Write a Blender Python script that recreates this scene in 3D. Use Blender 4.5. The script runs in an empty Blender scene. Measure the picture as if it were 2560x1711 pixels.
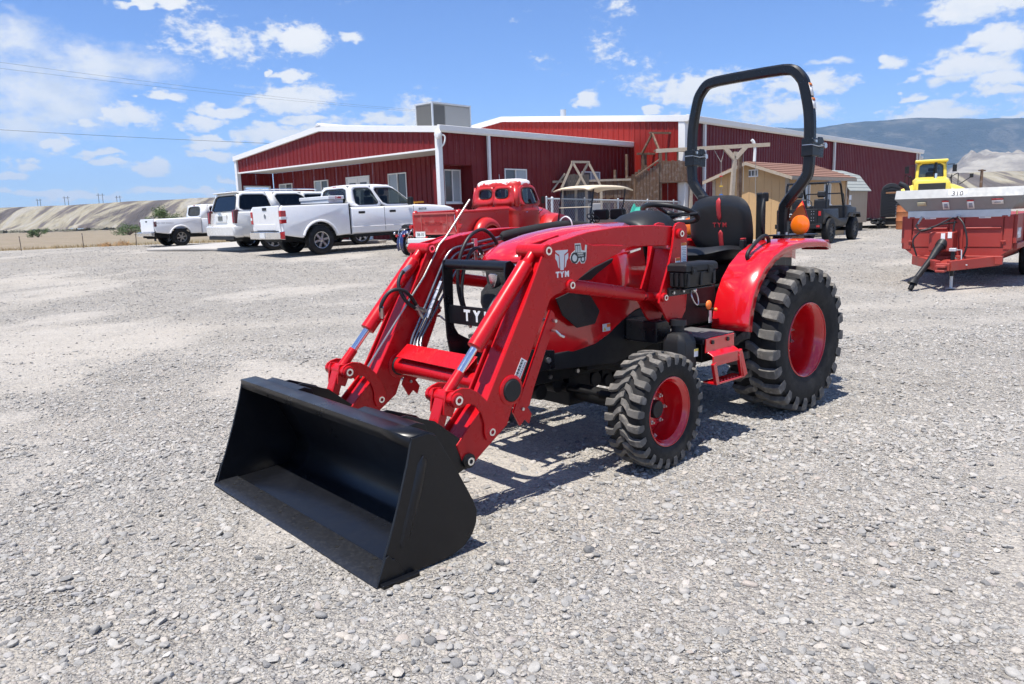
import bpy, bmesh, math, random
import numpy as np
from mathutils import Vector, Matrix, Euler
random.seed(7); RNG = np.random.default_rng(11)
R = math.radians
scene = bpy.context.scene
COL = scene.collection

# ------------------------------------------------------------------ camera
PITCH, ROLL, CAMZ, FPX = R(9.4), R(1.8), 1.48, 1900.0
cam_data = bpy.data.cameras.new('camera'); cam = bpy.data.objects.new('camera', cam_data); COL.objects.link(cam)
fw = Vector((0, math.cos(PITCH), -math.sin(PITCH))); up0 = Vector((0, math.sin(PITCH), math.cos(PITCH))); rt0 = Vector((1, 0, 0))
rt = rt0*math.cos(ROLL) - up0*math.sin(ROLL); up = rt0*math.sin(ROLL) + up0*math.cos(ROLL)
m = Matrix((rt, up, -fw)).transposed().to_4x4(); m.translation = (0, 0, CAMZ)
cam.matrix_world = m
cam_data.sensor_width = 36.0; cam_data.lens = FPX/2560*36; cam_data.clip_start = .05; cam_data.clip_end = 40000
scene.camera = cam

# ------------------------------------------------------------------ sun direction (towards the sun)
TA = .7225                                   # tractor yaw helper: forward = (-cos, -sin)
TF = Vector((-math.cos(TA), -math.sin(TA), 0)); TL = Vector((math.sin(TA), -math.cos(TA), 0))
SUN = (TF*.335 + TL*.025 + Vector((0, 0, 1))).normalized()
SUN_EL = math.asin(SUN.z); SUN_AZ = math.atan2(SUN.x, SUN.y)     # azimuth from +Y towards +X
sd = bpy.data.lights.new('sun', 'SUN'); sun = bpy.data.objects.new('sun', sd); COL.objects.link(sun)
sd.energy = 5.0; sd.angle = R(.53); sd.color = (1.0, .955, .89)
sun.rotation_euler = SUN.to_track_quat('Z', 'Y').to_euler(); sun.location = (0, 0, 60)
scene.view_settings.view_transform = 'Standard'; scene.view_settings.look = 'None'
scene.view_settings.exposure = .53; scene.view_settings.gamma = 1.0

cy = scene.cycles; cy.use_adaptive_sampling = True; cy.adaptive_threshold = .02; cy.max_bounces = 6; cy.diffuse_bounces = 3; cy.glossy_bounces = 3; cy.transmission_bounces = 3; cy.transparent_max_bounces = 10
# ------------------------------------------------------------------ world: sky with fair-weather cumulus
world = bpy.data.worlds.new('World'); scene.world = world; world.use_nodes = True
world.cycles.sampling_method = 'MANUAL'; world.cycles.sample_map_resolution = 256
wn, wl = world.node_tree.nodes, world.node_tree.links
wn.clear()
class NT:                                    # small helper for wiring nodes
    def __init__(s, nodes, links): s.n, s.l = nodes, links
    def new(s, t, **k):
        nd = s.n.new(t)
        for a, v in k.items():
            if a.startswith('i_'):
                key = a[2:]; key = int(key) if key.isdigit() else key
                s.set(nd, key, v)
            else: setattr(nd, a, v)
        return nd
    def set(s, nd, key, v):
        sock = nd.inputs[key]
        if hasattr(v, 'is_output'): s.l.new(v, sock)
        else: sock.default_value = v
    def math(s, op, a, b=0.0, c=None, clamp=False):
        nd = s.n.new('ShaderNodeMath'); nd.operation = op; nd.use_clamp = clamp
        s.set(nd, 0, a); s.set(nd, 1, b)
        if c is not None: s.set(nd, 2, c)
        return nd.outputs[0]
    def vmath(s, op, a, b=(0, 0, 0)):
        nd = s.n.new('ShaderNodeVectorMath'); nd.operation = op; s.set(nd, 0, a); s.set(nd, 1, b)
        return nd.outputs['Value'] if op in ('LENGTH', 'DOT_PRODUCT') else nd.outputs[0]
    def ramp(s, fac, pts, interp='LINEAR'):
        nd = s.n.new('ShaderNodeValToRGB'); cr = nd.color_ramp; cr.interpolation = interp
        while len(cr.elements) < len(pts): cr.elements.new(.5)
        for e, (p, c) in zip(cr.elements, pts):
            e.position = p; e.color = (*c, 1) if len(c) == 3 else c
        s.set(nd, 0, fac); return nd.outputs[0]
    def mix(s, fac, a, b, mode='MIX'):
        nd = s.n.new('ShaderNodeMix'); nd.data_type = 'RGBA'; nd.blend_type = mode
        s.set(nd, 0, fac); s.set(nd, 6, a if hasattr(a, 'is_output') else (*a[:3], 1)); s.set(nd, 7, b if hasattr(b, 'is_output') else (*b[:3], 1))
        return nd.outputs[2]
    def noise(s, vec, scale, detail=4, rough=.55, dist=0.0, color=False):
        nd = s.n.new('ShaderNodeTexNoise'); nd.inputs['Scale'].default_value = scale; nd.inputs['Detail'].default_value = detail
        nd.inputs['Roughness'].default_value = rough; nd.inputs['Distortion'].default_value = dist
        if vec is not None: s.l.new(vec, nd.inputs['Vector'])
        return nd.outputs['Color' if color else 'Fac']
W = NT(wn, wl)
sky = wn.new('ShaderNodeTexSky'); sky.sky_type = 'NISHITA'; sky.sun_disc = False
sky.sun_elevation = SUN_EL; sky.sun_rotation = SUN_AZ
sky.altitude = 1500; sky.air_density = 1.0; sky.dust_density = .3; sky.ozone_density = 2.0
tc = wn.new('ShaderNodeTexCoord')
sep = W.new('ShaderNodeSeparateXYZ', i_0=W.vmath('NORMALIZE', tc.outputs['Generated']))
az = W.math('MULTIPLY', W.math('ARCTAN2', sep.outputs[0], sep.outputs[1]), 180/math.pi)
el = W.math('MULTIPLY', W.math('ARCSINE', sep.outputs[2]), 180/math.pi)
ae = W.new('ShaderNodeCombineXYZ', i_0=az, i_1=el).outputs[0]
aes = W.vmath('MULTIPLY', ae, (1, 1.7, 1))
# cumulus and thin cloud: azimuth, elevation, half widths (degrees)
CUMULUS = [(-23.4, 14.2, 1.69, 0.21), (-14.4, 12.4, 2.22, 0.88), (-10.2, 12.7, 0.67, 0.33), (-15.3, 10.2, 1.08, 0.31), (-16.8, 10.4, 0.21, 0.2), (-14.8, 8.6, 2.87, 0.87), (-19.5, 7.9, 1.95, 0.44), (-23.4, 8.7, 0.93, 0.3), (-25.4, 7.1, 1.44, 0.75), (-21.2, 7.0, 1.53, 0.44), (-16.4, 6.2, 2.44, 0.67), (-20.5, 5.8, 1.81, 0.39), (-20.2, 5.0, 1.43, 0.4), (-8.4, 7.2, 2.15, 0.46), (-13.8, 7.2, 1.24, 0.22), (-24.4, 4.1, 1.23, 0.47), (-27.4, 4.8, 0.93, 0.28), (-26.8, 4.1, 1.13, 0.28), (-31.8, 4.3, 1.18, 0.39), (-29.4, 5.5, 0.98, 0.32), (-28.2, 6.6, 1.0, 0.32), (-32.5, 3.5, 0.84, 0.31), (-19.8, 3.2, 0.65, 0.27), (-29.9, 2.4, 3.66, 0.28), (-23.4, 2.4, 2.79, 0.29), (14.1, 8.5, 2.96, 0.95), (6.4, 8.2, 0.97, 0.43), (10.7, 7.3, 0.51, 0.22), (12.1, 6.9, 0.72, 0.27), (21.0, 8.0, 2.61, 0.56), (20.3, 6.4, 2.65, 0.78), (25.4, 9.3, 0.77, 0.39), (30.3, 8.5, 2.53, 0.77), (32.3, 7.5, 1.33, 0.46), (30.6, 11.8, 2.58, 0.89), (32.4, 9.6, 1.22, 0.59), (28.9, 5.6, 2.84, 0.64), (27.3, 7.1, 0.5, 0.2), (32.3, 6.7, 1.23, 0.28), (33.1, 4.9, 1.22, 0.24)]
VEIL = [(-26.5, 10.4, 4.52, 1.19), (-31.1, 8.9, 3.27, 2.07), (-29.3, 7.6, 3.87, 1.91), (-31.0, 6.6, 2.85, 1.43), (22.1, 9.4, 0.81, 0.25), (-31.4, 11.6, 2.55, 1.34)]

warp = W.noise(aes, .16, 1, .5, color=True)
warp = W.vmath('MULTIPLY', W.vmath('SUBTRACT', warp, (.5, .5, .5)), (3.4, 1.5, 0))
warp = W.vmath('ADD', warp, W.vmath('MULTIPLY', W.vmath('SUBTRACT', W.noise(aes, .55, 2, .6, color=True), (.5, .5, .5)), (2.6, 1.5, 0)))
pos = W.vmath('ADD', ae, warp)
big = W.noise(aes, .30, 3, .62)                                   # billows
fine = W.noise(aes, 1.1, 6, .66)
bill = W.math('ADD', W.math('MULTIPLY', W.math('SUBTRACT', big, .5), 1.5), W.math('MULTIPLY', W.math('SUBTRACT', fine, .5), 1.9))
def cloud_field(lst):
    f = None
    for a, e, ra, re in lst:
        d = W.vmath('LENGTH', W.vmath('MULTIPLY', W.vmath('SUBTRACT', pos, (a, e, 0)), (1/ra, 1/re, 0)))
        f = d if f is None else W.math('SMOOTH_MIN', f, d, .25)
    return f
lowf = W.noise(W.vmath('ADD', aes, (37.0, 11.0, 0)), .075, 2, .5)   # scattered clouds all round the sky
general = W.math('ADD', W.math('MULTIPLY', W.math('SUBTRACT', .70, lowf), 7.5), .35)
field = W.math('SMOOTH_MIN', cloud_field(CUMULUS), general, .2)
body = W.math('SUBTRACT', W.math('ADD', W.math('MULTIPLY', field, -.95), 1.18), W.math('MULTIPLY', bill, -1.0))
cover = W.new('ShaderNodeMapRange', interpolation_type='SMOOTHSTEP', i_0=body, i_1=-.18, i_2=.50).outputs[0]
veil = cloud_field(VEIL)
veilb = W.math('ADD', W.math('MULTIPLY', veil, -.72), W.math('ADD', 1.05, W.math('MULTIPLY', bill, .55)))
veilc = W.math('MULTIPLY', W.new('ShaderNodeMapRange', interpolation_type='SMOOTHSTEP', i_0=veilb, i_1=.0, i_2=1.0).outputs[0], .92)
hazy = W.math('MULTIPLY', W.new('ShaderNodeMapRange', interpolation_type='SMOOTHSTEP', i_0=el, i_1=9.0, i_2=-1.0).outputs[0], .22)
tot = W.math('MAXIMUM', cover, W.math('MAXIMUM', veilc, hazy))
shade = W.math('ADD', W.math('MULTIPLY', W.noise(W.vmath('ADD', aes, (0, 1.1, 0)), .42, 3, .6), 1.1), W.math('MULTIPLY', W.math('MAXIMUM', body, 0.0), .30), clamp=True)
ccol = W.ramp(shade, [(.30, (.74, .80, .90)), (.55, (.90, .93, .97)), (.8, (1.0, 1.0, 1.0))])
bg1 = wn.new('ShaderNodeBackground'); wl.new(W.mix(1.0, sky.outputs[0], (.68, .86, 1.20), 'MULTIPLY'), bg1.inputs[0]); bg1.inputs[1].default_value = .106
bg2 = wn.new('ShaderNodeBackground'); wl.new(ccol, bg2.inputs[0]); bg2.inputs[1].default_value = .70
mixs = wn.new('ShaderNodeMixShader'); wl.new(tot, mixs.inputs[0]); wl.new(bg1.outputs[0], mixs.inputs[1]); wl.new(bg2.outputs[0], mixs.inputs[2])
out = wn.new('ShaderNodeOutputWorld'); wl.new(mixs.outputs[0], out.inputs[0])

# ------------------------------------------------------------------ materials
MATS = {}
def mat(name, col, rough=.5, metal=0.0, var=.06, vscale=6.0, bump=0.0, bscale=60.0, coat=0.0, dirt=None, dscale=3.0, damt=.5, spec=.5, rvar=.08):
    """procedural painted/plain surface: colour breakup, roughness breakup, optional dust and fine relief"""
    if name in MATS: return MATS[name]
    mt = bpy.data.materials.new(name); mt.use_nodes = True
    N = NT(mt.node_tree.nodes, mt.node_tree.links); bs = mt.node_tree.nodes['Principled BSDF']
    tc = N.new('ShaderNodeTexCoord').outputs['Object']
    n1 = N.noise(tc, vscale, 5, .6)
    c = N.mix(n1, tuple(x*(1-var) for x in col), tuple(min(1, x*(1+var)) for x in col))
    if dirt:
        n2 = N.noise(tc, dscale, 8, .65)
        f = N.new('ShaderNodeMapRange', i_0=n2, i_1=.5, i_2=.75, i_3=0.0, i_4=damt).outputs[0]
        c = N.mix(f, c, dirt)
    mt.node_tree.links.new(c, bs.inputs['Base Color'])
    r = N.new('ShaderNodeMapRange', i_0=N.noise(tc, vscale*2.3, 6, .6), i_1=.3, i_2=.7, i_3=max(.02, rough-rvar), i_4=min(1, rough+rvar)).outputs[0]
    mt.node_tree.links.new(r, bs.inputs['Roughness'])
    bs.inputs['Metallic'].default_value = metal; bs.inputs['Coat Weight'].default_value = coat
    bs.inputs['Coat Roughness'].default_value = .035; bs.inputs['Specular IOR Level'].default_value = spec
    if bump:
        b = N.new('ShaderNodeBump', i_0=bump, i_1=.01); N.l.new(N.noise(tc, bscale, 5, .6), b.inputs['Height'])
        N.l.new(b.outputs[0], bs.inputs['Normal'])
    MATS[name] = mt; return mt
def glass(name, tint, rough=.02, opac=.0):
    if name in MATS: return MATS[name]
    mt = bpy.data.materials.new(name); mt.use_nodes = True; n = mt.node_tree.nodes; l = mt.node_tree.links
    for nd in list(n):
        if nd.type == 'BSDF_PRINCIPLED': n.remove(nd)
    o = [x for x in n if x.type == 'OUTPUT_MATERIAL'][0]
    t = n.new('ShaderNodeBsdfTransparent'); t.inputs[0].default_value = (*tint, 1)
    g = n.new('ShaderNodeBsdfGlossy'); g.inputs['Roughness'].default_value = rough
    fr = n.new('ShaderNodeLayerWeight'); fr.inputs[0].default_value = .5
    pw = n.new('ShaderNodeMath'); pw.operation = 'POWER'; l.new(fr.outputs['Facing'], pw.inputs[0]); pw.inputs[1].default_value = 4.0
    ad = n.new('ShaderNodeMath'); ad.operation = 'MULTIPLY_ADD'; l.new(pw.outputs[0], ad.inputs[0]); ad.inputs[1].default_value = .8; ad.inputs[2].default_value = .045
    mx = n.new('ShaderNodeMixShader'); l.new(ad.outputs[0], mx.inputs[0]); l.new(t.outputs[0], mx.inputs[1]); l.new(g.outputs[0], mx.inputs[2])
    l.new(mx.outputs[0], o.inputs[0]); MATS[name] = mt; return mt
RED = (.60, .006, .012)
red = mat('tractor_red', RED, .20, coat=1.0, var=.03, vscale=3, dirt=(.45, .09, .075), dscale=9, damt=.05, rvar=.05)
redm = mat('loader_red', (.52, .006, .011), .30, spec=.32, coat=.12, var=.04, dirt=(.42, .06, .05), dscale=4, damt=.06)
blk = mat('black_paint', (.007, .008, .0105), .30, var=.2, vscale=4, dirt=(.05, .048, .045), dscale=9, damt=.12, spec=.4)
blkbucket = mat('bucket_black', (.0058, .0064, .0085), .32, var=.15, vscale=2, dirt=(.035, .035, .035), dscale=34, damt=.14, bump=.015, bscale=60, rvar=.06, spec=.38)
blkp = mat('black_plastic', (.011, .0115, .013), .50, spec=.4, var=.15, bump=.08, bscale=260, dirt=(.09, .085, .08), damt=.15)
blkd = mat('underbody_black', (.006, .006, .0065), .55, spec=.3, var=.3, dirt=(.06, .056, .05), damt=.35)
vinyl = mat('seat_vinyl', (.014, .0145, .016), .40, var=.12, bump=.10, bscale=320)
rub = mat('tyre_rubber', (.012, .012, .013), .66, spec=.25, var=.2, vscale=8, dirt=(.15, .14, .125), dscale=5, damt=.22, bump=.12, bscale=90)
rubd = mat('dusty_lug_rubber', (.125, .118, .108), .85, spec=.2, var=.4, vscale=14, dirt=(.32, .295, .26), dscale=16, damt=.9, bump=.15, bscale=70)
chrome = mat('chrome', (.82, .83, .85), .10, metal=1.0, var=.03)
steel = mat('zinc_steel', (.60, .60, .60), .32, metal=1.0, var=.1, vscale=20)
pipe = mat('grey_pipe', (.28, .29, .31), .30, metal=.9, var=.08)
hose = mat('hose_rubber', (.018, .018, .020), .48, var=.15, bump=.05, bscale=300)
white_dec = mat('white_print', (.80, .80, .79), .45, var=.03)
redprint = mat('red_print', (.45, .03, .035), .5, var=.05)
orange = mat('amber_lens', (.85, .18, .008), .18, coat=.5, var=.05)
orange_fl = mat('orange_reflective', (.98, .22, .04), .4, var=.04)
wpaint = mat('white_car_paint', (.78, .78, .775), .22, coat=.8, var=.015, dirt=(.55, .53, .50), dscale=4, damt=.12)
wpaint2 = mat('white_pearl_paint', (.74, .73, .69), .24, coat=.8, var=.015, dirt=(.5, .47, .42), dscale=4, damt=.15)
gl_dark = glass('tinted_glass', (.05, .055, .06)); gl_mid = glass('vehicle_glass', (.42, .46, .45)); gl_clear = glass('window_glass', (.80, .84, .85))
gl_priv = glass('privacy_glass', (.012, .013, .015))
inter = mat('dark_interior', (.03, .03, .032), .8)
yellow = mat('loader_yellow', (.84, .66, .09), .38, coat=.2, var=.06, dirt=(.5, .38, .12), damt=.3)
wood = mat('weathered_wood', (.15, .088, .052), .85, var=.45, vscale=14, bump=.3, bscale=40, dirt=(.36, .32, .28), dscale=6, damt=.6)
woodl = mat('pale_weathered_wood', (.40, .33, .25), .85, var=.3, vscale=14, bump=.3, bscale=40, dirt=(.45, .42, .38), dscale=6, damt=.5)
galv = mat('galvanised_steel', (.58, .60, .61), .42, metal=.35, var=.14, vscale=9, dirt=(.42, .41, .38), damt=.25)
whitetrim = mat('white_trim', (.76, .76, .74), .5, var=.04, dirt=(.5, .48, .44), damt=.18)
concrete = mat('concrete', (.42, .40, .37), .9, var=.14, vscale=3, bump=.15, bscale=60, dirt=(.30, .28, .25), dscale=1.2, damt=.3)
plasticgreen = mat('green_plastic', (.04, .33, .24), .4)
alloy = mat('alloy_wheel', (.50, .50, .51), .28, metal=.85, var=.08)

# ------------------------------------------------------------------ mesh builder
class MB:
    def __init__(s): s.v, s.f = [], []
    def add(s, vs, fs):
        o = len(s.v); s.v.extend([tuple(map(float, p)) for p in vs]); s.f.extend([tuple(i+o for i in f) for f in fs]); return s
    def box(s, x0, x1, y0, y1, z0, z1, M=None):
        vs = [(x, y, z) for z in (z0, z1) for y in (y0, y1) for x in (x0, x1)]
        if M is not None: vs = [M @ Vector(p) for p in vs]
        return s.add(vs, [(0, 2, 3, 1), (4, 5, 7, 6), (0, 1, 5, 4), (2, 6, 7, 3), (0, 4, 6, 2), (1, 3, 7, 5)])
    def bar(s, p0, p1, w, h, upv=(0, 0, 1)):          # rectangular bar between two points
        p0, p1 = Vector(p0), Vector(p1); d = (p1-p0).normalized(); u = Vector(upv)
        if abs(d.dot(u)) > .98: u = Vector((1, 0, 0))
        sd = d.cross(u).normalized(); u = sd.cross(d)
        vs = [p + sd*a*w/2 + u*b*h/2 for p in (p0, p1) for a, b in ((-1, -1), (1, -1), (1, 1), (-1, 1))]
        return s.add(vs, [(0, 3, 2, 1), (4, 5, 6, 7)] + [(i, (i+1) % 4, 4+(i+1) % 4, 4+i) for i in range(4)])
    def prism(s, poly, axis, a, b):
        n = len(poly)
        mk = {'y': lambda p, t: (p[0], t, p[1]), 'x': lambda p, t: (t, p[0], p[1]), 'z': lambda p, t: (p[0], p[1], t)}[axis]
        vs = [mk(p, a) for p in poly] + [mk(p, b) for p in poly]
        return s.add(vs, [tuple(range(n)), tuple(reversed(range(n, 2*n)))] + [(i, n+i, n+(i+1) % n, (i+1) % n) for i in range(n)])
    def cyl(s, p0, p1, r0, r1=None, n=16):
        r1 = r0 if r1 is None else r1
        return s.tube([p0, p1], [r0, r1], n)
    def frames(s, pts, closed=False):
        pts = [Vector(p) for p in pts]; n = len(pts); T = []
        for i in range(n):
            a = pts[i-1] if (i or closed) else pts[0]; b = pts[(i+1) % n] if (i < n-1 or closed) else pts[-1]
            T.append((b-a).normalized())
        u = Vector((0, 0, 1)) if abs(T[0].z) < .9 else Vector((1, 0, 0)); u = (u - T[0]*u.dot(T[0])).normalized()
        F = []
        for t in T:
            u = (u - t*u.dot(t)); u = u.normalized() if u.length > 1e-6 else t.orthogonal().normalized()
            F.append((u, t.cross(u)))
        return pts, F
    def tube(s, pts, r, n=10, closed=False, caps=True):
        P, F = s.frames(pts, closed); k = len(P); rr = r if isinstance(r, (list, tuple)) else [r]*k
        vs = [P[i] + (F[i][0]*math.cos(2*math.pi*j/n) + F[i][1]*math.sin(2*math.pi*j/n))*rr[i] for i in range(k) for j in range(n)]
        fs = [(i*n+j, ((i+1) % k)*n+j, ((i+1) % k)*n+(j+1) % n, i*n+(j+1) % n) for i in range(k if closed else k-1) for j in range(n)]
        if caps and not closed: fs += [tuple(range(n)), tuple(reversed(range((k-1)*n, k*n)))]
        return s.add(vs, fs)
    def rsweep(s, pts, w, h, ref, ch=.25, closed=False):   # rounded-rect section swept; ref = fixed side direction
        P = [Vector(p) for p in pts]; n = len(P); ref = Vector(ref); sec = []
        c = min(w, h)*ch
        for sx, sy in ((1, 1), (-1, 1), (-1, -1), (1, -1)):
            a = (sx*(w/2), sy*(h/2-c)); b = (sx*(w/2-c), sy*(h/2))
            sec += [a, b] if sx*sy > 0 else [b, a]
        m = len(sec); vs = []
        for i in range(n):
            a = P[max(i-1, 0)]; b = P[min(i+1, n-1)]; t = (b-a).normalized(); u = (ref - t*ref.dot(t)).normalized(); q = t.cross(u)
            vs += [P[i] + u*x + q*y for x, y in sec]
        fs = [(i*m+j, (i+1)*m+j, (i+1)*m+(j+1) % m, i*m+(j+1) % m) for i in range(n-1) for j in range(m)]
        fs += [tuple(range(m)), tuple(reversed(range((n-1)*m, n*m)))]
        return s.add(vs, fs)
    def lathe(s, prof, c=(0, 0, 0), axis='y', n=32, closed=False):   # prof: (radius, offset along axis)
        vs = []; k = len(prof)
        for r, h in prof:
            for j in range(n):
                t = 2*math.pi*j/n; a, b = r*math.cos(t), r*math.sin(t)
                vs.append({'y': (c[0]+a, c[1]+h, c[2]+b), 'x': (c[0]+h, c[1]+a, c[2]+b), 'z': (c[0]+a, c[1]+b, c[2]+h)}[axis])
        fs = [(i*n+j, i*n+(j+1) % n, ((i+1) % k)*n+(j+1) % n, ((i+1) % k)*n+j) for i in range(k if closed else k-1) for j in range(n)]
        return s.add(vs, fs)
    def grid(s, rows, closed=False):                    # rows of points -> quads
        n = len(rows[0]); vs = [p for r in rows for p in r]
        return s.add(vs, [(i*n+j, i*n+(j+1) % n, (i+1)*n+(j+1) % n, (i+1)*n+j) for i in range(len(rows)-1) for j in range(n if closed else n-1)])
    def loft(s, rings, caps=True):                      # closed rings
        n = len(rings[0]); o = len(s.v); s.grid(rings, True)
        if caps: s.f += [tuple(range(o, o+n)), tuple(reversed(range(o+(len(rings)-1)*n, o+len(rings)*n)))]
        return s
    def ball(s, c, r, n=12, m=8):
        r = (r, r, r) if not isinstance(r, (list, tuple)) else r
        rings = [[(c[0]+r[0]*math.sin(R(180)*i/m+.0)*math.cos(2*math.pi*j/n), c[1]+r[1]*math.sin(math.pi*i/m)*math.sin(2*math.pi*j/n), c[2]+r[2]*math.cos(math.pi*i/m)) for j in range(n)] for i in range(m+1)]
        return s.grid(rings, True)
    def xf(s, M):
        s.v = [tuple(M @ Vector(p)) for p in s.v]; return s
    def mirror(s):                                      # reflect y
        q = MB(); q.v = [(x, -y, z) for x, y, z in s.v]; q.f = [tuple(reversed(f)) for f in s.f]; return q
    def mesh(s, name):
        me = bpy.data.meshes.new(name); me.from_pydata(s.v, [], s.f)
        bm = bmesh.new(); bm.from_mesh(me); bmesh.ops.remove_doubles(bm, verts=bm.verts, dist=1e-5)
        bmesh.ops.recalc_face_normals(bm, faces=bm.faces); bm.to_mesh(me); bm.free()
        me.polygons.foreach_set('use_smooth', [True]*len(me.polygons)); me.set_sharp_from_angle(angle=R(38))
        return me
def obj(name, me, mt=None, parent=None, loc=None, rot=None):
    o = bpy.data.objects.new(name, me); COL.objects.link(o)
    if mt is not None and me is not None:
        me.materials.clear(); me.materials.append(mt)
    if parent is not None: o.parent = parent
    if loc is not None: o.location = loc
    if rot is not None: o.rotation_euler = rot
    return o
def part(name, mb, mt, parent=None, bevel=0, seg=2, loc=None, rot=None, solid=0):
    o = obj(name, mb.mesh(name), mt, parent, loc, rot)
    if solid:
        md = o.modifiers.new('thickness', 'SOLIDIFY'); md.thickness = solid; md.offset = 0
    if bevel:
        md = o.modifiers.new('edge', 'BEVEL'); md.width = bevel; md.segments = seg; md.limit_method = 'ANGLE'; md.angle_limit = R(40); md.harden_normals = True
    return o
def tag(o, label=None, cat=None, group=None, kind=None):
    for k, v in (('label', label), ('category', cat), ('group', group), ('kind', kind)):
        if v: o[k] = v
    return o
def thing(name, label, cat, loc=(0, 0, 0), rz=0, group=None, rx=0, ry=0):
    o = bpy.data.objects.new(name, None); COL.objects.link(o); o.location = loc; o.rotation_euler = (rx, ry, rz); o.empty_display_size = .2
    return tag(o, label, cat, group)
def copy_tree(o, parent=None):
    c = o.copy(); COL.objects.link(c)
    if parent is not None: c.parent = parent
    for ch in list(o.children): copy_tree(ch, c)
    return c
def text(name, s, size, mt, parent, org, xd, ud, ext=.001, bold=.0, spacing=1.0, align='CENTER'):
    cu = bpy.data.curves.new(name, 'FONT'); cu.body = s; cu.size = size; cu.extrude = ext; cu.offset = bold; cu.space_character = spacing
    cu.align_x = align; cu.align_y = 'CENTER'; cu.resolution_u = 3
    t = bpy.data.objects.new(name, cu); COL.objects.link(t); dg = bpy.context.evaluated_depsgraph_get()
    me = bpy.data.meshes.new_from_object(t.evaluated_get(dg)); bpy.data.objects.remove(t); bpy.data.curves.remove(cu)
    xd, ud = Vector(xd).normalized(), Vector(ud).normalized(); zd = xd.cross(ud).normalized(); ud = zd.cross(xd)
    M = Matrix((xd, ud, zd)).transposed().to_4x4(); M.translation = Vector(org); me.transform(M)
    me.name = name; return obj(name, me, mt, parent)
def smooth_pts(pts, n=8):                              # Catmull-Rom
    P = [Vector(p) for p in pts]; P = [P[0]*2-P[1]] + P + [P[-1]*2-P[-2]]; o = []
    for i in range(1, len(P)-2):
        a, b, c, d = P[i-1:i+3]
        for k in range(n):
            t = k/n; o.append(.5*((2*b) + (c-a)*t + (2*a-5*b+4*c-d)*t*t + (3*b-a-3*c+d)*t**3))
    return o + [P[-2]]
def fillet(pts, r, n=6):                               # polyline with rounded corners
    P = [Vector(p) for p in pts]; o = [P[0]]
    for i in range(1, len(P)-1):
        a, b, c = P[i-1:i+2]; d1 = (a-b); d2 = (c-b); k = min(r, d1.length*.49, d2.length*.49); q1 = b+d1.normalized()*k; q2 = b+d2.normalized()*k
        for j in range(n+1):
            t = j/n; o.append(q1*(1-t)**2 + b*2*t*(1-t) + q2*t*t)
    return o + [P[-1]]
def sst(t): t = np.clip(t, 0, 1); return t*t*(3-2*t)
def ground_z(x, y):
    x = np.asarray(x, float); y = np.asarray(y, float)
    a = x/np.maximum(y, 4.0)
    k = 1-.45*sst((a+.05)/.35)
    k = k*(1-.25*sst((-a-.48)/.22))
    t = np.clip((y-7.0)/19.0, 0, 1); t = t - .08*np.sin(2*np.pi*t)/1.0*.5
    g = .66*t*k
    drop = np.clip((y-36)/28, 0, 1)*.80*sst((-a-.20)/.15)
    return g-drop
def gz(x, y): return float(ground_z(x, y))

# ------------------------------------------------------------------ ground, field, far terrain
def vnoise(x, y, seed=0):                              # smooth value noise on arrays
    x = np.asarray(x, float); y = np.asarray(y, float)
    xi, yi = np.floor(x).astype(np.int64), np.floor(y).astype(np.int64); fx, fy = x-xi, y-yi
    fx, fy = fx*fx*(3-2*fx), fy*fy*(3-2*fy)
    def h(a, b):
        n = (a*374761393 + b*668265263 + seed*1442695041) & 0xffffffff
        n = ((n ^ (n >> 13))*1274126177) & 0xffffffff
        return ((n ^ (n >> 16)) & 0xffff)/65535.0
    return (h(xi, yi)*(1-fx)+h(xi+1, yi)*fx)*(1-fy) + (h(xi, yi+1)*(1-fx)+h(xi+1, yi+1)*fx)*fy
def fbm(x, y, o=5, seed=0, g=.5):
    s = 0; a = 1; t = 0
    for i in range(o): s = s + a*vnoise(x*2**i, y*2**i, seed+i); t += a; a *= g
    return s/t
def sheet(name, X, Y, Z, mt):                          # X,Y,Z 2-D arrays
    n, k = X.shape; me = bpy.data.meshes.new(name)
    v = np.stack([X, Y, Z], -1).reshape(-1, 3)
    i = np.arange(n*k).reshape(n, k); f = np.stack([i[:-1, :-1], i[:-1, 1:], i[1:, 1:], i[1:, :-1]], -1).reshape(-1, 4)
    me.from_pydata(v.tolist(), [], f.tolist()); me.polygons.foreach_set('use_smooth', [True]*len(me.polygons))
    return obj(name, me, mt)
def ground_mat(name, cols, scale, bumps, rough=.95):
    mt = bpy.data.materials.new(name); mt.use_nodes = True; N = NT(mt.node_tree.nodes, mt.node_tree.links); bs = mt.node_tree.nodes['Principled BSDF']
    tc = N.new('ShaderNodeTexCoord').outputs['Object']
    c = N.ramp(N.noise(tc, scale, 8, .6), [(.3, cols[0]), (.5, cols[1]), (.72, cols[2])])
    big = N.noise(tc, scale*.12, 4, .5)
    c = N.mix(N.new('ShaderNodeMapRange', i_0=big, i_1=.42, i_2=.66, i_3=0.0, i_4=.55).outputs[0], c, cols[3])
    return mt, N, bs, tc, c
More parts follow.
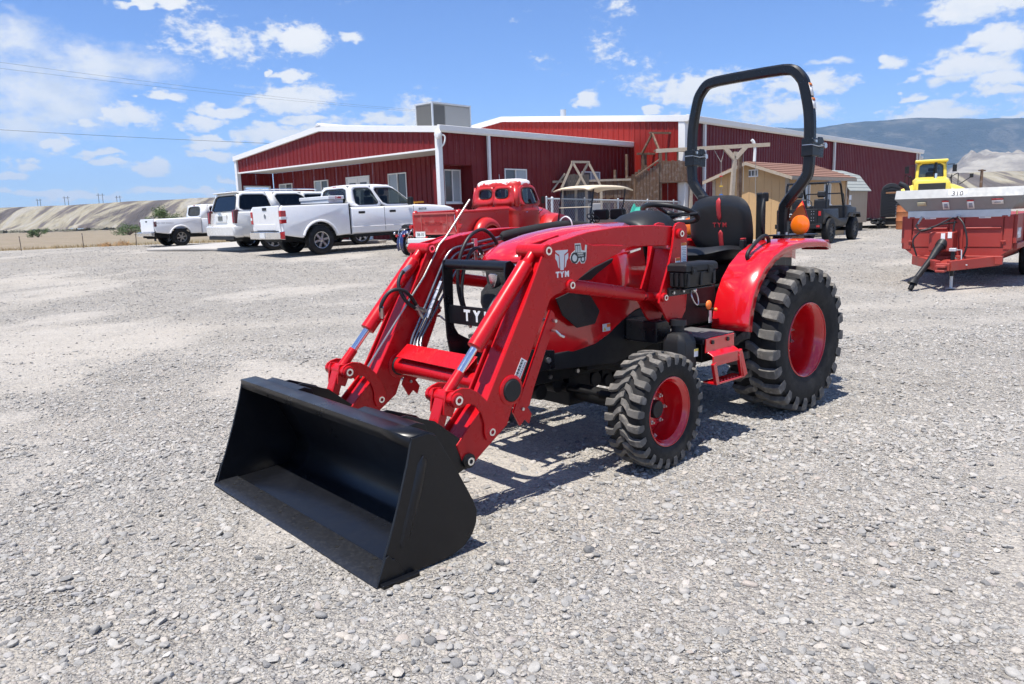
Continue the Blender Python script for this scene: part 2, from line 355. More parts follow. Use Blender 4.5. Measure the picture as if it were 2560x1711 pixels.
# gravel: fine stones as relief and colour between the modelled ones
gm, N, bs, tc, c = ground_mat('gravel_dirt', [(.355, .336, .305), (.41, .39, .358), (.465, .445, .413), (.425, .393, .345)], 3.0, 0)
vo = N.n.new('ShaderNodeTexVoronoi'); vo.inputs['Scale'].default_value = 85; N.l.new(tc, vo.inputs['Vector'])
vo2 = N.n.new('ShaderNodeTexVoronoi'); vo2.inputs['Scale'].default_value = 36; N.l.new(N.vmath('ADD', tc, N.vmath('MULTIPLY', N.noise(tc, 40, 2, .5, color=True), (.03, .03, .03))), vo2.inputs['Vector'])
cell = N.ramp(N.new('ShaderNodeSeparateColor', i_0=vo.outputs['Color']).outputs[0], [(0, (.70, .70, .72)), (.5, (1.0, .985, .96)), (1, (1.28, 1.26, 1.22))])
cell2 = N.ramp(N.new('ShaderNodeSeparateColor', i_0=vo2.outputs['Color']).outputs[1], [(0, (.78, .78, .80)), (.55, (1.0, .99, .97)), (1, (1.22, 1.2, 1.16))])
c = N.mix(.85, c, cell, 'MULTIPLY'); c = N.mix(.75, c, cell2, 'MULTIPLY')
crev = N.ramp(vo.outputs['Distance'], [(0, (1.08, 1.08, 1.08)), (.55, (1, 1, 1)), (.95, (.62, .60, .57))]); c = N.mix(.8, c, crev, 'MULTIPLY')
ba = N.new('ShaderNodeAttribute', attribute_name='bare').outputs['Fac']
c = N.mix(N.math('MULTIPLY', ba, .50), c, N.ramp(N.noise(tc, 9, 8, .7), [(.3, (.325, .297, .258)), (.7, (.42, .388, .345))]))
N.l.new(c, bs.inputs['Base Color']); bs.inputs['Roughness'].default_value = .95; bs.inputs['Specular IOR Level'].default_value = .15
h = N.math('ADD', N.math('MULTIPLY', vo.outputs['Distance'], -.6), N.math('ADD', N.math('MULTIPLY', vo2.outputs['Distance'], -1.4), N.math('MULTIPLY', N.noise(tc, 130, 4, .6), .5)))
b = N.new('ShaderNodeBump', i_0=N.math('SUBTRACT', .95, N.math('MULTIPLY', ba, .55)), i_1=.022); N.l.new(h, b.inputs['Height']); N.l.new(b.outputs[0], bs.inputs['Normal'])
GRAVEL = gm
def bare(x, y):                                        # 0 = stony, 1 = compacted dusty ground (patches and wheel lanes)
    d = fbm(x*.42+30, y*.42+9, 4, 21)*.75 + fbm(x*1.7, y*1.7, 2, 33)*.25
    p = sst((.47-d)/.16)
    w = (fbm(x*.2+3, y*.2, 2, 55)-.5)*1.6
    l1 = np.abs(y-(8.9+.10*x+.004*x*x)+w); l2 = np.abs(y-(10.6+.10*x+.004*x*x)+w); l3 = np.abs((x-3.9)-.55*(y-3)+w*.5); l4 = np.abs((x-5.6)-.55*(y-3)+w*.5)
    lane = np.maximum.reduce([np.exp(-(l/.34)**2) for l in (l1, l2, l3, l4)])
    return np.clip(np.maximum(p, lane*.75*(.4+.9*fbm(x*1.1, y*1.1, 2, 66))), 0, 1)
# lot sheet: columns in x, rows from behind the camera to the lot's edge
def lot_edge(x): return 73 + 14*sst((x+40)/60) - .06*np.minimum(0, x+40) + 25*sst((x-5)/40)
xs = np.concatenate([-np.geomspace(.15, 140, 120)[::-1], [0], np.geomspace(.15, 150, 120)])
vs_ = np.linspace(0, 1, 190)
Xg = np.repeat(xs[None], len(vs_), 0)
ye = lot_edge(Xg); Yg = -9 + (ye+9)*(vs_[:, None]**1.9)
def small(x, y): return (fbm(x*.35, y*.35, 3, 5)-.5)*.05*np.clip((y-7.5)/6, .12, 1) + (fbm(x*1.9, y*1.9, 3, 9)-.5)*.018
Zg = ground_z(Xg, Yg) + small(Xg, Yg) - .004
lot = tag(sheet('gravel_lot', Xg, Yg, Zg, gm), kind='structure')
at = lot.data.attributes.new('bare', 'FLOAT', 'POINT'); at.data.foreach_set('value', bare(Xg, Yg).ravel())
# dry field and plain beyond, one sheet to the horizon
fm, N, bs, tc, c = ground_mat('dry_field', [(.21, .165, .12), (.27, .22, .165), (.32, .27, .21), (.23, .205, .13)], .35, 0)
b = N.new('ShaderNodeBump', i_0=.6, i_1=.15); N.l.new(N.noise(tc, 2.5, 8, .7), b.inputs['Height']); N.l.new(b.outputs[0], bs.inputs['Normal'])
rows = N.noise(N.vmath('MULTIPLY', tc, (.05, .9, 1)), 1.0, 3, .5); c = N.mix(N.math('MULTIPLY', rows, .35), c, (.17, .15, .10))
N.l.new(c, bs.inputs['Base Color']); bs.inputs['Roughness'].default_value = 1; bs.inputs['Specular IOR Level'].default_value = .1
xs2 = np.concatenate([-np.geomspace(2, 9500, 90)[::-1], [0], np.geomspace(2, 9500, 90)]); ys2 = np.concatenate([np.linspace(-400, -12, 6), np.linspace(-10, 110, 60), np.geomspace(112, 9500, 70)])
Xf, Yf = np.meshgrid(xs2, ys2)
Zf = ground_z(Xf, np.clip(Yf, -9, 120)) + np.clip((Yf-75)/300, 0, 1)*.9 - .10 - .45*(Yf < lot_edge(Xf)-1.5)*(Yf > -8)*(np.abs(Xf) < 138) + (fbm(Xf*.05, Yf*.05, 4, 3)-.5)*.35*np.clip((Yf-70)/40, 0, 1)
tag(sheet('ground', Xf, Yf, Zf, fm), kind='structure')
# concrete apron in front of the porch
ap = np.array([[-15.2, 24.9], [-8.9, 23.9], [-4.0, 29.2], [-13.6, 39.0], [-21.5, 31.0]])
m_ = MB(); P_ = []
nu, nv = 14, 14
c4 = [Vector((-12.7, 26.9)), Vector((-8.6, 24.9)), Vector((-4.6, 28.8)), Vector((-12.0, 35.0))]
rowsA = [[(lambda q: (q.x, q.y, gz(q.x, q.y)+.045))((c4[0]*(1-u)+c4[1]*u)*(1-v)+(c4[3]*(1-u)+c4[2]*u)*v) for u in np.linspace(0, 1, nu)] for v in np.linspace(0, 1, nv)]
m_.grid(rowsA)
tag(part('concrete_pad', m_, concrete, solid=.09), kind='structure')

# ---- modelled stones: points + instances
def stone_mesh(i):
    rg = np.random.default_rng(100+i); bm = bmesh.new(); bmesh.ops.create_icosphere(bm, subdivisions=2, radius=1)
    sx, sy, sz = 1, rg.uniform(.62, .95), rg.uniform(.34, .62); k = rg.normal(size=(5, 3)); ph = rg.uniform(0, 6, 5)
    cuts = [(Vector(rg.normal(size=3)).normalized(), rg.uniform(.50, .88)) for _ in range(9 if i % 3 else 4)]
    for v in bm.verts:
        p = v.co.copy(); d = 1+sum(.06*math.sin(2.1*p.dot(Vector(k[j]))+ph[j]) for j in range(5)); p *= d
        for nrm, dd in cuts:
            t = p.dot(nrm)
            if t > dd: p -= nrm*(t-dd)*.95
        v.co = Vector((p.x*sx, p.y*sy, p.z*sz))
    me = bpy.data.meshes.new('stone'); bm.to_mesh(me); bm.free(); me.polygons.foreach_set('use_smooth', [True]*len(me.polygons)); me.set_sharp_from_angle(angle=R(22 if i % 3 else 60)); return me
sm = bpy.data.materials.new('stone'); sm.use_nodes = True; N = NT(sm.node_tree.nodes, sm.node_tree.links); bs = sm.node_tree.nodes['Principled BSDF']
oi = N.new('ShaderNodeObjectInfo'); tc = N.new('ShaderNodeTexCoord').outputs['Object']
c = N.ramp(oi.outputs['Random'], [(0, (.19, .186, .18)), (.06, (.27, .264, .252)), (.25, (.35, .338, .315)), (.5, (.41, .395, .365)), (.72, (.46, .44, .405)), (.84, (.47, .43, .375)), (.92, (.35, .345, .34)), (.965, (.42, .365, .315)), (1, (.54, .52, .485))])
c = N.mix(.55, c, N.ramp(N.noise(tc, 2.2, 6, .65), [(.3, (.72, .72, .73)), (.7, (1.25, 1.24, 1.22))]), 'MULTIPLY')
geo = N.new('ShaderNodeNewGeometry'); 
N.l.new(c, bs.inputs['Base Color']); bs.inputs['Roughness'].default_value = .82; bs.inputs['Specular IOR Level'].default_value = .25
b = N.new('ShaderNodeBump', i_0=.35, i_1=.05); N.l.new(N.noise(tc, 7, 5, .65), b.inputs['Height']); N.l.new(b.outputs[0], bs.inputs['Normal'])
scol = bpy.data.collections.new('stone_kinds')
for i in range(9):
    so = bpy.data.objects.new(f'stone_kind{i}', stone_mesh(i)); so.data.materials.append(sm); scol.objects.link(so)
def scatter(n, y0, y1, smin, smax, seed, p=2.4, thr=.35, pw=1.0):
    rg = np.random.default_rng(seed); k = int(n*3.4)
    y = y0+(y1-y0)*rg.random(k)**pw; x = (rg.random(k)*2-1)*(.80*np.maximum(y, 1.5)+1.4)
    wgt = (.80*np.maximum(y, 1.5)+1.4)/(.80*y1+1.4); keep = rg.random(k) < wgt
    dens = np.clip((1-bare(x, y))**1.5, .14, 1); keep &= rg.random(k) < dens
    x, y = x[keep][:n], y[keep][:n]; s = smin*(1-rg.random(len(x)))**(-1/p); s = np.minimum(s, smax)
    return x, y, s
sets = [scatter(120000, .9, 5.2, .0038, .024, 1, 2.3, .34), scatter(105000, 4.2, 9.0, .0048, .022, 2, 2.6, .37), scatter(60000, 8.0, 20.0, .0075, .022, 3, 2.9, .38), scatter(24000, 18.0, 36.0, .012, .028, 7, 3.0, .38), scatter(420, .9, 12, .017, .034, 4, 3.2, .25)]
def clear(a):                                          # no stones inside the bucket or under its floor
    u = -(a[0]-1.6333)*math.cos(TA)-(a[1]-6.0283)*math.sin(TA); v = (a[0]-1.6333)*math.sin(TA)-(a[1]-6.0283)*math.cos(TA)
    k = ~((u > 3.17) & (u < 3.76) & (np.abs(v) < .93)); return [q[k] for q in a]
sets = [clear(a) for a in sets]
sx = np.concatenate([a[0] for a in sets]); sy = np.concatenate([a[1] for a in sets]); ss = np.concatenate([a[2] for a in sets])
sz = ground_z(sx, sy)+small(sx, sy)-.004
pm = bpy.data.meshes.new('gravel_stones'); npt = len(sx)
pm.vertices.add(npt); pm.vertices.foreach_set('co', np.stack([sx, sy, sz + ss*RNG.uniform(-.05, .30, npt)], -1).ravel())
at = pm.attributes.new('sc', 'FLOAT_VECTOR', 'POINT'); q = ss[:, None]*RNG.uniform(.8, 1.2, (npt, 3)); at.data.foreach_set('vector', q.ravel())
at = pm.attributes.new('rt', 'FLOAT_VECTOR', 'POINT'); q = np.stack([RNG.normal(0, .22, npt), RNG.normal(0, .22, npt), RNG.uniform(0, 6.283, npt)], -1); at.data.foreach_set('vector', q.ravel())
at = pm.attributes.new('ix', 'INT', 'POINT'); at.data.foreach_set('value', RNG.integers(0, 9, npt))
stones = obj('gravel_stones', pm); tag(stones, 'loose grey and tan gravel stones covering the yard', 'gravel', kind='stuff')
ng = bpy.data.node_groups.new('scatter', 'GeometryNodeTree')
ng.interface.new_socket('Geometry', in_out='INPUT', socket_type='NodeSocketGeometry'); ng.interface.new_socket('Geometry', in_out='OUTPUT', socket_type='NodeSocketGeometry')
gi, go = ng.nodes.new('NodeGroupInput'), ng.nodes.new('NodeGroupOutput'); ip = ng.nodes.new('GeometryNodeInstanceOnPoints'); ci = ng.nodes.new('GeometryNodeCollectionInfo')
ci.inputs['Collection'].default_value = scol; ci.inputs['Separate Children'].default_value = True; ci.inputs['Reset Children'].default_value = True
def nattr(nm, ty):
    nd = ng.nodes.new('GeometryNodeInputNamedAttribute'); nd.data_type = ty; nd.inputs[0].default_value = nm; return [o for o in nd.outputs if o.enabled][0]
ng.links.new(gi.outputs[0], ip.inputs['Points']); ng.links.new(ci.outputs[0], ip.inputs['Instance']); ip.inputs['Pick Instance'].default_value = True
ng.links.new(nattr('ix', 'INT'), ip.inputs['Instance Index']); ng.links.new(nattr('sc', 'FLOAT_VECTOR'), ip.inputs['Scale'])
e2r = ng.nodes.new('FunctionNodeEulerToRotation'); ng.links.new(nattr('rt', 'FLOAT_VECTOR'), e2r.inputs[0]); ng.links.new(e2r.outputs[0], ip.inputs['Rotation'])
ng.links.new(ip.outputs[0], go.inputs[0])
stones.modifiers.new('stones', 'NODES').node_group = ng

# ---- far terrain
def terr_mat(name, stops, scale, stretch=(1, 1, 1), bump=2.0):
    mt = bpy.data.materials.new(name); mt.use_nodes = True; N = NT(mt.node_tree.nodes, mt.node_tree.links); bs = mt.node_tree.nodes['Principled BSDF']
    tc = N.vmath('MULTIPLY', N.new('ShaderNodeTexCoord').outputs['Object'], stretch)
    c = N.ramp(N.noise(tc, scale, 9, .62, .6), stops); c = N.mix(.5, c, N.ramp(N.noise(tc, scale*9, 6, .65), [(.3, (.72, .72, .72)), (.7, (1.25, 1.25, 1.25))]), 'MULTIPLY')
    N.l.new(c, bs.inputs['Base Color']); bs.inputs['Roughness'].default_value = 1; bs.inputs['Specular IOR Level'].default_value = .05
    b = N.new('ShaderNodeBump', i_0=.8, i_1=bump); N.l.new(N.noise(tc, scale*7, 8, .65), b.inputs['Height']); N.l.new(b.outputs[0], bs.inputs['Normal']); return mt
# low badlands mesa on the left
s_ = np.linspace(-900, 420, 520); t_ = np.concatenate([np.linspace(0, 1, 46), np.linspace(1.05, 7, 10)])
S, T = np.meshgrid(s_, t_)
gul = fbm(S*.036, T*.6, 5, 41); gul2 = np.abs(fbm(S*.075, T*.9, 3, 47)-.5)*2
front = (fbm(S*.011, S*0+3, 3, 51)-.5)*70
Tt = np.clip(T - (gul-.5)*1.15*np.clip(1.25-T, 0, 1) - (1-gul2)*.16*np.clip(1-T, 0, 1)*np.clip(T*5, 0, 1), 0, 1)
Hm = 20.2 + 4.0*sst((S+420)/260) + (fbm(S*.02, S*0, 3, 8)-.5)*1.1
Zm = 1.0 + Hm*(sst(Tt)*.45+Tt*.55) - 1.6*(T <= 0) + np.clip(T-1, 0, 6)*.0
Ym = 560 + front*np.clip(1.3-T, 0, 1) + T*75
mm = terr_mat('badland_clay', [(.36, (.10, .088, .084)), (.47, (.15, .13, .12)), (.53, (.33, .295, .215)), (.62, (.37, .345, .30)), (.72, (.16, .145, .14))], .024, (2.2, .4, .4), 4.0)
tag(sheet('badlands_hill', S, Ym, Zm, mm), kind='structure')
# right: high mesa far away and pale badlands in front of it
s_ = np.linspace(1250, 9000, 360); t_ = np.concatenate([np.linspace(0, 1, 60), np.linspace(1.1, 3, 6)]); S, T = np.meshgrid(s_, t_)
top = sst((S-1250)/400)*545 - 34*sst((2450-S)/600) + 12*(fbm(S*.004, S*0, 4, 61)-.5)*2 + 10*np.exp(-((S-2720)/150.)**2)
er = fbm(S*.0022, T*2.2, 5, 71)
Tt = np.clip(T-(er-.5)*.62*np.clip(1.05-T, 0, 1), 0, 1); Zr = top*(np.interp(Tt, [0, .35, .62, .78, .86, 1], [0, .16, .44, .62, .88, 1])) - 3
Yr = 4100 + T*1100 + (fbm(S*.0008, S*0, 2, 77)-.5)*500
tm = terr_mat('wooded_mesa', [(.36, (.018, .022, .016)), (.5, (.034, .036, .026)), (.58, (.10, .088, .066)), (.70, (.19, .165, .13))], .006, (1, 1, 2.2), 40)
tag(sheet('mountain', S, Yr, Zr, tm), kind='structure')
xs3 = np.linspace(430, 2100, 260); ys3 = np.linspace(900, 2300, 130); Xb, Yb = np.meshgrid(xs3, ys3)
rid = 1-np.abs(fbm(Xb*.0042, Yb*.0042, 5, 91)-.5)*2; rid2 = 1-np.abs(fbm(Xb*.016, Yb*.016, 4, 95)-.5)*2
env = sst((Xb-Yb*.50)/(Yb*.11))*sst((Yb-900)/350); env2 = sst((Yb-1250)/500)
Zb = env*(14 + 26*rid**2 + env2*74*rid**1.2 + 14*(rid2**2-.4)*(.4+.6*env2)) - 2
bm_ = terr_mat('pale_clay_hills', [(.34, (.15, .135, .125)), (.46, (.22, .20, .18)), (.56, (.33, .305, .265)), (.7, (.42, .39, .34))], .007, (1, 1, 2.2), 4)
tag(sheet('badlands_foothill', Xb, Yb, Zb, bm_), kind='structure')

# ------------------------------------------------------------------ compact tractor with front loader
TR = thing('compact_tractor', 'bright red compact tractor with front loader, black bucket and open roll bar', 'tractor', (1.6333, 6.0283, 0), math.pi+TA)
def P(name, mb, mt, bevel=0, parent=None, **k): return part(name, mb, mt, parent or TR, bevel, **k)
def lug_tyre(Rr, w, rim, nl, lug, lw):
    """carcass and bar lugs of an industrial tractor tyre, axis y, centred"""
    c = MB(); Rc = Rr-lug; h = w/2
    prof = [(rim*.985, -h*.74), (rim*1.03, -h*.86), (rim+(Rc-rim)*.30, -h*.97), (rim+(Rc-rim)*.62, -h*1.0), (rim+(Rc-rim)*.86, -h*.955), (Rc*.985, -h*.80), (Rc, -h*.45), (Rc*1.004, 0)]
    prof = prof + [(r, -y) for r, y in prof[-2::-1]]
    c.lathe(prof, n=72)
    L = MB()
    for side in (-1, 1):
        for k in range(nl):
            t0 = 2*math.pi*(k+(.5 if side > 0 else 0))/nl
            st = [(-.05, .00, 1.0, .98), (.16, .018, 1.0, 1.0), (.34, .052, 1.0, 1.0), (.44, .085, 1.0, 1.02), (.62, .094, .997, 1.08), (.84, .098, .990, 1.16), (1.0, .098, .972, 1.2), (1.035, .098, .91, 1.2), (1.015, .098, .845, .8)]
            rows = []
            for u, da, fr, ww in st:
                y = side*u*h*.985; th = t0 - da*1.55*(.34/Rr)*1.25; hw = lw*ww/Rr
                ro = Rr*fr; ri = min(Rc*fr*.985, ro-.006) if u < 1.0 else ro-lug*.9
                rows.append([(ri*math.cos(th-hw*1.25), y, ri*math.sin(th-hw*1.25)), (ro*math.cos(th-hw), y, ro*math.sin(th-hw)), (ro*math.cos(th+hw), y, ro*math.sin(th+hw)), (ri*math.cos(th+hw*1.25), y, ri*math.sin(th+hw*1.25))])
            L.loft(rows)
    return c, L
def tractor_wheel(x, y, Rr, w, rim, nl, lug, lw, side, dish, nb, steer=0):
    c, L = lug_tyre(Rr, w, rim, nl, lug, lw)
    wh = P('wheel', c, rub, loc=(x, y, Rr-.006), rot=(0, random.uniform(0, 1), steer))
    part('tread_lugs', L, rubd, wh, bevel=.003, seg=1)
    h = w/2; o = side
    rm = MB().lathe([(rim*1.03, o*h*.90), (rim*1.035, o*h*.84), (rim*.985, o*h*.80), (rim*.95, o*h*.70), (rim*.90, o*h*.62), (rim*.885, o*h*.2), (rim*.87, -o*h*.1), (rim*.86, -o*h*.8), (rim*1.02, -o*h*.86)], n=48)
    part('rim', rm, red, wh, solid=.006)
    d = o*dish
    dc = MB().lathe([(rim*.88, d), (rim*.80, d+o*.004), (rim*.62, d+o*.022), (rim*.54, d+o*.045), (rim*.30, d+o*.05), (.001, d+o*.05)], n=40)
    part('wheel_disc', dc, red, wh, solid=.008)
    part('hub_cap', MB().lathe([(.001, d+o*.085), (rim*.25, d+o*.083), (rim*.275, d+o*.075), (rim*.285, d+o*.04)], n=24), blkp, wh)
    b = MB()
    for k in range(nb):
        t = 2*math.pi*(k+.3)/nb; a, e = rim*.43*math.cos(t), rim*.43*math.sin(t)
        part('wheel_nut', MB().cyl((a, d+o*.04, e), (a, d+o*.068, e), .013, .013, 6).cyl((a, d+o*.064, e), (a, d+o*.082, e), .006, .006, 8), steel, wh)
    return wh
FWX = 1.72
wh = tractor_wheel(FWX, .735, .343, .236, .196, 24, .020, .0178, 1, -.06, 6, R(3))
tractor_wheel(FWX, -.735, .343, .236, .196, 24, .020, .0178, -1, -.06, 6, R(3))
for (a0, z0, mt_) in ((.6, .0, 'label'), (1.0, .0, 'label')): pass
st = MB().box(-.006, .006, 0, .002, -.03, .03)
for ang, dy in ((-.15, .02), (-.75, .02)):
    part('rim_label', MB().box(-.03, .03, -.009, .009, 0, .0015), white_dec, wh, loc=(.166*math.cos(ang), .045, .166*math.sin(ang)), rot=(R(90), R(90)-ang, R(90)))
rw = tractor_wheel(0, .605, .533, .395, .262, 23, .031, .0275, 1, -.07, 8)
tractor_wheel(0, -.605, .533, .395, .262, 23, .031, .0275, -1, -.07, 8)

# --- chassis
m = MB().box(.2, 2.20, -.16, .16, .46, .70); m.box(1.0, 1.75, -.23, .23, .50, .84); m.box(-.25, .5, -.22, .22, .36, .80); m.box(2.05, 2.36, -.20, .20, .56, .66)
m.prism([(.2, .36), (1.3, .40), (1.5, .46), (1.5, .6), (.2, .6)], 'y', -.14, .14)
P('chassis', m, blkd, .012)
m = MB().cyl((FWX, -.60, .345), (FWX, .60, .345), .055, n=16); m.box(FWX-.10, FWX+.10, -.13, .13, .27, .48)
for s in (-1, 1):
    m.cyl((FWX, s*.52, .30), (FWX, s*.60, .40), .085, .07, 18); m.cyl((FWX, s*.56, .345), (FWX, s*.72, .345), .075, .06, 18); m.box(FWX-.06, FWX+.06, s*.44, s*.62, .28, .46)
    m.cyl((FWX+.02, s*.5, .40), (FWX+.02, s*.54, .54), .035, .03, 12)
P('front_axle', m, blkd, .008)
m = MB().cyl((FWX+.13, -.42, .40), (FWX+.13, .42, .40), .016, n=10); m.cyl((FWX+.13, -.16, .40), (FWX+.13, .16, .40), .03, n=12)
for s in (-1, 1):
    for k in range(6): m.cyl((FWX+.13, s*(.43+k*.016), .40), (FWX+.13, s*(.438+k*.016), .40), .028, .020, 10)
P('steering_cylinder', m, blkd)
for s in (-1, 1):
    P('rear_axle_housing', MB().cyl((0, s*.15, .53), (0, s*.46, .53), .15, .11, 20), blkd)
for k, (x, z) in enumerate(((1.75, .56), (1.78, .50), (1.55, .60), (1.35, .58), (1.95, .60), (2.02, .50))): P('frame_bolt', MB().cyl((x, .158, z), (x, .175, z), .014, n=6), steel)
for x, z, r in ((1.55, .40, .05), (1.42, .37, .045), (1.28, .38, .06), (1.90, .42, .05), (2.05, .40, .05), (1.15, .36, .05)): P('driveline', MB().cyl((x, -.05, z), (x, .12, z), r, n=14).box(x-.05, x+.05, -.1, .1, z, z+.12), blkd, .006)

# --- hood
def hood_ring(x, hw, zt, zb, sq=3.0, n=20):
    o = []
    for i in range(n+1):
        t = math.pi*i/n; cx, sz_ = math.cos(t), math.sin(t)
        r = (abs(cx)**sq+abs(sz_)**sq)**(-1/sq); o.append((x, hw*cx*r, zb+(zt-zb)*sz_*r))
    return o
HS = [(2.302, .02, 1.228, 1.221), (2.294, .085, 1.238, 1.217), (2.270, .145, 1.260, 1.211), (2.225, .195, 1.290, 1.198), (2.15, .228, 1.326, 1.16), (2.0, .248, 1.366, 1.05), (1.8, .262, 1.396, .98), (1.5, .272, 1.413, .96), (1.22, .275, 1.418, .96)]
P('hood', MB().grid([hood_ring(x, w_, zt, zb, 2.7) for x, w_, zt, zb in HS]), red, solid=.006)
# side panels with the recess behind the vent
def side_poly(s):
    prof = [(2.20, 1.13), (2.15, 1.11), (2.0, 1.06), (1.80, 1.02), (1.5, 1.0), (1.22, 1.0), (1.16, .97), (1.19, .865), (1.32, .845), (1.45, .79), (1.58, .72), (1.71, .672), (1.9, .652), (2.10, .66), (2.2, .70), (2.25, .80), (2.235, .95)]
    m = MB(); a = [(x, s*(.262 if x < 1.9 else .262-.10*((x-1.9)/.35)**1.6), z) for x, z in prof]
    b = [(x*.985+.03, s*.13, z) for x, _, z in a]
    n = len(a); m.add(a+b, [tuple(range(n)), tuple(reversed(range(n, 2*n)))]+[(i, n+i, n+(i+1) % n, (i+1) % n) for i in range(n)]); return m
for s in (-1, 1):
    P('hood_side_panel', side_poly(s), red, .006)
    yv = .269*s
    vent = [(2.06, .992), (1.95, 1.018), (1.77, .995), (1.678, .88), (1.722, .803), (1.882, .796), (2.005, .885)]
    v = P('side_vent', MB().prism([(x, z) for x, z in vent], 'y', yv-.006*s, yv+.004*s), mat('vent_mesh', (.012, .012, .013), .6, bump=.5, bscale=420), .003)
    P('air_scoop', MB().prism([(1.90, 1.085), (1.72, 1.155), (1.55, 1.200), (1.565, 1.175), (1.70, 1.115), (1.76, 1.08)], 'y', s*.255, s*.279), blkp, .003)
    P('scoop_trim', MB().prism([(1.43, 1.232), (1.29, 1.252), (1.29, 1.240), (1.42, 1.218)], 'y', s*.26, s*.285), chrome)
    # black lower skirt between hood and frame
    P('engine_side_cover', MB().prism([(2.12, .655), (1.72, .668), (1.58, .715), (1.45, .785), (1.32, .84), (1.19, .86), (1.10, .86), (1.08, .60), (1.5, .52), (2.1, .56)], 'y', s*.20, s*.252), blkp, .006)
    # rear cowl panel beside the dash
    P('rear_cowl_panel', MB().grid([[(x+(1.3-z)*.18, s*(.278-.6*max(0, z-1.25)), z) for x in (1.19, 1.12, 1.06, 1.0, .94)] for z in (.88, 1.0, 1.15, 1.26, 1.33, 1.38)]), red, solid=.006)
P('warning_label', MB().box(1.575, 1.645, .2625, .2665, .742, .79), white_dec); P('warning_label', MB().box(1.575, 1.607, .2665, .268, .767, .787), orange_fl); P('warning_label', MB().prism([(1.615, .748), (1.64, .748), (1.627, .77)], 'y', .2665, .268), yellow)
# grille
grl = [(2.17, .17, 1.225), (2.20, .175, 1.15), (2.185, .178, 1.08), (2.235, .185, 1.03), (2.245, .180, .97), (2.235, .15, .90), (2.215, .145, .78), (2.19, .15, .66)]
rws = []
for xb, hw, z in grl: rws.append([(xb+.10*(1-abs(u)**2.6), hw*u, z) for u in np.linspace(-1, 1, 15)])
P('grille', MB().grid(rws), mat('grille_mesh', (.016, .016, .017), .5, bump=.9, bscale=330), solid=.01)
P('grille_cowl', MB().box(1.98, 2.19, -.165, .165, .66, 1.20), blkp)
for s in (-1, 1):
    P('headlight', MB().grid([[(2.282-.075*u**1.6+.004*math.sin(3.14*v), s*(.095+u*.115), 1.214-.080*v*(1-.35*(1-u))-.012*u) for u in np.linspace(0, 1, 8)] for v in np.linspace(0, 1, 5)]), mat('headlamp_lens', (.75, .77, .78), .08, metal=.6), solid=.01)
em = P('emblem', MB().lathe([(.001, .012), (.04, .01), (.052, 0)], axis='x', n=24).xf(Matrix.Translation((2.297, 0, 1.107)) @ Matrix.Diagonal((1, .85, 1.05, 1))), blkp)
tl_ = MB().prism([(-.040, .030), (-.022, .038), (.022, .038), (.040, .030), (.034, .0), (.014, -.040), (0, -.046), (-.014, -.040), (-.034, .0)], 'x', 0, .010).xf(Matrix.Translation((2.305, 0, 1.110)))
part('badge', tl_, chrome, em, .003)
P('front_bumper_strip', MB().box(2.19, 2.33, -.20, .20, .655, .69), red, .008)
# grille guard
m = MB().cyl((2.43, -.285, 1.205), (2.43, .285, 1.205), .031, n=20)
P('guard_tube', m, blk)
for s in (-1, 1):
    pl = [(2.462, 1.23), (2.425, 1.238), (2.392, 1.21), (2.398, 1.1), (2.402, .82), (2.37, .77), (2.28, .72), (2.10, .69), (2.10, .58), (2.36, .585), (2.44, .66), (2.458, .76), (2.468, 1.0), (2.47, 1.18)]
    P('guard_side', MB().prism(pl, 'y', s*.285-.007, s*.285+.007), blk, .003)
    P('guard_bolt', MB().cyl((2.41, s*.29, .70), (2.41, s*.305, .70), .018, n=6), steel); P('guard_bolt', MB().cyl((2.16, s*.29, .64), (2.16, s*.305, .64), .018, n=6), steel)
gp = P('guard_plate', MB().box(2.425, 2.437, -.280, .280, .845, .958), blk, .003)
text('guard_lettering', 'TYM', .088, white_dec, gp, (2.4385, 0, .902), (0, 1, 0), (0, 0, 1), .0015, .004, 1.9)

# --- loader
ARM = [(2.20, 1.372), (2.29, 1.353), (2.40, 1.334), (2.455, 1.318), (2.482, 1.268), (2.626, 1.010), (2.788, .740), (2.890, .573), (3.085, .395), (3.05, .30), (3.0, .268), (2.93, .316), (2.755, .43), (2.685, .58), (2.51, .90), (2.425, 1.045), (2.38, 1.065), (2.24, 1.115), (2.078, 1.198), (1.852, 1.258), (1.834, 1.297), (2.0, 1.309), (2.092, 1.311), (2.14, 1.325)]
BOX = [(1.33, 1.392), (1.5, 1.404), (1.7, 1.408), (1.88, 1.404), (2.1, 1.386), (2.29, 1.352), (2.42, 1.31), (2.46, 1.26), (2.62, 1.0), (2.88, .57), (3.06, .39), (2.985, .29), (2.75, .44), (2.67, .58), (2.50, .90), (2.40, 1.06), (2.24, 1.15), (2.0, 1.24), (1.72, 1.278), (1.35, 1.268)]
def off(poly, d):
    n = len(poly); o = []; ar = sum(poly[i-1][0]*poly[i][1]-poly[i][0]*poly[i-1][1] for i in range(n)); sg = 1 if ar > 0 else -1
    for i in range(n):
        a, b, c_ = Vector(poly[i-1]), Vector(poly[i]), Vector(poly[(i+1) % n]); e1 = (b-a).normalized(); e2 = (c_-b).normalized()
        nn = Vector((e1.y+e2.y, -(e1.x+e2.x))); nn = nn.normalized() if nn.length > 1e-5 else Vector((e1.y, -e1.x)); k = d/max(.45, nn.dot(Vector((e1.y, -e1.x))))
        o.append((b.x+nn.x*k*sg, b.y+nn.y*k*sg))
    return o
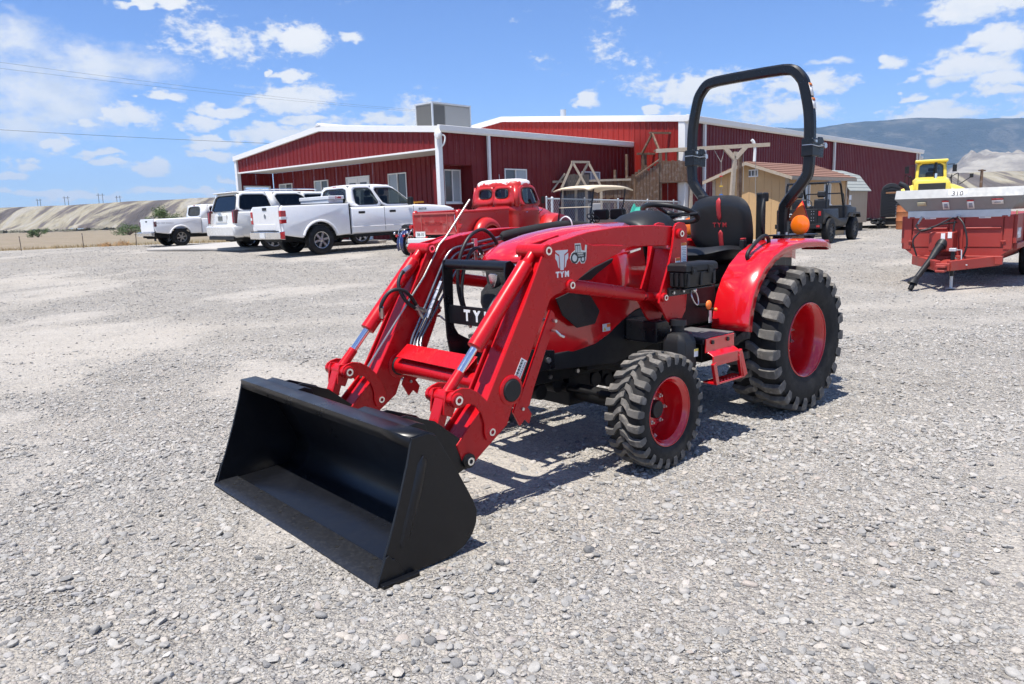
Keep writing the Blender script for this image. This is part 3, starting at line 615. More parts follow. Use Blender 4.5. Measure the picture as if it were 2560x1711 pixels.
def pin(par, x, z, y0, y1, r=.03, end=1, nm='pivot_pin'):
    b = part('pin_boss', MB().lathe([(r, y0), (r*1.18, y0), (r*1.18, y1-.004), (r, y1), (r, y1-.001), (.001, y1-.001)], (x, 0, z), n=22), redm, par)
    part(nm, MB().lathe([(r*.72, y1-.003), (r*.74, y1+.008), (r*.42, y1+.008), (r*.40, y1-.004)], (x, 0, z), n=18), chrome, b)
for s in (1, -1):
    yc = .513*s; yo, yi = yc+.08, yc-.08
    arm = P('loader_arm', MB().prism(off(BOX, -.004), 'y', yc-.060, yc+.060), redm, .006)
    for y in (yo, yi):
        part('knee_plate', MB().prism(ARM, 'y', y-.007, y+.007), redm, arm, .0055)
    pin(arm, 2.452, 1.297, yi-.03, yo+.022); pin(arm, 2.278, 1.105, yi-.02, yo+.02, .026)
    pin(arm, 2.871, .421, yi-.025, yo+.02, .026)
    # curved tilt link
    cc = (2.868, .63); outer = []; inner = []
    for k in range(15):
        t = k/14; ang = R(-100+t*155)
    link_o = [(3.085, .668), (3.045, .676), (2.995, .665), (2.945, .635), (2.895, .585), (2.857, .525), (2.832, .46), (2.832, .40), (2.862, .375), (2.905, .385), (2.917, .425), (2.915, .47), (2.935, .53), (2.97, .575), (3.01, .592), (3.06, .578), (3.10, .588), (3.118, .625), (3.108, .655)]
    for y in (yo+.014, yi-.014): part('tilt_link', MB().prism(link_o, 'y', y-.006, y+.006), redm, arm, .003)
    pin(arm, 3.078, .622, yi-.035, yo+.03, .03)
    # bucket link: flat box bars down to the bucket
    m = MB().bar((3.085, yc, .625), (3.175, yc, .39), .075, .05); part('bucket_link', m, redm, arm, .006)
    for y in (yc-.052, yc+.052): part('link_clevis', MB().prism([(3.06, .66), (3.11, .665), (3.125, .60), (3.13, .55), (3.08, .53), (3.05, .59)], 'y', y-.006, y+.006), redm, arm, .003)
    # tilt cylinder
    a, b = Vector((2.452, yc, 1.297)), Vector((3.078, yc, .622)); d = (b-a).normalized()
    cyl_ = part('tilt_cylinder', MB().tube([a, a+d*.06, a+d*.085, a+d*.10, a+d*.112, a+d*.60, a+d*.625, a+d*.63], [.026, .026, .03, .043, .043, .043, .043, .03], 22), redm, arm)
    part('cylinder_rod', MB().cyl(a+d*.62, a+d*.79, .021, n=18), chrome, cyl_)
    part('rod_end', MB().tube([a+d*.775, a+d*.80, a+d*.90], [.027, .027, .030], 16), redm, cyl_)
    # lift cylinder
    a, b = Vector((2.278, yc+.01, 1.105)), Vector((1.464, yc+.01, .962)); d = (b-a).normalized()
    cyl_ = part('lift_cylinder', MB().tube([a, a+d*.05, a+d*.06, a+d*.70, a+d*.705], [.03, .03, .039, .039, .03], 20), redm, arm)
    part('cylinder_rod', MB().cyl(a+d*.70, a+d*.745, .02, n=14), chrome, cyl_); part('rod_end', MB().cyl(a+d*.745, b, .027, n=14), redm, cyl_)
    # parking stand folded under the arm
    m = MB().prism([(2.39, .965), (2.415, .985), (2.462, .90), (2.676, .50), (2.64, .47), (2.585, .50), (2.555, .58), (2.425, .84), (2.41, .88), (2.38, .90)], 'y', yo-.022, yo-.004)
    m.prism([(2.39, .965), (2.415, .985), (2.462, .90), (2.676, .50), (2.64, .47), (2.585, .50), (2.555, .58), (2.425, .84), (2.41, .88), (2.38, .90)], 'y', yi+.004, yi+.022)
    m.prism([(2.62, .52), (2.66, .56), (2.70, .48), (2.655, .40), (2.62, .43), (2.59, .40), (2.57, .45), (2.59, .48)], 'y', yo-.02, yo-.006)
    stn = part('parking_stand', m, redm, arm, .003)
    part('stand_pin', MB().cyl((2.402, yi, .925), (2.402, yo+.02, .925), .009, n=10), steel, stn); part('stand_handle', MB().tube([(2.415, yo, .875), (2.415, yo+.03, .875), (2.395, yo+.045, .85), (2.375, yo+.05, .84)], .007, 8), steel, stn); part('stand_pin', MB().cyl((2.64, yi, .49), (2.64, yo+.006, .49), .009, n=10), steel, stn)
    # cross tube end and cap
    rg = part('tube_collar', MB().lathe([(.078, yc+.07), (.078, yo+.012), (.066, yo+.018), (.06, yo+.018)], (2.724, 0, .607), n=32), redm, arm)
    part('tube_cap', MB().lathe([(.001, yo+.026), (.052, yo+.026), (.058, yo+.02), (.058, yo+.01)], (2.724, 0, .607), n=28), blkp, rg)
    # mounting post
    POST = [(1.352, 1.385), (1.335, 1.405), (1.30, 1.412), (1.25, 1.405), (1.226, 1.378), (1.215, 1.0), (1.235, .86), (1.285, .80), (1.40, .80), (1.43, .825), (1.505, .93), (1.49, .99), (1.40, 1.18), (1.372, 1.27)]
    po = P('loader_post', MB().prism(POST, 'y', yo-.010, yo+.006), redm, .004)
    part('post_inner_plate', MB().prism(POST, 'y', yi-.006, yi+.010), redm, po, .004)
    part('post_web', MB().prism([(1.36, 1.25), (1.25, 1.25), (1.24, .86), (1.30, .84), (1.45, .95)], 'y', yc-.06, yc+.06), redm, po, .004)
    part('post_beam', MB().box(1.27, 1.42, min(s*.22, yc), max(s*.22, yc), .66, .80), blk, po, .01)
    pin(po, 1.311, 1.342, yi-.02, yo+.024, .026); pin(po, 1.464, .962, yi-.02, yo+.022, .024)
    if s > 0:
        for i, (x0, x1, z0, z1) in enumerate(((1.232, 1.288, 1.145, 1.285), (1.298, 1.345, 1.13, 1.195))):
            lb = part('warning_label', MB().box(x0, x1, yo+.006, yo+.0075, z0, z1), white_dec, po)
            part('label_band', MB().box(x0, x1, yo+.0075, yo+.0083, z1-.018, z1), mat('label_orange', (.62, .17, .03), .5), lb); part('label_band', MB().box(x0, x1, yo+.0075, yo+.0083, z0, z0+.014), mat('label_orange', (.62, .17, .03), .5) if i == 0 else redprint, lb)
            m = MB()
            for k in range(9 if i == 0 else 4): m.box(x0+.006, x1-.006-.012*(k % 3 == 2), yo+.0075, yo+.0081, z1-.03-k*.0105-.004, z1-.03-k*.0105)
            part('label_print', m, mat('label_grey', (.30, .31, .36), .6), lb)
        text('arm_lettering', 'TYM', .040, white_dec, arm, (2.335, yo+.0078, 1.166), (-1, 0, 0), (0, 0, 1), .0008, .0025, 1.45)
        lg = MB().prism([(-.046, .05), (.046, .05), (.046, .042), (.018, .026), (.012, -.055), (-.012, -.055), (-.018, .026), (-.046, .042)], 'y', 0, .0016)
        for q in (-1, 1): lg.prism([(q*.048, .034), (q*.024, .020), (q*.020, -.045), (q*.028, -.038), (q*.036, -.008), (q*.048, .006)], 'y', 0, .0016)
        part('arm_emblem', lg.xf(Matrix.Translation((2.338, yo+.0075, 1.245))), mat('silver_print', (.62, .63, .65), .4), arm)
        # dealer sticker: tractor outline
        bk = MB().prism([(2.262, 1.225), (2.278, 1.25), (2.262, 1.275), (2.235, 1.29), (2.238, 1.325), (2.192, 1.325), (2.185, 1.288), (2.160, 1.283), (2.155, 1.315), (2.142, 1.312), (2.146, 1.275), (2.15, 1.235), (2.165, 1.215), (2.19, 1.215), (2.20, 1.232), (2.225, 1.215)], 'y', yo+.0072, yo+.0080)
        sk = part('dealer_sticker', bk, mat('sticker_cream', (.62, .64, .60), .5), arm)
        dk = mat('sticker_dark', (.02, .024, .025), .5)
        m = MB().lathe([(.030, yo+.0078), (.030, yo+.0085), (.019, yo+.0085), (.019, yo+.0078)], (2.240, 0, 1.248), n=20).lathe([(.019, yo+.0078), (.019, yo+.0085), (.011, yo+.0085), (.011, yo+.0078)], (2.176, 0, 1.238), n=20)
        m.prism([(2.25, 1.278), (2.152, 1.274), (2.155, 1.25), (2.21, 1.245)], 'y', yo+.0078, yo+.0085); m.prism([(2.232, 1.318), (2.198, 1.318), (2.193, 1.312), (2.236, 1.312)], 'y', yo+.0078, yo+.0085)
        for x in (2.231, 2.215, 2.198): m.box(x-.002, x+.002, yo+.0078, yo+.0085, 1.278, 1.315)
        part('sticker_print', m, dk, sk)
        text('sticker_lettering', 'VARNER', .0125, mat('sticker_cream', (.62, .64, .60), .5), sk, (2.196, yo+.0090, 1.268), (-1, 0, -.02), (0, 0, 1), .0003, .0003)
        text('sticker_lettering', 'EQUIPMENT', .0085, mat('sticker_cream', (.62, .64, .60), .5), sk, (2.192, yo+.0090, 1.257), (-1, 0, -.02), (0, 0, 1), .0003, .0002)
        bc = part('barcode_label', MB().box(-.022, .022, 0, .0012, -.055, .055).xf(Matrix.Translation((2.655, yo+.0072, .705)) @ Matrix.Rotation(R(-31), 4, 'Y')), white_dec, arm)
        m = MB()
        for k in range(16):
            z = -.048+k*.006; m.box(.002, .017, .0012, .0018, z, z+.003*(1+(k*7 % 3 == 0))); m.box(-.016, -.008-.004*(k % 2), .0012, .0018, z, z+.0035)
        part('barcode', m.xf(Matrix.Translation((2.655, yo+.0072, .705)) @ Matrix.Rotation(R(-31), 4, 'Y')), dk, bc)
P('cross_tube', MB().cyl((2.724, -.46, .607), (2.724, .46, .607), .050, n=28), redm)
m = MB().box(-.055, .055, -.37, .30, -.003, .003); Mx = Matrix.Translation((2.735, 0, .705)) @ Matrix.Rotation(R(38), 4, 'Y')
P('hose_guard_plate', m.xf(Mx), redm, .002)
P('hose_guard_flange', MB().box(2.695, 2.70, -.37, .30, .64, .735), redm, .002)
# steel hydraulic pipes on the right-hand arm
for k in range(4):
    dz = k*.027
    pts = [(1.86+.03*k, -.40, 1.352-dz*1.25), (2.30-.028*k, -.40, 1.292-dz*1.1), (2.36-.028*k, -.40, 1.235-dz), (2.64-.022*k, -.40, .76-dz*.1), (2.672-.02*k, -.38+.01*k, .690), (2.672-.02*k, .30, .690-.012*k), (2.655-.02*k, .40, .71), (2.58-.02*k, .415, .83-.03*k)]
    pp = P('hydraulic_pipe', MB().tube(fillet(pts, .05, 6), .0085, 10), pipe)
    part('pipe_fitting', MB().tube([(1.90+.03*k, -.40, 1.347-dz*1.25), (1.86+.03*k, -.40, 1.352-dz*1.25), (1.82+.03*k, -.40, 1.357-dz*1.25)], [.016, .016, .013], 6), steel, pp)
P('pipe_clamp', MB().box(2.105, 2.135, -.413, -.385, 1.195, 1.345), steel, .003)
for k in range(4): P('pipe_union', MB().cyl((2.40+.03*k, -.392, 1.09-.055*k), (2.43+.03*k, -.392, 1.04-.055*k), .016, n=6), steel); P('pipe_union', MB().cyl((2.50-.02*k, .398, .87-.02*k), (2.46-.02*k, .400, .93-.02*k), .016, n=6), steel)
def hose_(pts, r=.0115): 
    h = P('hydraulic_hose', MB().tube(smooth_pts(pts, 8), r, 10), hose)
    for i, j in ((0, 1), (-1, -2)):
        a = Vector(pts[i]); b = a + (Vector(pts[j])-a).normalized()*.07
        part('hose_ferrule', MB().tube([a+(a-b)*.35, a, a+(b-a)*.2, b], [.010, .017, .0165, .0155], 8), steel, h)
hose_([(2.585, -.47, 1.19), (2.66, -.44, 1.16), (2.70, -.42, 1.09), (2.67, -.40, 1.00), (2.60, -.40, .945), (2.54, -.40, .925)])
hose_([(2.80, -.47, .905), (2.815, -.44, .985), (2.76, -.42, 1.06), (2.68, -.40, 1.06), (2.61, -.40, .99), (2.565, -.40, .90)])
hose_([(1.93, -.38, 1.23), (1.98, -.36, 1.33), (2.10, -.33, 1.40), (2.24, -.30, 1.36), (2.33, -.29, 1.23), (2.35, -.29, 1.05), (2.30, -.29, .85)])
hose_([(2.06, -.37, 1.20), (2.13, -.34, 1.28), (2.22, -.31, 1.27), (2.30, -.29, 1.16), (2.33, -.28, 1.0), (2.28, -.28, .82)])
hose_([(2.745, .43, .865), (2.71, .42, .98), (2.62, .40, 1.06), (2.52, .38, 1.06), (2.44, .36, 1.0)])
hose_([(2.505, .405, .95), (2.49, .40, 1.03), (2.47, .40, 1.12), (2.42, .40, 1.2)])
P('hose_port', MB().cyl((2.80, -.50, .885), (2.80, -.46, .905), .014, n=8).cyl((2.765, .50, .845), (2.745, .43, .855), .014, n=8).cyl((2.58, -.5, 1.17), (2.585, -.46, 1.19), .014, n=8), redm)
P('hose_sleeve', MB().tube(smooth_pts([(1.90, -.39, 1.345), (1.70, -.385, 1.372), (1.45, -.37, 1.396), (1.25, -.35, 1.40), (1.08, -.33, 1.37), (.95, -.30, 1.28)]), [.020]+[.036]*39+[.03], 12), mat('nylon_sleeve', (.012, .012, .013), .85, bump=.3, bscale=200))
P('sleeve_tie', MB().tube(smooth_pts([(1.30, -.31, 1.38), (1.31, -.32, 1.44), (1.32, -.36, 1.465), (1.33, -.40, 1.44), (1.33, -.41, 1.38)]), .005, 6), white_dec)
P('level_rod', MB().tube([(2.128, -.42, 1.592), (2.336, -.42, 1.357), (2.386, -.415, 1.321), (2.52, -.41, 1.13), (2.985, -.42, .585), (2.99, -.43, .575), (2.98, -.445, .565)], .0062, 8), mat('bare_rod', (.55, .52, .45), .35, metal=.9))
# --- bucket
BSIDE = [(3.725, .002), (3.690, .10), (3.66, .17), (3.60, .33), (3.55, .48), (3.522, .584), (3.44, .590), (3.40, .572), (3.30, .40), (3.215, .235), (3.195, .18), (3.20, .125), (3.225, .075), (3.27, .035), (3.33, .014), (3.40, .006)]
bk = P('bucket', MB().grid([[(x, y, z) for x, z in ((3.522, .540), (3.524, .586), (3.44, .590), (3.405, .575), (3.228, .225), (3.212, .17), (3.222, .10), (3.255, .05), (3.30, .024), (3.60, .010))] for y in np.linspace(-.872, .872, 9)]), blkbucket, solid=.010)
for s in (-1, 1):
    part('bucket_side', MB().prism(BSIDE, 'y', s*.866, s*.880), blkbucket, bk, .003)
    part('side_rib', MB().loft([[(3.50+.0*a-.17*(t-.5)*0+dx*w_, s*(.880+h), z) for dx, h in ((-1, 0), (-.6, .010), (.6, .010), (1, 0))] for z, w_, in ((.125, .004), (.15, .028), (.30, .030), (.47, .028), (.50, .004))] for a, t in ((0, 0),)) if False else MB().loft([[(xc+dx*w_, s*(.879+h), z) for dx, h in ((-1, 0), (-.55, .009), (.55, .009), (1, 0))] for xc, z, w_ in ((3.60, .13, .004), (3.585, .16, .026), (3.52, .33, .028), (3.475, .47, .026), (3.47, .50, .004))]), blkbucket, bk)
    part('wear_plate', MB().prism([(3.735, .0), (3.685, .115), (3.668, .120), (3.655, .10), (3.64, .098), (3.60, .03), (3.60, .0)], 'y', s*.880, s*.889), blkbucket, bk, .002)
    part('skid_shoe', MB().box(3.54, 3.72, min(s*.885, s*.915), max(s*.885, s*.915), -.002, .014), blkbucket, bk, .003)
    for y in (s*.513-.075, s*.513+.075):
        part('hinge_plate', MB().prism([(3.44, .592), (3.36, .60), (3.20, .54), (3.03, .40), (2.985, .335), (2.975, .29), (3.0, .262), (3.045, .262), (3.20, .20), (3.22, .24), (3.30, .40), (3.40, .575)], 'y', y-.007, y+.007), blkbucket, bk, .003)
    yy = s*.513
    part('hinge_boss', MB().lathe([(.022, yy-.10), (.036, yy-.10), (.036, yy+.10), (.022, yy+.102), (.001, yy+.1)], (3.017, 0, .305), n=22), blkbucket, bk)
    part('hinge_pin', MB().lathe([(.020, yy+.1), (.020, yy+.112), (.011, yy+.112), (.010, yy+.10)], (3.017, 0, .305), n=18), chrome, bk)
part('cutting_edge', MB().prism([(3.60, .012), (3.60, .022), (3.70, .019), (3.738, .004), (3.738, .0), (3.60, .0)], 'y', -.886, .886), mat('worn_edge_steel', (.014, .015, .018), .34, spec=.4, var=.1, dirt=(.10, .10, .10), dscale=60, damt=.25), bk, .002)
for k in range(6):
    y = -.74+k*.296; part('edge_bolt_hole', MB().cyl((3.67, y, .0195), (3.67, y, .0212), .010, n=10), mat('hole_dark', (.002, .002, .002), .9), bk); part('edge_bolt_hole', MB().cyl((3.615, y-.06, .0215), (3.615, y-.06, .0232), .014, n=12), MATS['hole_dark'], bk)
for y0, y1 in ((-.72, -.32), (.30, .74)): part('back_stiffener', MB().prism([(3.45, .594), (3.40, .602), (3.355, .585), (3.33, .50), (3.345, .47), (3.40, .575)], 'y', y0, y1), blkbucket, bk, .004)
# --- platform, step, tank
pf = P('platform', MB().box(.88, 1.25, -.74, .74, .655, .685).box(.35, .88, -.40, .40, .655, .685), blk, .006)
part('rubber_mat', MB().box(.89, 1.22, .30, .73, .685, .695), mat('mat_grey', (.13, .13, .128), .6, var=.7, vscale=45, bump=.6, bscale=70), pf, .003)
part('platform_skirt', MB().box(.92, 1.235, .742, .752, .60, .69), red, pf, .003)
for x in (1.0, 1.17): part('skirt_bolt', MB().cyl((x, .75, .662), (x, .762, .662), .013, n=8), blk, pf)
st = P('step', MB().prism([(.752, .61), (.80, .585), (.80, .52), (.79, .515), (.79, .58), (.752, .60)], 'x', .925, 1.225), red, .004)
part('step_tread', MB().box(.855, 1.19, .70, .80, .395, .41), red, st, .004)
for k in range(8): part('tread_tooth', MB().box(.88+k*.036, .90+k*.036, .72, .785, .41, .416), red, st, .002)
for pts in (((.93, .795, .585), (.865, .80, .41)), ((.93, .795, .56), (.88, .79, .40)), ((1.215, .795, .54), (1.17, .79, .40))): part('step_leg', MB().bar(pts[0], pts[1], .022, .04), red, st, .004)
P('toolbox_bracket', MB().box(1.20, 1.43, .601, .616, .965, 1.018).box(1.14, 1.44, .616, .74, 1.010, 1.018), blk, .002)
P('bracket_bolt', MB().cyl((1.39, .612, .985), (1.39, .626, .985), .010, n=6), steel); P('bracket_bolt', MB().cyl((1.29, .612, .988), (1.29, .626, .988), .010, n=6), steel)
tb = P('toolbox', MB().loft([[(1.442-i, .617+i, z), (1.442-i, .748-i, z), (1.125+i, .748-i, z), (1.125+i, .617+i, z)] for z, i in ((1.019, .016), (1.026, .010), (1.118, .0))]), blkp, .008)
part('toolbox_lid', MB().loft([[(1.449-i, .612+i, z), (1.449-i, .754-i, z), (1.118+i, .754-i, z), (1.118+i, .612+i, z)] for z, i in ((1.120, 0), (1.156, .001), (1.166, .010), (1.170, .02))]), blkp, tb, .004)
for x in (1.37, 1.20): part('toolbox_latch', MB().box(x-.022, x+.022, .750, .760, 1.10, 1.150).box(x-.018, x+.018, .758, .764, 1.11, 1.13), blkp, tb, .002)
for x in (1.415, 1.285, 1.15): part('toolbox_rib', MB().box(x-.012, x+.012, .738, .751, 1.03, 1.11), blkp, tb, .002)
for y in (.645, .683, .72): part('toolbox_rib', MB().box(1.434, 1.447, y-.010, y+.010, 1.03, 1.11), blkp, tb, .002)
tk = P('fluid_tank', MB().loft([[(1.35+a*(.09-i), .635+b*(.085-i), z) for a, b in ((1, .6), (.6, 1), (-.6, 1), (-1, .6), (-1, -.6), (-.6, -1), (.6, -1), (1, -.6))] for z, i in ((.40, .01), (.42, 0), (.68, 0), (.73, .02), (.745, .045))]), blkp, .006)
part('tank_neck', MB().cyl((1.36, .63, .72), (1.36, .63, .79), .04, n=16).cyl((1.36, .63, .785), (1.36, .63, .82), .055, .052, 20), blkp, tk)
part('tank_label', MB().box(1.275, 1.315, .7195, .7215, .585, .635), white_dec, tk); part('tank_label', MB().box(1.275, 1.315, .7215, .723, .62, .635), yellow, tk)
P('side_pod', MB().box(.60, 1.05, .22, .40, .70, .98), blkd, .02)
P('control_label', MB().box(.93, .985, .402, .404, .955, .99), white_dec)
lv = P('control_lever', MB().cyl((.80, .38, .83), (.80, .46, .84), .014, n=8), blkp); part('lever_knob', MB().ball((.80, .475, .842), (.030, .014, .032), 14, 10), orange_fl, lv)
lv = P('control_lever', MB().cyl((.70, .38, .80), (.70, .46, .80), .010, n=8), blkp); part('lever_knob', MB().ball((.70, .465, .80), .013, 10, 8), orange_fl, lv)
P('lever_guide', MB().box(.66, .69, .402, .406, .70, .79), white_dec)
P('lynch_pin', MB().tube(smooth_pts([(1.20, .61, .99), (1.205, .625, .94), (1.18, .63, .90), (1.15, .63, .89), (1.14, .625, .92), (1.16, .62, .97), (1.20, .61, .99)]), .005, 8).ball((1.185, .625, .985), .018), steel)
# --- fenders
for s in (-1, 1):
    path = [(.665, .66), (.66, .72), (.645, .80), (.61, .90), (.55, 1.0), (.46, 1.09), (.34, 1.165), (.20, 1.215), (.05, 1.238), (-.12, 1.245), (-.30, 1.240), (-.42, 1.232), (-.485, 1.215)]
    rows = []
    for i, (x, z) in enumerate(path):
        nx, nz = (x-(-.02), z-.53); L_ = math.hypot(nx, nz); nx, nz = nx/L_, nz/L_
        bl_k = float(np.clip((i-5)/4, 0, 1)); nx, nz = nx*(1-bl_k), nz*(1-bl_k)+bl_k; L_ = math.hypot(nx, nz); nx, nz = nx/L_, nz/L_
        rows.append([(x-nx*.14, s*.405, z-nz*.14), (x-nx*.012, s*.405, z-nz*.012), (x+nx*.004, s*.418, z+nz*.004), (x+nx*.006, s*.55, z+nz*.006), (x+nx*.0, s*.655, z+nz*.0), (x-nx*.018, s*.685, z-nz*.018), (x-nx*.055, s*.692, z-nz*.055)])
    fe = P('fender', MB().grid(rows), red, solid=.007)
    part('fender_lamp', MB().box(-.53, -.495, s*.45 if s > 0 else s*.66, s*.66 if s > 0 else s*.45, 1.15, 1.225), mat('tail_lens', (.25, .02, .02), .3), fe, .006)
    part('fender_liner', MB().prism([(.55, .66), (.52, .85), (.35, 1.02), (.1, 1.12), (-.35, 1.12), (-.40, .70)], 'y', min(s*.34, s*.40), max(s*.34, s*.40)), blk, fe, .01)
    part('grab_handle', MB().tube(smooth_pts([(.40, s*.53, 1.115), (.42, s*.53, 1.155), (.38, s*.53, 1.20), (.27, s*.53, 1.262), (.19, s*.53, 1.285), (.145, s*.53, 1.265), (.135, s*.53, 1.228)]), .0145, 12), blkp, fe)
# --- seat
def pad(cx, cz, w_, l_, th, tilt, x0, z0, bow=.0, curl=.0):
    """upholstered panel: grid with rounded outline"""
    rows = []; rows2 = []
    nu, nv = 15, 13
    for j in range(nv):
        v = -1+2*j/(nv-1); a = []; b = []
        for i in range(nu):
            u = -1+2*i/(nu-1); r = 1.0
            n_ = 3.2; k = (abs(u)**n_+abs(v)**n_)**(1/n_); m_ = max(abs(u), abs(v)); sc = m_/k if k > 1e-6 else 1
            y, l = u*sc*w_/2, v*sc*l_/2; e = max(abs(u), abs(v)); t = th*(1-e**5)**.5*.5 if e < 1 else 0
            d = bow*abs(y/(w_/2))**2.5 + curl*((l/(l_/2)))**2
            a.append((l, y, d+t+th*.0)); b.append((l, y, d-t))
        rows.append(a); rows2.append(b)
    m = MB().grid(rows).grid([list(reversed(r)) for r in rows2]); Mx = Matrix.Translation((x0, 0, z0)) @ Matrix.Rotation(tilt, 4, 'Y'); return m.xf(Mx)
sb = P('seat_back', pad(0, 0, .57, .47, .12, R(-80), -.11, 1.36, -.055, -.01), vinyl)
P('seat_cushion', pad(0, 0, .56, .48, .13, R(-5), .14, 1.125, .055, .0), vinyl)
def on_back(u, v, o): # point on the front face of the seat back
    Mx = Matrix.Translation((-.11, 0, 1.36)) @ Matrix.Rotation(R(-80), 4, 'Y'); return Mx @ Vector((v, u, o))
def stripe(v0, v1, wd):
    rows = []
    for i in range(9):
        v = v0+(v1-v0)*i/8; e = min(1, (1-abs(2*i/8-1))*6+.15); rows.append([on_back(u*wd*e/2, v, -(.060*max(0.0, 1-(abs(v)/.235)**5)**.5+.01*(v/.235)**2+.0022)) for u in (-1, 0, 1)])
    return MB().grid(rows)
part('seat_stripe', stripe(.045, .222, .040), redprint, sb, solid=.002); part('seat_stripe', stripe(-.20, -.03, .040), redprint, sb, solid=.002)
o_ = on_back(0, .010, -.0635); xv = Vector((0, 1, 0)); uv = on_back(0, .1, 0)-on_back(0, 0, 0)
text('seat_lettering', 'TYM', .050, redprint, sb, o_, xv, uv, .001, .001, 1.5)
for s in (-1, 1):
    part('seat_seam', MB().tube(smooth_pts([on_back(s*.135, v, -(.064+.002*(abs(v)/.2)**3)) for v in (-.17, -.08, .04, .11)]+[on_back(s*.175, .15, -.07)]), .0022, 6), vinyl, sb)
P('seat_base', MB().box(-.16, .32, -.20, .20, .93, 1.07).box(-.22, .38, -.24, .24, .80, .93), blkd, .02)
for s in (-1, 1):
    P('belt_retractor', MB().loft([[(-.20+a, s*(.265+b), z) for a, b in ((-.03, -.028), (.03, -.028), (.03, .028), (-.03, .028))] for z in (1.20, 1.56, 1.59)]).box(-.26, -.17, min(s*.235, s*.30), max(s*.235, s*.30), 1.53, 1.60), blkp, .012)
    P('belt_strap', MB().tube(smooth_pts([(-.17, s*.305, 1.55), (-.13, s*.315, 1.44), (-.14, s*.315, 1.32), (-.20, s*.30, 1.27)]), .012, 8), blkp)
P('belt_buckle', MB().box(.02, .07, .245, .285, 1.17, 1.25), blkp, .01); P('buckle_button', MB().box(.025, .065, .25, .28, 1.25, 1.262), redprint, .004)
P('armrest', MB().cyl((.0, .29, 1.17), (.0, .33, 1.17), .045, n=16).cyl((.0, -.29, 1.17), (.0, -.33, 1.17), .045, n=16), blkp)
# --- dash and steering
rows = []
for x, hw, zt in ((1.14, .17, 1.405), (1.10, .215, 1.430), (1.03, .235, 1.465), (.93, .235, 1.487), (.82, .215, 1.485), (.72, .17, 1.455), (.68, .11, 1.40)):
    rows.append(hood_ring(x, hw, zt, 1.20, 2.6, 14))
P('dash_cowl', MB().grid(rows), blkp, solid=.01)
P('dash_column', MB().box(.75, 1.16, -.20, .20, .70, 1.30), blkp, .03)
Ms = Matrix.Translation((.60, 0, 1.463)) @ Matrix.Rotation(R(-20), 4, 'Y')
sw = P('steering_wheel', MB().tube([Vector((.195*math.cos(t), .205*math.sin(t), 0)) for t in np.linspace(0, 2*math.pi, 41)[:-1]], .0185, 12, True).xf(Ms), blkp)
m = MB().ball((0, 0, -.01), (.055, .05, .03))
for t in (R(90), R(-90), R(0)): m.bar((0, 0, -.012), (.18*math.cos(t), .19*math.sin(t), 0), .03, .016)
part('wheel_spoke', m.xf(Ms), blkp, sw, .004)
P('steering_column', MB().cyl((.605, 0, 1.45), (.80, 0, 1.30), .035, n=14), blkp)
P('shuttle_lever', MB().cyl((.72, -.02, 1.43), (.70, .28, 1.455), .007, n=8).tube([(.70, .25, 1.452), (.698, .32, 1.458)], [.013, .013], 10), blkp)
# --- roll bar
XR = -.42
pr = [(.335, 1.24), (.335, 1.45), (.36, 1.52), (.50, 1.69), (.527, 1.77), (.53, 1.95), (.528, 2.10), (.515, 2.22), (.478, 2.38), (.45, 2.44), (.385, 2.505), (.30, 2.522)]
pr = [(.33, 1.20)] + [tuple(p)[:2] for p in smooth_pts([(a, b, 0) for a, b in pr], 5)] + [(.15, 2.525)]
full = [(XR-.0, a, b) for a, b in pr] + [(XR-.0, -a, b) for a, b in reversed(pr)]
P('roll_bar', MB().rsweep(full, .066, .080, (1, 0, 0), .22), blk)
for s in (-1, 1):
    hg = P('roll_bar_hinge', MB().box(XR-.075, XR+.045, s*.53-.046, s*.53+.046, 1.855, 1.99), blk, .008)
    part('hinge_ear', MB().prism([(XR-.14, 1.85), (XR-.06, 1.85), (XR-.06, 2.0), (XR-.12, 2.0), (XR-.145, 1.97)], 'y', s*.53-.042, s*.53-.030).prism([(XR-.14, 1.85), (XR-.06, 1.85), (XR-.06, 2.0), (XR-.12, 2.0), (XR-.145, 1.97)], 'y', s*.53+.030, s*.53+.042), blk, hg, .003)
    part('hinge_pin', MB().cyl((XR-.10, s*.53-.055, 1.935), (XR-.10, s*.53+.075, 1.935), .013, n=10).cyl((XR-.10, s*.53+.06, 1.935), (XR-.10, s*.53+.08, 1.935), .022, n=6).cyl((XR+.01, s*.53-.055, 1.965), (XR+.01, s*.53+.062, 1.965), .012, n=6).tube([(XR-.10, s*.53+.07, 1.935), (XR-.02, s*.53+.062, 1.928), (XR+.05, s*.53+.04, 1.94), (XR+.055, s*.53-.03, 1.94)], .0035, 6), steel, hg)
    P('roll_bar_foot', MB().box(XR-.06, XR+.08, s*.335-.05, s*.335+.05, .95, 1.27), blk, .01)
    m = MB().box(XR-.12, XR+.18, min(s*.30, s*.56), max(s*.30, s*.56), 1.262, 1.274)
    P('lamp_bracket', m, blk, .003)
    P('bracket_bolt', MB().cyl((XR+.12, s*.36, 1.27), (XR+.12, s*.36, 1.295), .012, n=6).cyl((XR+.12, s*.43, 1.27), (XR+.12, s*.43, 1.292), .012, n=6), steel)
    Ml = Matrix.Translation((XR+.06, s*.505, 1.345)) @ Matrix.Rotation(R(90), 4, 'Z')
    lp = P('turn_lamp', MB().lathe([(.001, -.016), (.06, -.016), (.072, -.008), (.072, .008), (.066, .014), (.062, .012), (.050, .016), (.046, .014), (.032, .017), (.028, .015), (.012, .018), (.001, .018)], axis='y', n=32).xf(Ml), orange)
    part('lamp_rim', MB().lathe([(.071, -.004), (.075, -.004), (.075, .004), (.071, .004)], axis='y', n=32, closed=True).xf(Ml), orange_fl, lp)
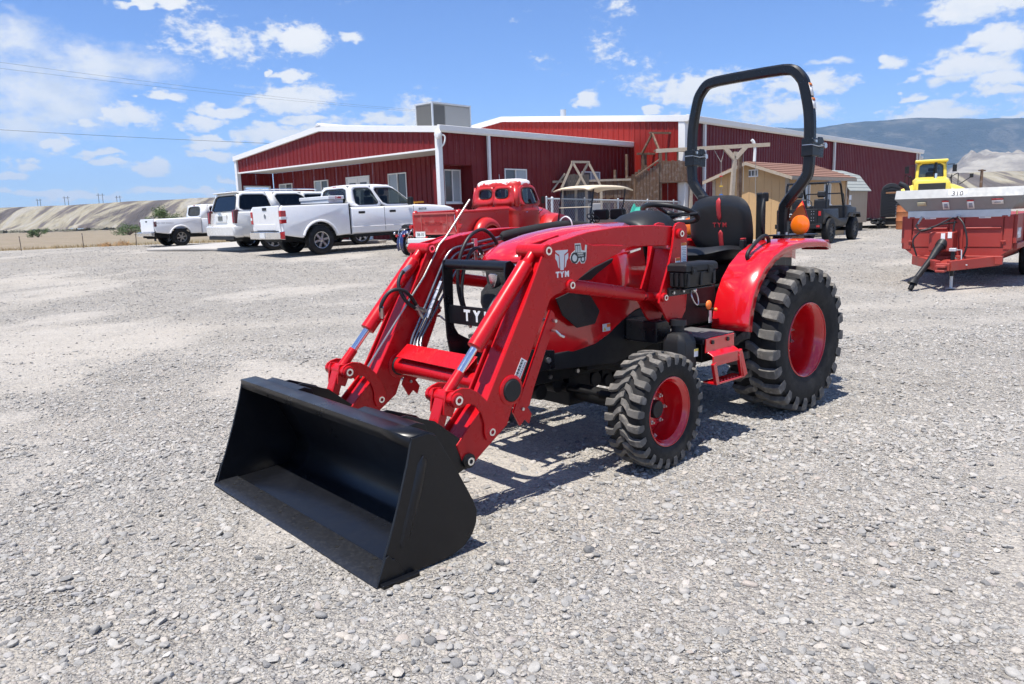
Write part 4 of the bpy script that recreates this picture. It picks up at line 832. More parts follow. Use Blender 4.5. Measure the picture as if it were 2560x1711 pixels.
P('slow_vehicle_sign', MB().prism([(.352, 1.382), (.508, 1.382), (.43, 1.528)], 'x', -.003, .003).xf(Matrix.Translation((XR-.045, 0, 1.382)) @ Matrix.Rotation(R(-22), 4, 'Y') @ Matrix.Translation((0, 0, -1.382))), orange_fl); P('sign_border', MB().prism([(.340, 1.374), (.520, 1.374), (.43, 1.545)], 'x', -.008, -.0035).xf(Matrix.Translation((XR-.045, 0, 1.382)) @ Matrix.Rotation(R(-22), 4, 'Y') @ Matrix.Translation((0, 0, -1.382))), mat('reflective_red', (.55, .02, .02), .4))
for z0, z1, a0, a1 in ((2.30, 2.395, .0, .0), (2.205, 2.285, 0, 0)):
    def bar_y(z): return float(np.interp(z, [2.10, 2.22, 2.38, 2.44], [.528, .515, .478, .45]))
    M_ = MB().add([(XR-.022, bar_y(z0)+.0465, z0), (XR+.022, bar_y(z0)+.0465, z0), (XR+.022, bar_y(z1)+.0465, z1), (XR-.022, bar_y(z1)+.0465, z1)], [(0, 1, 2, 3)])
    lb = P('safety_label', M_, white_dec, solid=.002)
    za = z1-.02
    part('label_band', MB().add([(XR-.022, bar_y(za)+.048, za), (XR+.022, bar_y(za)+.048, za), (XR+.022, bar_y(z1)+.048, z1), (XR-.022, bar_y(z1)+.048, z1)], [(0, 1, 2, 3)]), mat('label_orange', (.62, .17, .03), .5), lb, solid=.002)

# ------------------------------------------------------------------ red metal buildings
siding = mat('shaded_ribbed_siding', (.150, .012, .014), .46, spec=.22, var=.07, vscale=.8, dirt=(.24, .06, .05), dscale=.7, damt=.35)  # gable's red darkened, so the walls' shade is in the colour
siding2 = mat('bright_red_siding', (.27, .020, .014), .45, spec=.25, var=.06, vscale=.6, dirt=(.30, .07, .05), dscale=.5, damt=.3)
bglass = mat('window_pane_dark', (.10, .11, .115), .06, var=.3, vscale=1.5, rvar=.02)
bglass2 = mat('window_blind_pane', (.34, .37, .39), .12, var=.12, vscale=1.5, rvar=.03)
roofm = mat('white_metal_roof', (.72, .72, .71), .45, var=.05, vscale=1)
BZ = .55
def ribbed(parent, axis, fixed, t0, t1, zb, zt, holes, mt, out, pw=.9, name='siding_panel', rib=.30):
    """wall of ribbed sheet panels. axis 'x' or 'y' = direction of run; out = outward sign on the other axis"""
    n = max(1, round((t1-t0)/pw)); pw = (t1-t0)/n
    for k in range(n):
        a, b = t0+k*pw, t0+(k+1)*pw; nr = max(1, round(pw/rib)); rp = pw/nr; prof = []
        for j in range(nr):
            u = a+j*rp; prof += [(u, 0), (u+rp*.36, 0), (u+rp*.44, .032), (u+rp*.58, .032), (u+rp*.66, 0)]
        prof.append((b-.004, 0))
        for h in holes:
            for e in (h[0], h[1]):
                if a < e < b-.004:
                    for q in range(len(prof)-1):
                        if prof[q][0] < e < prof[q+1][0]:
                            f = (e-prof[q][0])/(prof[q+1][0]-prof[q][0]); prof.insert(q+1, (e, prof[q][1]*(1-f)+prof[q+1][1]*f)); break
        m = MB()
        for q in range(len(prof)-1):
            (u0, d0), (u1, d1) = prof[q], prof[q+1]; mid = (u0+u1)/2
            segs = [(zb, None)]
            hs = sorted([h for h in holes if h[0]-1e-6 < mid < h[1]+1e-6], key=lambda h: h[2]); lo = [zb]; hi = []
            for h in hs: hi.append(h[2]); lo.append(h[3])
            hi.append(None)
            for l, h_ in zip(lo, hi):
                ta = zt(u0) if h_ is None else h_; tb = zt(u1) if h_ is None else h_
                if max(ta, tb) <= l+1e-4: continue
                pt = (lambda u, d, z: (u, fixed+out*d, z)) if axis == 'x' else (lambda u, d, z: (fixed+out*d, u, z))
                m.add([pt(u0, d0, l), pt(u1, d1, l), pt(u1, d1, tb), pt(u0, d0, ta)], [(0, 1, 2, 3)])
        if m.f: part(name, m, mt, parent)
def window(parent, axis, fixed, t0, t1, z0, z1, out, fr=.045, name='window', frm=whitetrim, split=True, first=bglass, second=bglass2):
    def bx(mb, ta, tb, za, zb_, d0, d1):
        d0, d1 = sorted((fixed+out*d0, fixed+out*d1))
        return mb.box(ta, tb, d0, d1, za, zb_) if axis == 'x' else mb.box(d0, d1, ta, tb, za, zb_)
    m = MB(); bx(m, t0, t1, z1-fr, z1, -.05, .05); bx(m, t0, t1, z0, z0+fr, -.05, .05); bx(m, t0, t0+fr, z0+fr, z1-fr, -.05, .05); bx(m, t1-fr, t1, z0+fr, z1-fr, -.05, .05)
    w = part(name, m, frm, parent)
    tm = (t0+t1)/2
    if split:
        part('mullion', bx(MB(), tm-fr/2, tm+fr/2, z0+fr, z1-fr, -.04, .042), frm, w)
        part('pane', bx(MB(), t0+fr, tm-fr/2, z0+fr, z1-fr, -.01, .0), first, w); part('pane', bx(MB(), tm+fr/2, t1-fr, z0+fr, z1-fr, .0, .01), second, w)
    else: part('pane', bx(MB(), t0+fr, t1-fr, z0+fr, z1-fr, -.01, .01), first, w)
    part('sill', bx(MB(), t0-.03, t1+.03, z0-.05, z0-.002, -.03, .09), frm, w)
    return w
BROT = R(47.5); BC = Vector((-2.404, 28.0, 0))
OF = thing('office_building', 'low dark red metal office with white trim and recessed porch', 'building', BC, BROT)
EV, RZ, GY, SL, PD = 4.62, 5.34, 14.42, 12.22, 1.85
zt = lambda u: EV+(RZ-EV)*(1-abs(u-GY/2)/(GY/2))
ribbed(OF, 'y', 0, 0.06, GY-.06, 3.96, lambda u: zt(u)-.02, [], siding2 if 0 else mat('porch_gable_siding', (.185, .016, .016), .45, spec=.25, var=.06, vscale=.8), -1)
wins = [(12.62, 13.78), (9.6, 10.72), (4.02, 5.22)]
ribbed(OF, 'y', PD, .02, GY-.1, BZ, lambda u: 3.95, [(a, b, 2.13, 3.40) for a, b in wins]+[(6.5, 8.2, BZ, 3.42)], siding, -1)
for a, b in wins: window(OF, 'y', PD, a, b, 2.13, 3.40, -1)
d_ = part('double_door', MB().box(PD-.05, PD+.05, 6.5, 6.56, BZ, 3.42).box(PD-.05, PD+.05, 8.14, 8.2, BZ, 3.42).box(PD-.05, PD+.05, 6.56, 8.14, 3.36, 3.42), whitetrim, OF)
for a, b in ((6.57, 7.34), (7.36, 8.13)):
    lf = part('door_leaf', MB().box(PD-.02, PD+.03, a, b, BZ+.02, 3.35), whitetrim, d_); part('pane', MB().box(PD-.03, PD-.022, a+.15, b-.15, 1.6, 3.15), bglass, lf)
ribbed(OF, 'x', GY-.03, 0, PD, BZ, lambda u: 3.95, [(.28, 1.62, 1.75, 3.28)], siding, -1)
part('porch_opening_trim', MB().box(.22, .30, GY-.09, GY, 1.75, 3.30).box(1.60, 1.68, GY-.09, GY, 1.75, 3.30).box(.22, 1.68, GY-.09, GY, 3.27, 3.34), whitetrim, OF)
ribbed(OF, 'x', 0.0, .02, SL, BZ, lambda u: EV-.02, [(.20, 1.62, BZ, 3.42), (3.40, 4.72, 2.05, 3.33), (8.42, 9.77, 2.05, 3.33)], siding, -1)
m = MB().box(1.60, 1.63, 0, .55, BZ, 3.42).box(.17, .20, 0, .55, BZ, 3.42).box(.2, 1.6, 0, .55, 3.40, 3.43); part('recess_reveal', m, siding, OF)
ribbed(OF, 'x', .55, .20, 1.60, BZ, lambda u: 3.42, [(.66, 1.52, 2.05, 3.27)], siding, -1)
window(OF, 'x', .55, .66, 1.52, 2.05, 3.27, -1); window(OF, 'x', 0, 3.40, 4.72, 2.05, 3.33, -1); window(OF, 'x', 0, 8.42, 9.77, 2.05, 3.33, -1)
part('porch_ceiling', MB().box(.04, PD, .03, GY-.03, 3.955, 4.0), mat('porch_soffit', (.62, .61, .57), .6, var=.03), OF)
part('soffit_trim', MB().box(-.05, .03, -.02, GY+.02, 3.90, 3.965), whitetrim, OF, .006)
for y0, y1 in ((-.10, .09), (GY-.12, GY+.07)): part('corner_trim', MB().box(-.10, .09, y0, y1, BZ, EV+.05), whitetrim, OF, .006)
rv = part('rake_trim', MB().prism([(-.12, EV-.12), (-.12, EV+.10), (GY/2, RZ+.10), (GY+.12, EV+.10), (GY+.12, EV-.12), (GY/2, RZ-.12)], 'x', -.14, -.02), whitetrim, OF, .006)
rf = part('roof', MB().prism([(-.18, EV+.02), (-.18, EV+.09), (GY/2, RZ+.14), (GY+.18, EV+.09), (GY+.18, EV+.02), (GY/2, RZ+.05)], 'x', -.02, SL), roofm, OF)
part('gutter', MB().prism([(-.26, EV-.06), (-.27, EV+.12), (-.16, EV+.14), (-.06, EV+.06), (-.06, EV-.10), (-.20, EV-.12)], 'x', -.16, SL), whitetrim, OF, .01)
part('downspout', MB().box(2.37, 2.49, -.20, -.10, BZ, EV-.10), whitetrim, OF, .01)
part('wall_lamp', MB().lathe([(.001, -.10), (.12, -.09), (.16, -.05), (.16, .0), (.10, .06)], (-.16, -.18, 4.42), axis='x', n=18), whitetrim, OF)
part('lamp_arm', MB().tube(smooth_pts([(-.12, -.18, 4.45), (.05, -.28, 4.35), (.03, -.26, 4.12), (-.02, -.14, 3.98)]), .03, 8), whitetrim, OF)
part('ridge_vent', MB().prism([(GY/2-.18, RZ+.10), (GY/2, RZ+.22), (GY/2+.18, RZ+.10)], 'x', -.16, SL), roofm, OF)
part('slab', MB().box(-.35, SL, -.1, GY, .2, BZ), concrete, OF)
# rooftop cooler
ac = thing('rooftop_air_conditioner', 'grey boxy air conditioner on the low office roof', 'air conditioner', BC + Matrix.Rotation(BROT, 3, 'Z') @ Vector((1.50, 1.90, 0)), BROT)
acm = mat('cooler_metal', (.25, .245, .225), .55, var=.08, vscale=2); acd = mat('cooler_grille', (.10, .10, .095), .7, var=.2, vscale=30)
part('cabinet', MB().box(0, 2.05, 0, .95, 4.98, 5.88), acm, ac, .01)
part('louvre_panel', MB().box(.06, .62, -.012, 0, 5.05, 5.82), acd, ac); part('louvre_panel', MB().box(-.012, 0, .06, .89, 5.05, 5.82), acd, ac)
part('access_panel', MB().box(.66, 2.0, -.014, 0, 5.05, 5.82), mat('cooler_panel', (.31, .31, .295), .5, var=.05), ac, .006)
part('frame', MB().box(-.03, .03, -.03, .03, 4.94, 5.90).box(2.0, 2.07, -.03, .03, 4.94, 5.90).box(-.03, .03, .92, .98, 4.94, 5.90).box(-.034, 2.084, -.034, .984, 5.87, 5.93), galv, ac)
part('curb', MB().box(.05, 2.0, .05, .9, 4.70, 4.98), galv, ac)

BNX, BNY, BE, BR_, BYR, BL = SL+.02, -2.90, 5.55, 6.64, 8.13, 37.2
BN = thing('red_barn', 'tall long bright red metal barn behind the playground with white roof edge', 'building', BC, BROT)
bz = lambda u: BE+(BR_-BE)*(1-abs(u-BYR)/(BYR-BNY))
YF = 2*BYR-BNY
ribbed(BN, 'y', BNX, BNY+.05, YF-.05, .3, lambda u: bz(u)-.02, [], siding2, -1, .93, rib=.31)
ribbed(BN, 'x', BNY, BNX+.05, BNX+BL, .3, lambda u: BE-.03, [], mat('barn_siding_shaded', (.14, .016, .022), .48, spec=.22, var=.07, vscale=.5, dirt=(.22, .06, .06), dscale=.4, damt=.3), -1, .93, rib=.31)  # barn's red darkened towards purple, painting the side wall's shade into the colour
part('end_wall', MB().prism([(BNY+.05, .3), (YF-.05, .3), (YF-.05, BE), (BYR, BR_-.02), (BNY+.05, BE)], 'x', BNX+BL-.1, BNX+BL), siding2, BN)
part('back_wall', MB().box(BNX, BNX+BL, YF-.1, YF-.05, .3, BE), siding2, BN)
part('roof', MB().prism([(BNY-.2, BE+.02), (BNY-.2, BE+.09), (BYR, BR_+.14), (YF+.2, BE+.09), (YF+.2, BE+.02), (BYR, BR_+.05)], 'x', BNX-.02, BNX+BL+.25), roofm, BN)
part('rake_trim', MB().prism([(BNY-.14, BE-.16), (BNY-.14, BE+.12), (BYR, BR_+.15), (YF+.14, BE+.12), (YF+.14, BE-.16), (BYR, BR_-.12)], 'x', BNX-.12, BNX-.0), whitetrim, BN, .006)
part('gutter', MB().prism([(BNY-.30, BE-.10), (BNY-.32, BE+.12), (BNY-.2, BE+.15), (BNY-.05, BE+.06), (BNY-.05, BE-.14), (BNY-.22, BE-.17)], 'x', BNX-.14, BNX+BL+.3), whitetrim, BN, .01)
for x in (BNX+1.55, BNX+18.1, BNX+36.1): part('downspout', MB().box(x, x+.14, BNY-.20, BNY-.08, .4, BE-.12), whitetrim, BN, .01)
for x0, y0 in ((BNX-.09, BNY-.09), (BNX+BL-.12, BNY-.09)): part('corner_trim', MB().box(x0, x0+.34, y0, y0+.34, .3, BE+.0), whitetrim, BN, .006)
part('roof_pipe', MB().cyl((BNX+3, BYR-1.8, BR_-.2), (BNX+3, BYR-1.8, BR_+.55), .16, n=14), galv, BN)
part('wall_lamp', MB().ball((BNX+BL+.2, BNY-.15, BE-.45), .14, 10, 8), whitetrim, BN)

# ------------------------------------------------------------------ tan shed and small grey shed
tan = mat('tan_plank_siding', (.54, .345, .165), .75, var=.14, vscale=1.6, bump=.15, bscale=30, dirt=(.38, .26, .14), dscale=1.5, damt=.3)
shingle = mat('brown_shingle', (.235, .125, .085), .9, var=.25, vscale=9, bump=.3, bscale=25); shinglegrey = mat('grey_shingle', (.30, .32, .30), .9, var=.18, vscale=9, bump=.3, bscale=25)
tanb = mat('beige_plank_siding', (.36, .29, .21), .8, var=.10, vscale=1.6, bump=.15, bscale=30)
def planks(parent, axis, fixed, t0, t1, zb, zt_, w_, mt, out, holes=()):
    n = round((t1-t0)/w_); w_ = (t1-t0)/n
    for k in range(n):
        a, b = t0+k*w_+.004, t0+(k+1)*w_-.004; mid = (a+b)/2; zs = [(zb, None)]
        for h in holes:
            if h[0] < mid < h[1]: zs = [(zb, h[2]), (h[3], None)]
        m = MB()
        for l, h_ in zs:
            ta, tb_ = (zt_(a), zt_(b)) if h_ is None else (h_, h_)
            d0, d1 = fixed, fixed+out*.02
            vs = [(a, l), (b, l), (b, tb_), (a, ta)]
            m.prism(vs, 'y' if axis == 'x' else 'x', d0, d1)
        part('plank', m, mt, parent)
SS = Vector((9.78, 27.0, 0)); SH = thing('tan_shed', 'tan plank shed with brown shingle roof behind the swing beam', 'shed', SS, R(45))
sb0 = .30; W_, L_ = 2.86, 5.1
zs = lambda u: 2.62+(3.10-2.62)*(1-abs(u-W_/2)/(W_/2))
part('frame', MB().prism([(.03, sb0), (W_-.03, sb0), (W_-.03, 2.58), (W_/2, 3.05), (.03, 2.58)], 'x', .03, L_-.03), tan, SH)
planks(SH, 'y', 0, 0, W_, sb0, zs, .29, tan, -1)
planks(SH, 'x', 0, 0, L_, sb0, lambda u: 2.55, .29, tan, -1, [(1.15, 1.75, 1.55, 2.35), (3.0, 3.6, 1.55, 2.35)])
window(SH, 'x', 0, 1.15, 1.75, 1.55, 2.35, -1); window(SH, 'x', 0, 3.0, 3.6, 1.55, 2.35, -1)
for y0, y1 in ((-.05, .07), (W_-.07, W_+.05)): part('corner_board', MB().box(-.045, .06, y0, y1, sb0, 2.6), woodl, SH)
part('corner_board', MB().box(L_-.06, L_+.045, -.05, .06, sb0, 2.6), woodl, SH)
gv = part('gable_vent', MB().box(-.05, -.02, W_/2-.34, W_/2+.02, 2.60, 2.86), whitetrim, SH)
for k in range(3): part('vent_slot', MB().box(-.056, -.05, W_/2-.30+k*.115, W_/2-.22+k*.115, 2.64, 2.82), acd, gv)
for s, (ya, yb) in ((0, (-.28, W_/2)), (1, (W_+.28, W_/2))):
    for k in range(7):
        t0, t1 = k/7, (k+1)/7+.012; za, zb_ = 2.53, 3.14
        y0, y1 = ya+(yb-ya)*t0, ya+(yb-ya)*min(1, t1); z0, z1 = za+(zb_-za)*t0, za+(zb_-za)*min(1, t1)
        part('shingle_course', MB().add([(-.32, y0, z0+.035), (L_+.32, y0, z0+.035), (L_+.32, y1, z1+.012), (-.32, y1, z1+.012), (-.32, y0, z0), (L_+.32, y0, z0), (L_+.32, y1, z1-.02), (-.32, y1, z1-.02)], [(0, 1, 2, 3), (7, 6, 5, 4), (0, 4, 5, 1), (1, 5, 6, 2), (2, 6, 7, 3), (3, 7, 4, 0)]), shingle, SH)
part('rake_board', MB().prism([(-.30, 2.42), (-.30, 2.53), (W_/2, 3.13), (W_+.30, 2.53), (W_+.30, 2.42), (W_/2, 3.02)], 'x', -.335, -.30), woodl, SH)
part('eave_board', MB().box(-.32, L_+.32, -.31, -.275, 2.42, 2.54), woodl, SH)
part('skid', MB().box(.05, L_-.05, .1, .25, .1, .3).box(.05, L_-.05, W_-.25, W_-.1, .1, .3), wood, SH)
S2 = thing('small_grey_roof_shed', 'small beige shed with grey gambrel roof beside the barn wall', 'shed', (14.62, 33.1, 0), R(45))
gw, gl = 2.4, 2.1; zb2 = .72
gam = [(-.12, 2.08), (.42, 2.78), (gw/2, 3.05), (gw-.42, 2.78), (gw+.12, 2.08)]
part('frame', MB().prism([(0.03, zb2), (gw-.03, zb2), (gw-.03, 2.1), (gw-.42, 2.74), (gw/2, 3.0), (.42, 2.74), (.03, 2.1)], 'x', .03, gl), tanb, S2)
planks(S2, 'x', 0, 0, gl, zb2, lambda u: 2.14, .30, tanb, -1)
planks(S2, 'y', 0, 0, gw, zb2, lambda u: np.interp(u, [0, .42, gw/2, gw-.42, gw], [2.1, 2.74, 3.0, 2.74, 2.1]), .30, wood, -1)
for i in range(4):
    (y0, z0), (y1, z1) = gam[i], gam[i+1]
    for k in range(5 if i in (0, 3) else 3):
        n_ = 5 if i in (0, 3) else 3; t0, t1 = k/n_, (k+1)/n_
        a, b = (y0+(y1-y0)*t0, z0+(z1-z0)*t0), (y0+(y1-y0)*t1, z0+(z1-z0)*t1); up_ = .03 if i < 2 else .012; up2 = .012 if i < 2 else .03
        part('shingle_course', MB().prism([(a[0], a[1]), (b[0], b[1]), (b[0], b[1]+up2), (a[0], a[1]+up_)], 'x', -.15, gl+.18), shinglegrey, S2)
part('plinth', MB().box(.1, gl-.1, .1, gw-.1, .2, zb2), blkd, S2)
part('sign_plate', MB().box(.02, .26, -.028, -.022, 1.72, 1.92), white_dec, S2); part('sign_plate', MB().prism([(.02, 1.45), (.14, 1.24), (.26, 1.45), (.14, 1.70)], 'y', -.028, -.022), white_dec, S2)

# ------------------------------------------------------------------ road vehicles
def shell(outline, y0, y1, r=.05):                     # side outline extruded across with rounded edges
    rings = []
    for y, d in ((y0, -r), (y0+r*.35, -r*.35), (y0+r, 0), (y1-r, 0), (y1-r*.35, -r*.35), (y1, -r)):
        rings.append([(x, y, z) for x, z in (off(outline, d) if d else outline)])
    return MB().loft(rings)
def arch(cx, r, cz, z0, n=10, sgn=1):                  # wheel-arch points from rear foot to front foot (going forward)
    a0 = math.asin(max(-1, min(1, (z0-cz)/r)))
    ts = [math.pi-a0 - (math.pi-2*a0)*k/n for k in range(n+1)]
    return [(cx+r*math.cos(t), cz+r*math.sin(t)) for t in ts]
def car_wheel(parent, x, y, r, w, rim, side, spokes=6, rimmat=alloy, rim_in=.03):
    c = MB().lathe([(rim*.99, -w*.42), (rim*1.06, -w*.49), (r*.86, -w*.5), (r*.965, -w*.44), (r, -w*.34), (r*1.0, 0), (r, w*.34), (r*.965, w*.44), (r*.86, w*.5), (rim*1.06, w*.49), (rim*.99, w*.42)], n=36)
    o = part('wheel', c, rub, parent, loc=(x, y, r))
    s = side
    part('rim', MB().lathe([(rim*1.02, s*w*.47), (rim*.96, s*w*.45), (rim*.92, s*w*.30), (rim*.90, -s*w*.3)], n=30), rimmat, o)
    part('back_disc', MB().lathe([(rim*.9, s*w*.02), (.001, s*w*.02)], n=20), inter, o)  # plain dark disc filling the rim behind the spokes
    part('hub', MB().lathe([(rim*.26, s*w*.28), (rim*.24, s*w*.40), (.001, s*w*.42)], n=16), rimmat, o)
    for k in range(spokes):
        t = 2*math.pi*k/spokes+.2; sp = MB().bar((rim*.15*math.cos(t), s*w*.34, rim*.15*math.sin(t)), (rim*.95*math.cos(t), s*w*.36, rim*.95*math.sin(t)), .06*rim/.23, .03, (0, 1, 0))
        part('spoke', sp, rimmat, o)
    return o
def superring(n=24, p=5.0):
    o = []
    for i in range(n):
        t = 2*math.pi*(i+.5)/n; c_, s_ = math.cos(t), math.sin(t); k = (abs(c_)**p+abs(s_)**p)**(-1/p); m_ = 1/max(abs(c_), abs(s_)); o.append(((c_*k, s_*k), (c_*m_, s_*m_)))
    return o
def bil(q, u, v): a, b, c_, d = q; return a*(1-u)*(1-v)+b*u*(1-v)+c_*u*v+d*(1-u)*v
def cab_face(parent, quad, cols, mt, gm_, th=.03, shrink=.006, p=5.0, name='cab_panel'):
    """quad: bottom-left, bottom-right, top-right, top-left seen from outside; cols: (u0,u1,[window uv rect or None])"""
    Q = [Vector(v) for v in quad]; nrm = (Q[1]-Q[0]).cross(Q[3]-Q[0]).normalized()
    for u0, u1, win in cols:
        m = MB()
        if win is None:
            m.add([bil(Q, u0, 0), bil(Q, u1, 0), bil(Q, u1, 1), bil(Q, u0, 1)], [(0, 1, 2, 3)]); part(name, m, mt, parent, solid=th); continue
        a, b, c_, d = win; inn, outr = [], []
        for (iu, iv), (ou, ov) in superring(24, p):
            inn.append(bil(Q, (a+b)/2+iu*(b-a)/2, (c_+d)/2+iv*(d-c_)/2)); outr.append(bil(Q, (u0+u1)/2+ou*(u1-u0)/2, .5+ov*.5))
        m.grid([outr, inn], True); pn = part(name, m, mt, parent, solid=th)
        part('window', MB().add([p_ - nrm*shrink for p_ in inn], [tuple(range(24))]), gm_, pn)
        part('window_seal', MB().tube([p_ + nrm*.016 for p_ in inn], .010, 6, True), blkp, pn)
def cabin(parent, xb0, xb1, xt0, xt1, z0, z1, wb, wt, mt, gm_, side_cols, back=(.08, .92, .2, .85), front=(.05, .95, .08, .92), gb=None, zr=.04, p=5.0):
    B = lambda x, y, z: Vector((x, y, z))
    for s in (-1, 1):
        if s < 0: q = [B(xb0, -wb, z0), B(xb1, -wb, z0), B(xt1, -wt, z1), B(xt0, -wt, z1)]; cols = side_cols
        else: q = [B(xb1, wb, z0), B(xb0, wb, z0), B(xt0, wt, z1), B(xt1, wt, z1)]; cols = [(1-b, 1-a, None if w is None else (1-w[1], 1-w[0], w[2], w[3])) for a, b, w in side_cols]
        cab_face(parent, q, cols, mt, gm_, p=p)
    if back: cab_face(parent, [B(xb0, wb, z0), B(xb0, -wb, z0), B(xt0, -wt, z1), B(xt0, wt, z1)], [(0, 1, back)], mt, gb or gm_, p=p)
    if front: cab_face(parent, [B(xb1, -wb, z0), B(xb1, wb, z0), B(xt1, wt, z1), B(xt1, -wt, z1)], [(0, 1, front)], mt, gm_, p=p)
    rows = []
    for i, u in enumerate(np.linspace(0, 1, 9)):
        x = xt0+(xt1-xt0)*u; e = 1-abs(2*u-1)**4; rows.append([(x, wt*v, z1-.012+zr*e*(1-abs(v)**4)+.0) for v in np.linspace(-1, 1, 9)])
    part('roof', MB().grid(rows), mt, parent, solid=.03)
def seats(parent, xs, z, ys=(-.4, .4)):
    for x in xs:
        for y in ys:
            st = part('seat', MB().box(x-.10, x+.02, y-.24, y+.24, z, z+.62), inter, parent, .06); part('headrest', MB().box(x-.12, x-.03, y-.13, y+.13, z+.64, z+.82), inter, st, .04)
def place(name, label, cat, x, y, hd, group=None, pitch=0, roll=0):
    h = R(hd); a = Vector((math.cos(h), math.sin(h))); z0 = gz(x, y); z1 = gz(x+a.x*3, y+a.y*3); sl = math.atan2(z1-z0, 3)
    t = thing(name, label, cat, (x, y, z0), h, group); t.rotation_euler = (roll, -sl+pitch, h); return t
tail = mat('red_tail_lens', (.42, .01, .015), .15, coat=.5); amber_s = mat('clear_lens', (.75, .75, .74), .12); plate = mat('number_plate', (.70, .70, .68), .5)

# --- near white pickup (crew cab)
hd = 42; h = R(hd); ctr = Vector((-5.43, 22.12)) + Vector((-math.sin(h), math.cos(h)))*.875
FT = place('white_crew_cab_pickup', 'white crew cab pickup with toolbox in its bed, nearest the porch', 'pickup truck', ctr.x, ctr.y, hd, 'white vehicles parked by the office')
HW = .985; r_ = .405
for s in (-1, 1):
    y0, y1 = sorted((s*(HW-.13), s*HW))
    part('bed_side', shell([(-1.13, .60), (-.58, .50)]+arch(0, .53, .40, .50)+[(.60, .50), (.98, .52), (.98, 1.42), (.5, 1.425), (-1.12, 1.415), (-1.17, 1.35), (-1.16, .8)], y0, y1, .045), wpaint, FT)
    part('arch_flare', MB().tube([(x, s*(HW-.005), z) for x, z in arch(0, .56, .40, .56)], .035, 8), wpaint, FT)
    part('bed_rail', MB().box(-1.10, .95, min(s*.86, s*.965), max(s*.86, s*.965), 1.415, 1.435), blkp, FT, .006)
    tl = part('tail_light', MB().box(-1.19, -1.02, min(s*.86, s*.99), max(s*.86, s*.99), .92, 1.28), tail, FT, .02); part('reverse_light', MB().box(-1.193, -1.00, min(s*.875, s*.993), max(s*.875, s*.993), 1.03, 1.11), amber_s, tl, .01)
    for x in (0, 3.99): car_wheel(FT, x, s*.86, r_, .27, .235, s)
tg = part('tailgate', MB().box(-1.19, -1.11, -.84, .84, .66, 1.42), wpaint, FT, .03)
part('tailgate_panel', MB().box(-1.20, -1.17, -.62, .62, .74, .92), wpaint, tg, .015); part('tailgate_handle', MB().box(-1.205, -1.17, -.13, .13, 1.30, 1.38), blkp, tg, .01); part('tailgate_badge', MB().cyl((-1.20, 0, 1.14), (-1.18, 0, 1.14), .06, n=20), pipe, tg)
part('bed_floor', MB().box(-1.12, .98, -.86, .86, .78, .84).box(.90, .98, -.86, .86, .8, 1.42), blkd, FT)
bp = part('rear_bumper', MB().loft([[(-1.32+a+.06*abs(y)**3, y*.98, z) for a, z in ((.0, .50), (.0, .70), (.16, .72), (.16, .48))] for y in np.linspace(-1, 1, 9)]), chrome, FT, .012); part('bumper_step', MB().box(-1.30, -1.16, -.80, .80, .695, .725), blkp, bp); part('number_plate', MB().box(-1.335, -1.32, -.16, .16, .53, .67), plate, bp)
lo = [(1.0, .50), (3.40, .50)]+arch(3.99, .52, .40, .50)+[(4.60, .52), (4.86, .55), (4.90, .75), (4.88, 1.05), (4.80, 1.18), (4.55, 1.24), (3.9, 1.29), (3.30, 1.31), (3.1, 1.30), (1.0, 1.30)]
part('body', shell(lo, -HW, HW, .07), wpaint, FT)
cabin(FT, 1.0, 3.36, 1.12, 2.55, 1.28, 1.93, .93, .74, wpaint, gl_mid, [(0, .50, (.10, .465, .12, .86)), (.50, 1.0, (.535, .985, .12, .86))], (.08, .92, .22, .86), zr=.05, p=9)
part('brake_light', MB().box(1.10, 1.13, -.12, .12, 1.895, 1.93), tail, FT)
for s in (-1, 1):
    for x in (2.18, 3.25): part('door_seam', MB().box(x-.006, x+.006, min(s*.98, s*.988), max(s*.98, s*.988), .58, 1.28), inter, FT)
    part('cab_seam', MB().box(.985, 1.0, min(s*.94, s*.975), max(s*.94, s*.975), .52, 1.40), inter, FT)
    for x in (1.27, 2.36): part('door_handle', MB().box(x, x+.22, min(s*.985, s*1.01), max(s*.985, s*1.01), 1.10, 1.17), blkp, FT, .012)
    mr = part('mirror', MB().box(3.02, 3.12, min(s*1.0, s*1.22), max(s*1.0, s*1.22), 1.30, 1.54), blkp, FT, .03)
    part('fender_badge', MB().box(3.45, 3.75, min(s*.985, s*.992), max(s*.985, s*.992), 1.13, 1.20), pipe, FT, .004)
    part('headlight', MB().box(4.62, 4.88, min(s*.72, s*.97), max(s*.72, s*.97), .92, 1.14), amber_s, FT, .03)
    part('rocker_board', MB().box(1.1, 3.3, min(s*.88, s*1.0), max(s*.88, s*1.0), .42, .48), blkd, FT, .01)
    part('door_crease', MB().tube([(1.02, s*.985, .72), (2.2, s*.988, .71), (3.4, s*.985, .70)], .012, 6), wpaint, FT)
text('badge_lettering', 'F-150', .07, white_dec, FT, (3.60, -.9935, 1.165), (1, 0, 0), (0, 0, 1), .001, .001)
seats(FT, (1.55, 2.55), 1.0)
part('underbody', MB().box(-1.0, 4.6, -.55, .55, .40, .62).cyl((0, -.75, .40), (0, .75, .40), .09, n=12).cyl((3.99, -.75, .40), (3.99, .75, .40), .08, n=12), blkd, FT)
def on_truck(T, x, y, z): bpy.context.view_layer.update(); return T.matrix_world @ Vector((x, y, z))
cx = thing('truck_toolbox', 'white metal crossover toolbox across the pickup bed', 'toolbox', on_truck(FT, .62, 0, 1.435), R(hd)); cx.rotation_euler = FT.rotation_euler
part('box_body', MB().box(-.24, .24, -.86, .86, -.18, .10), wpaint, cx, .015); ld = part('lid', MB().box(-.26, .26, -.90, .90, .10, .21), wpaint, cx, .02)
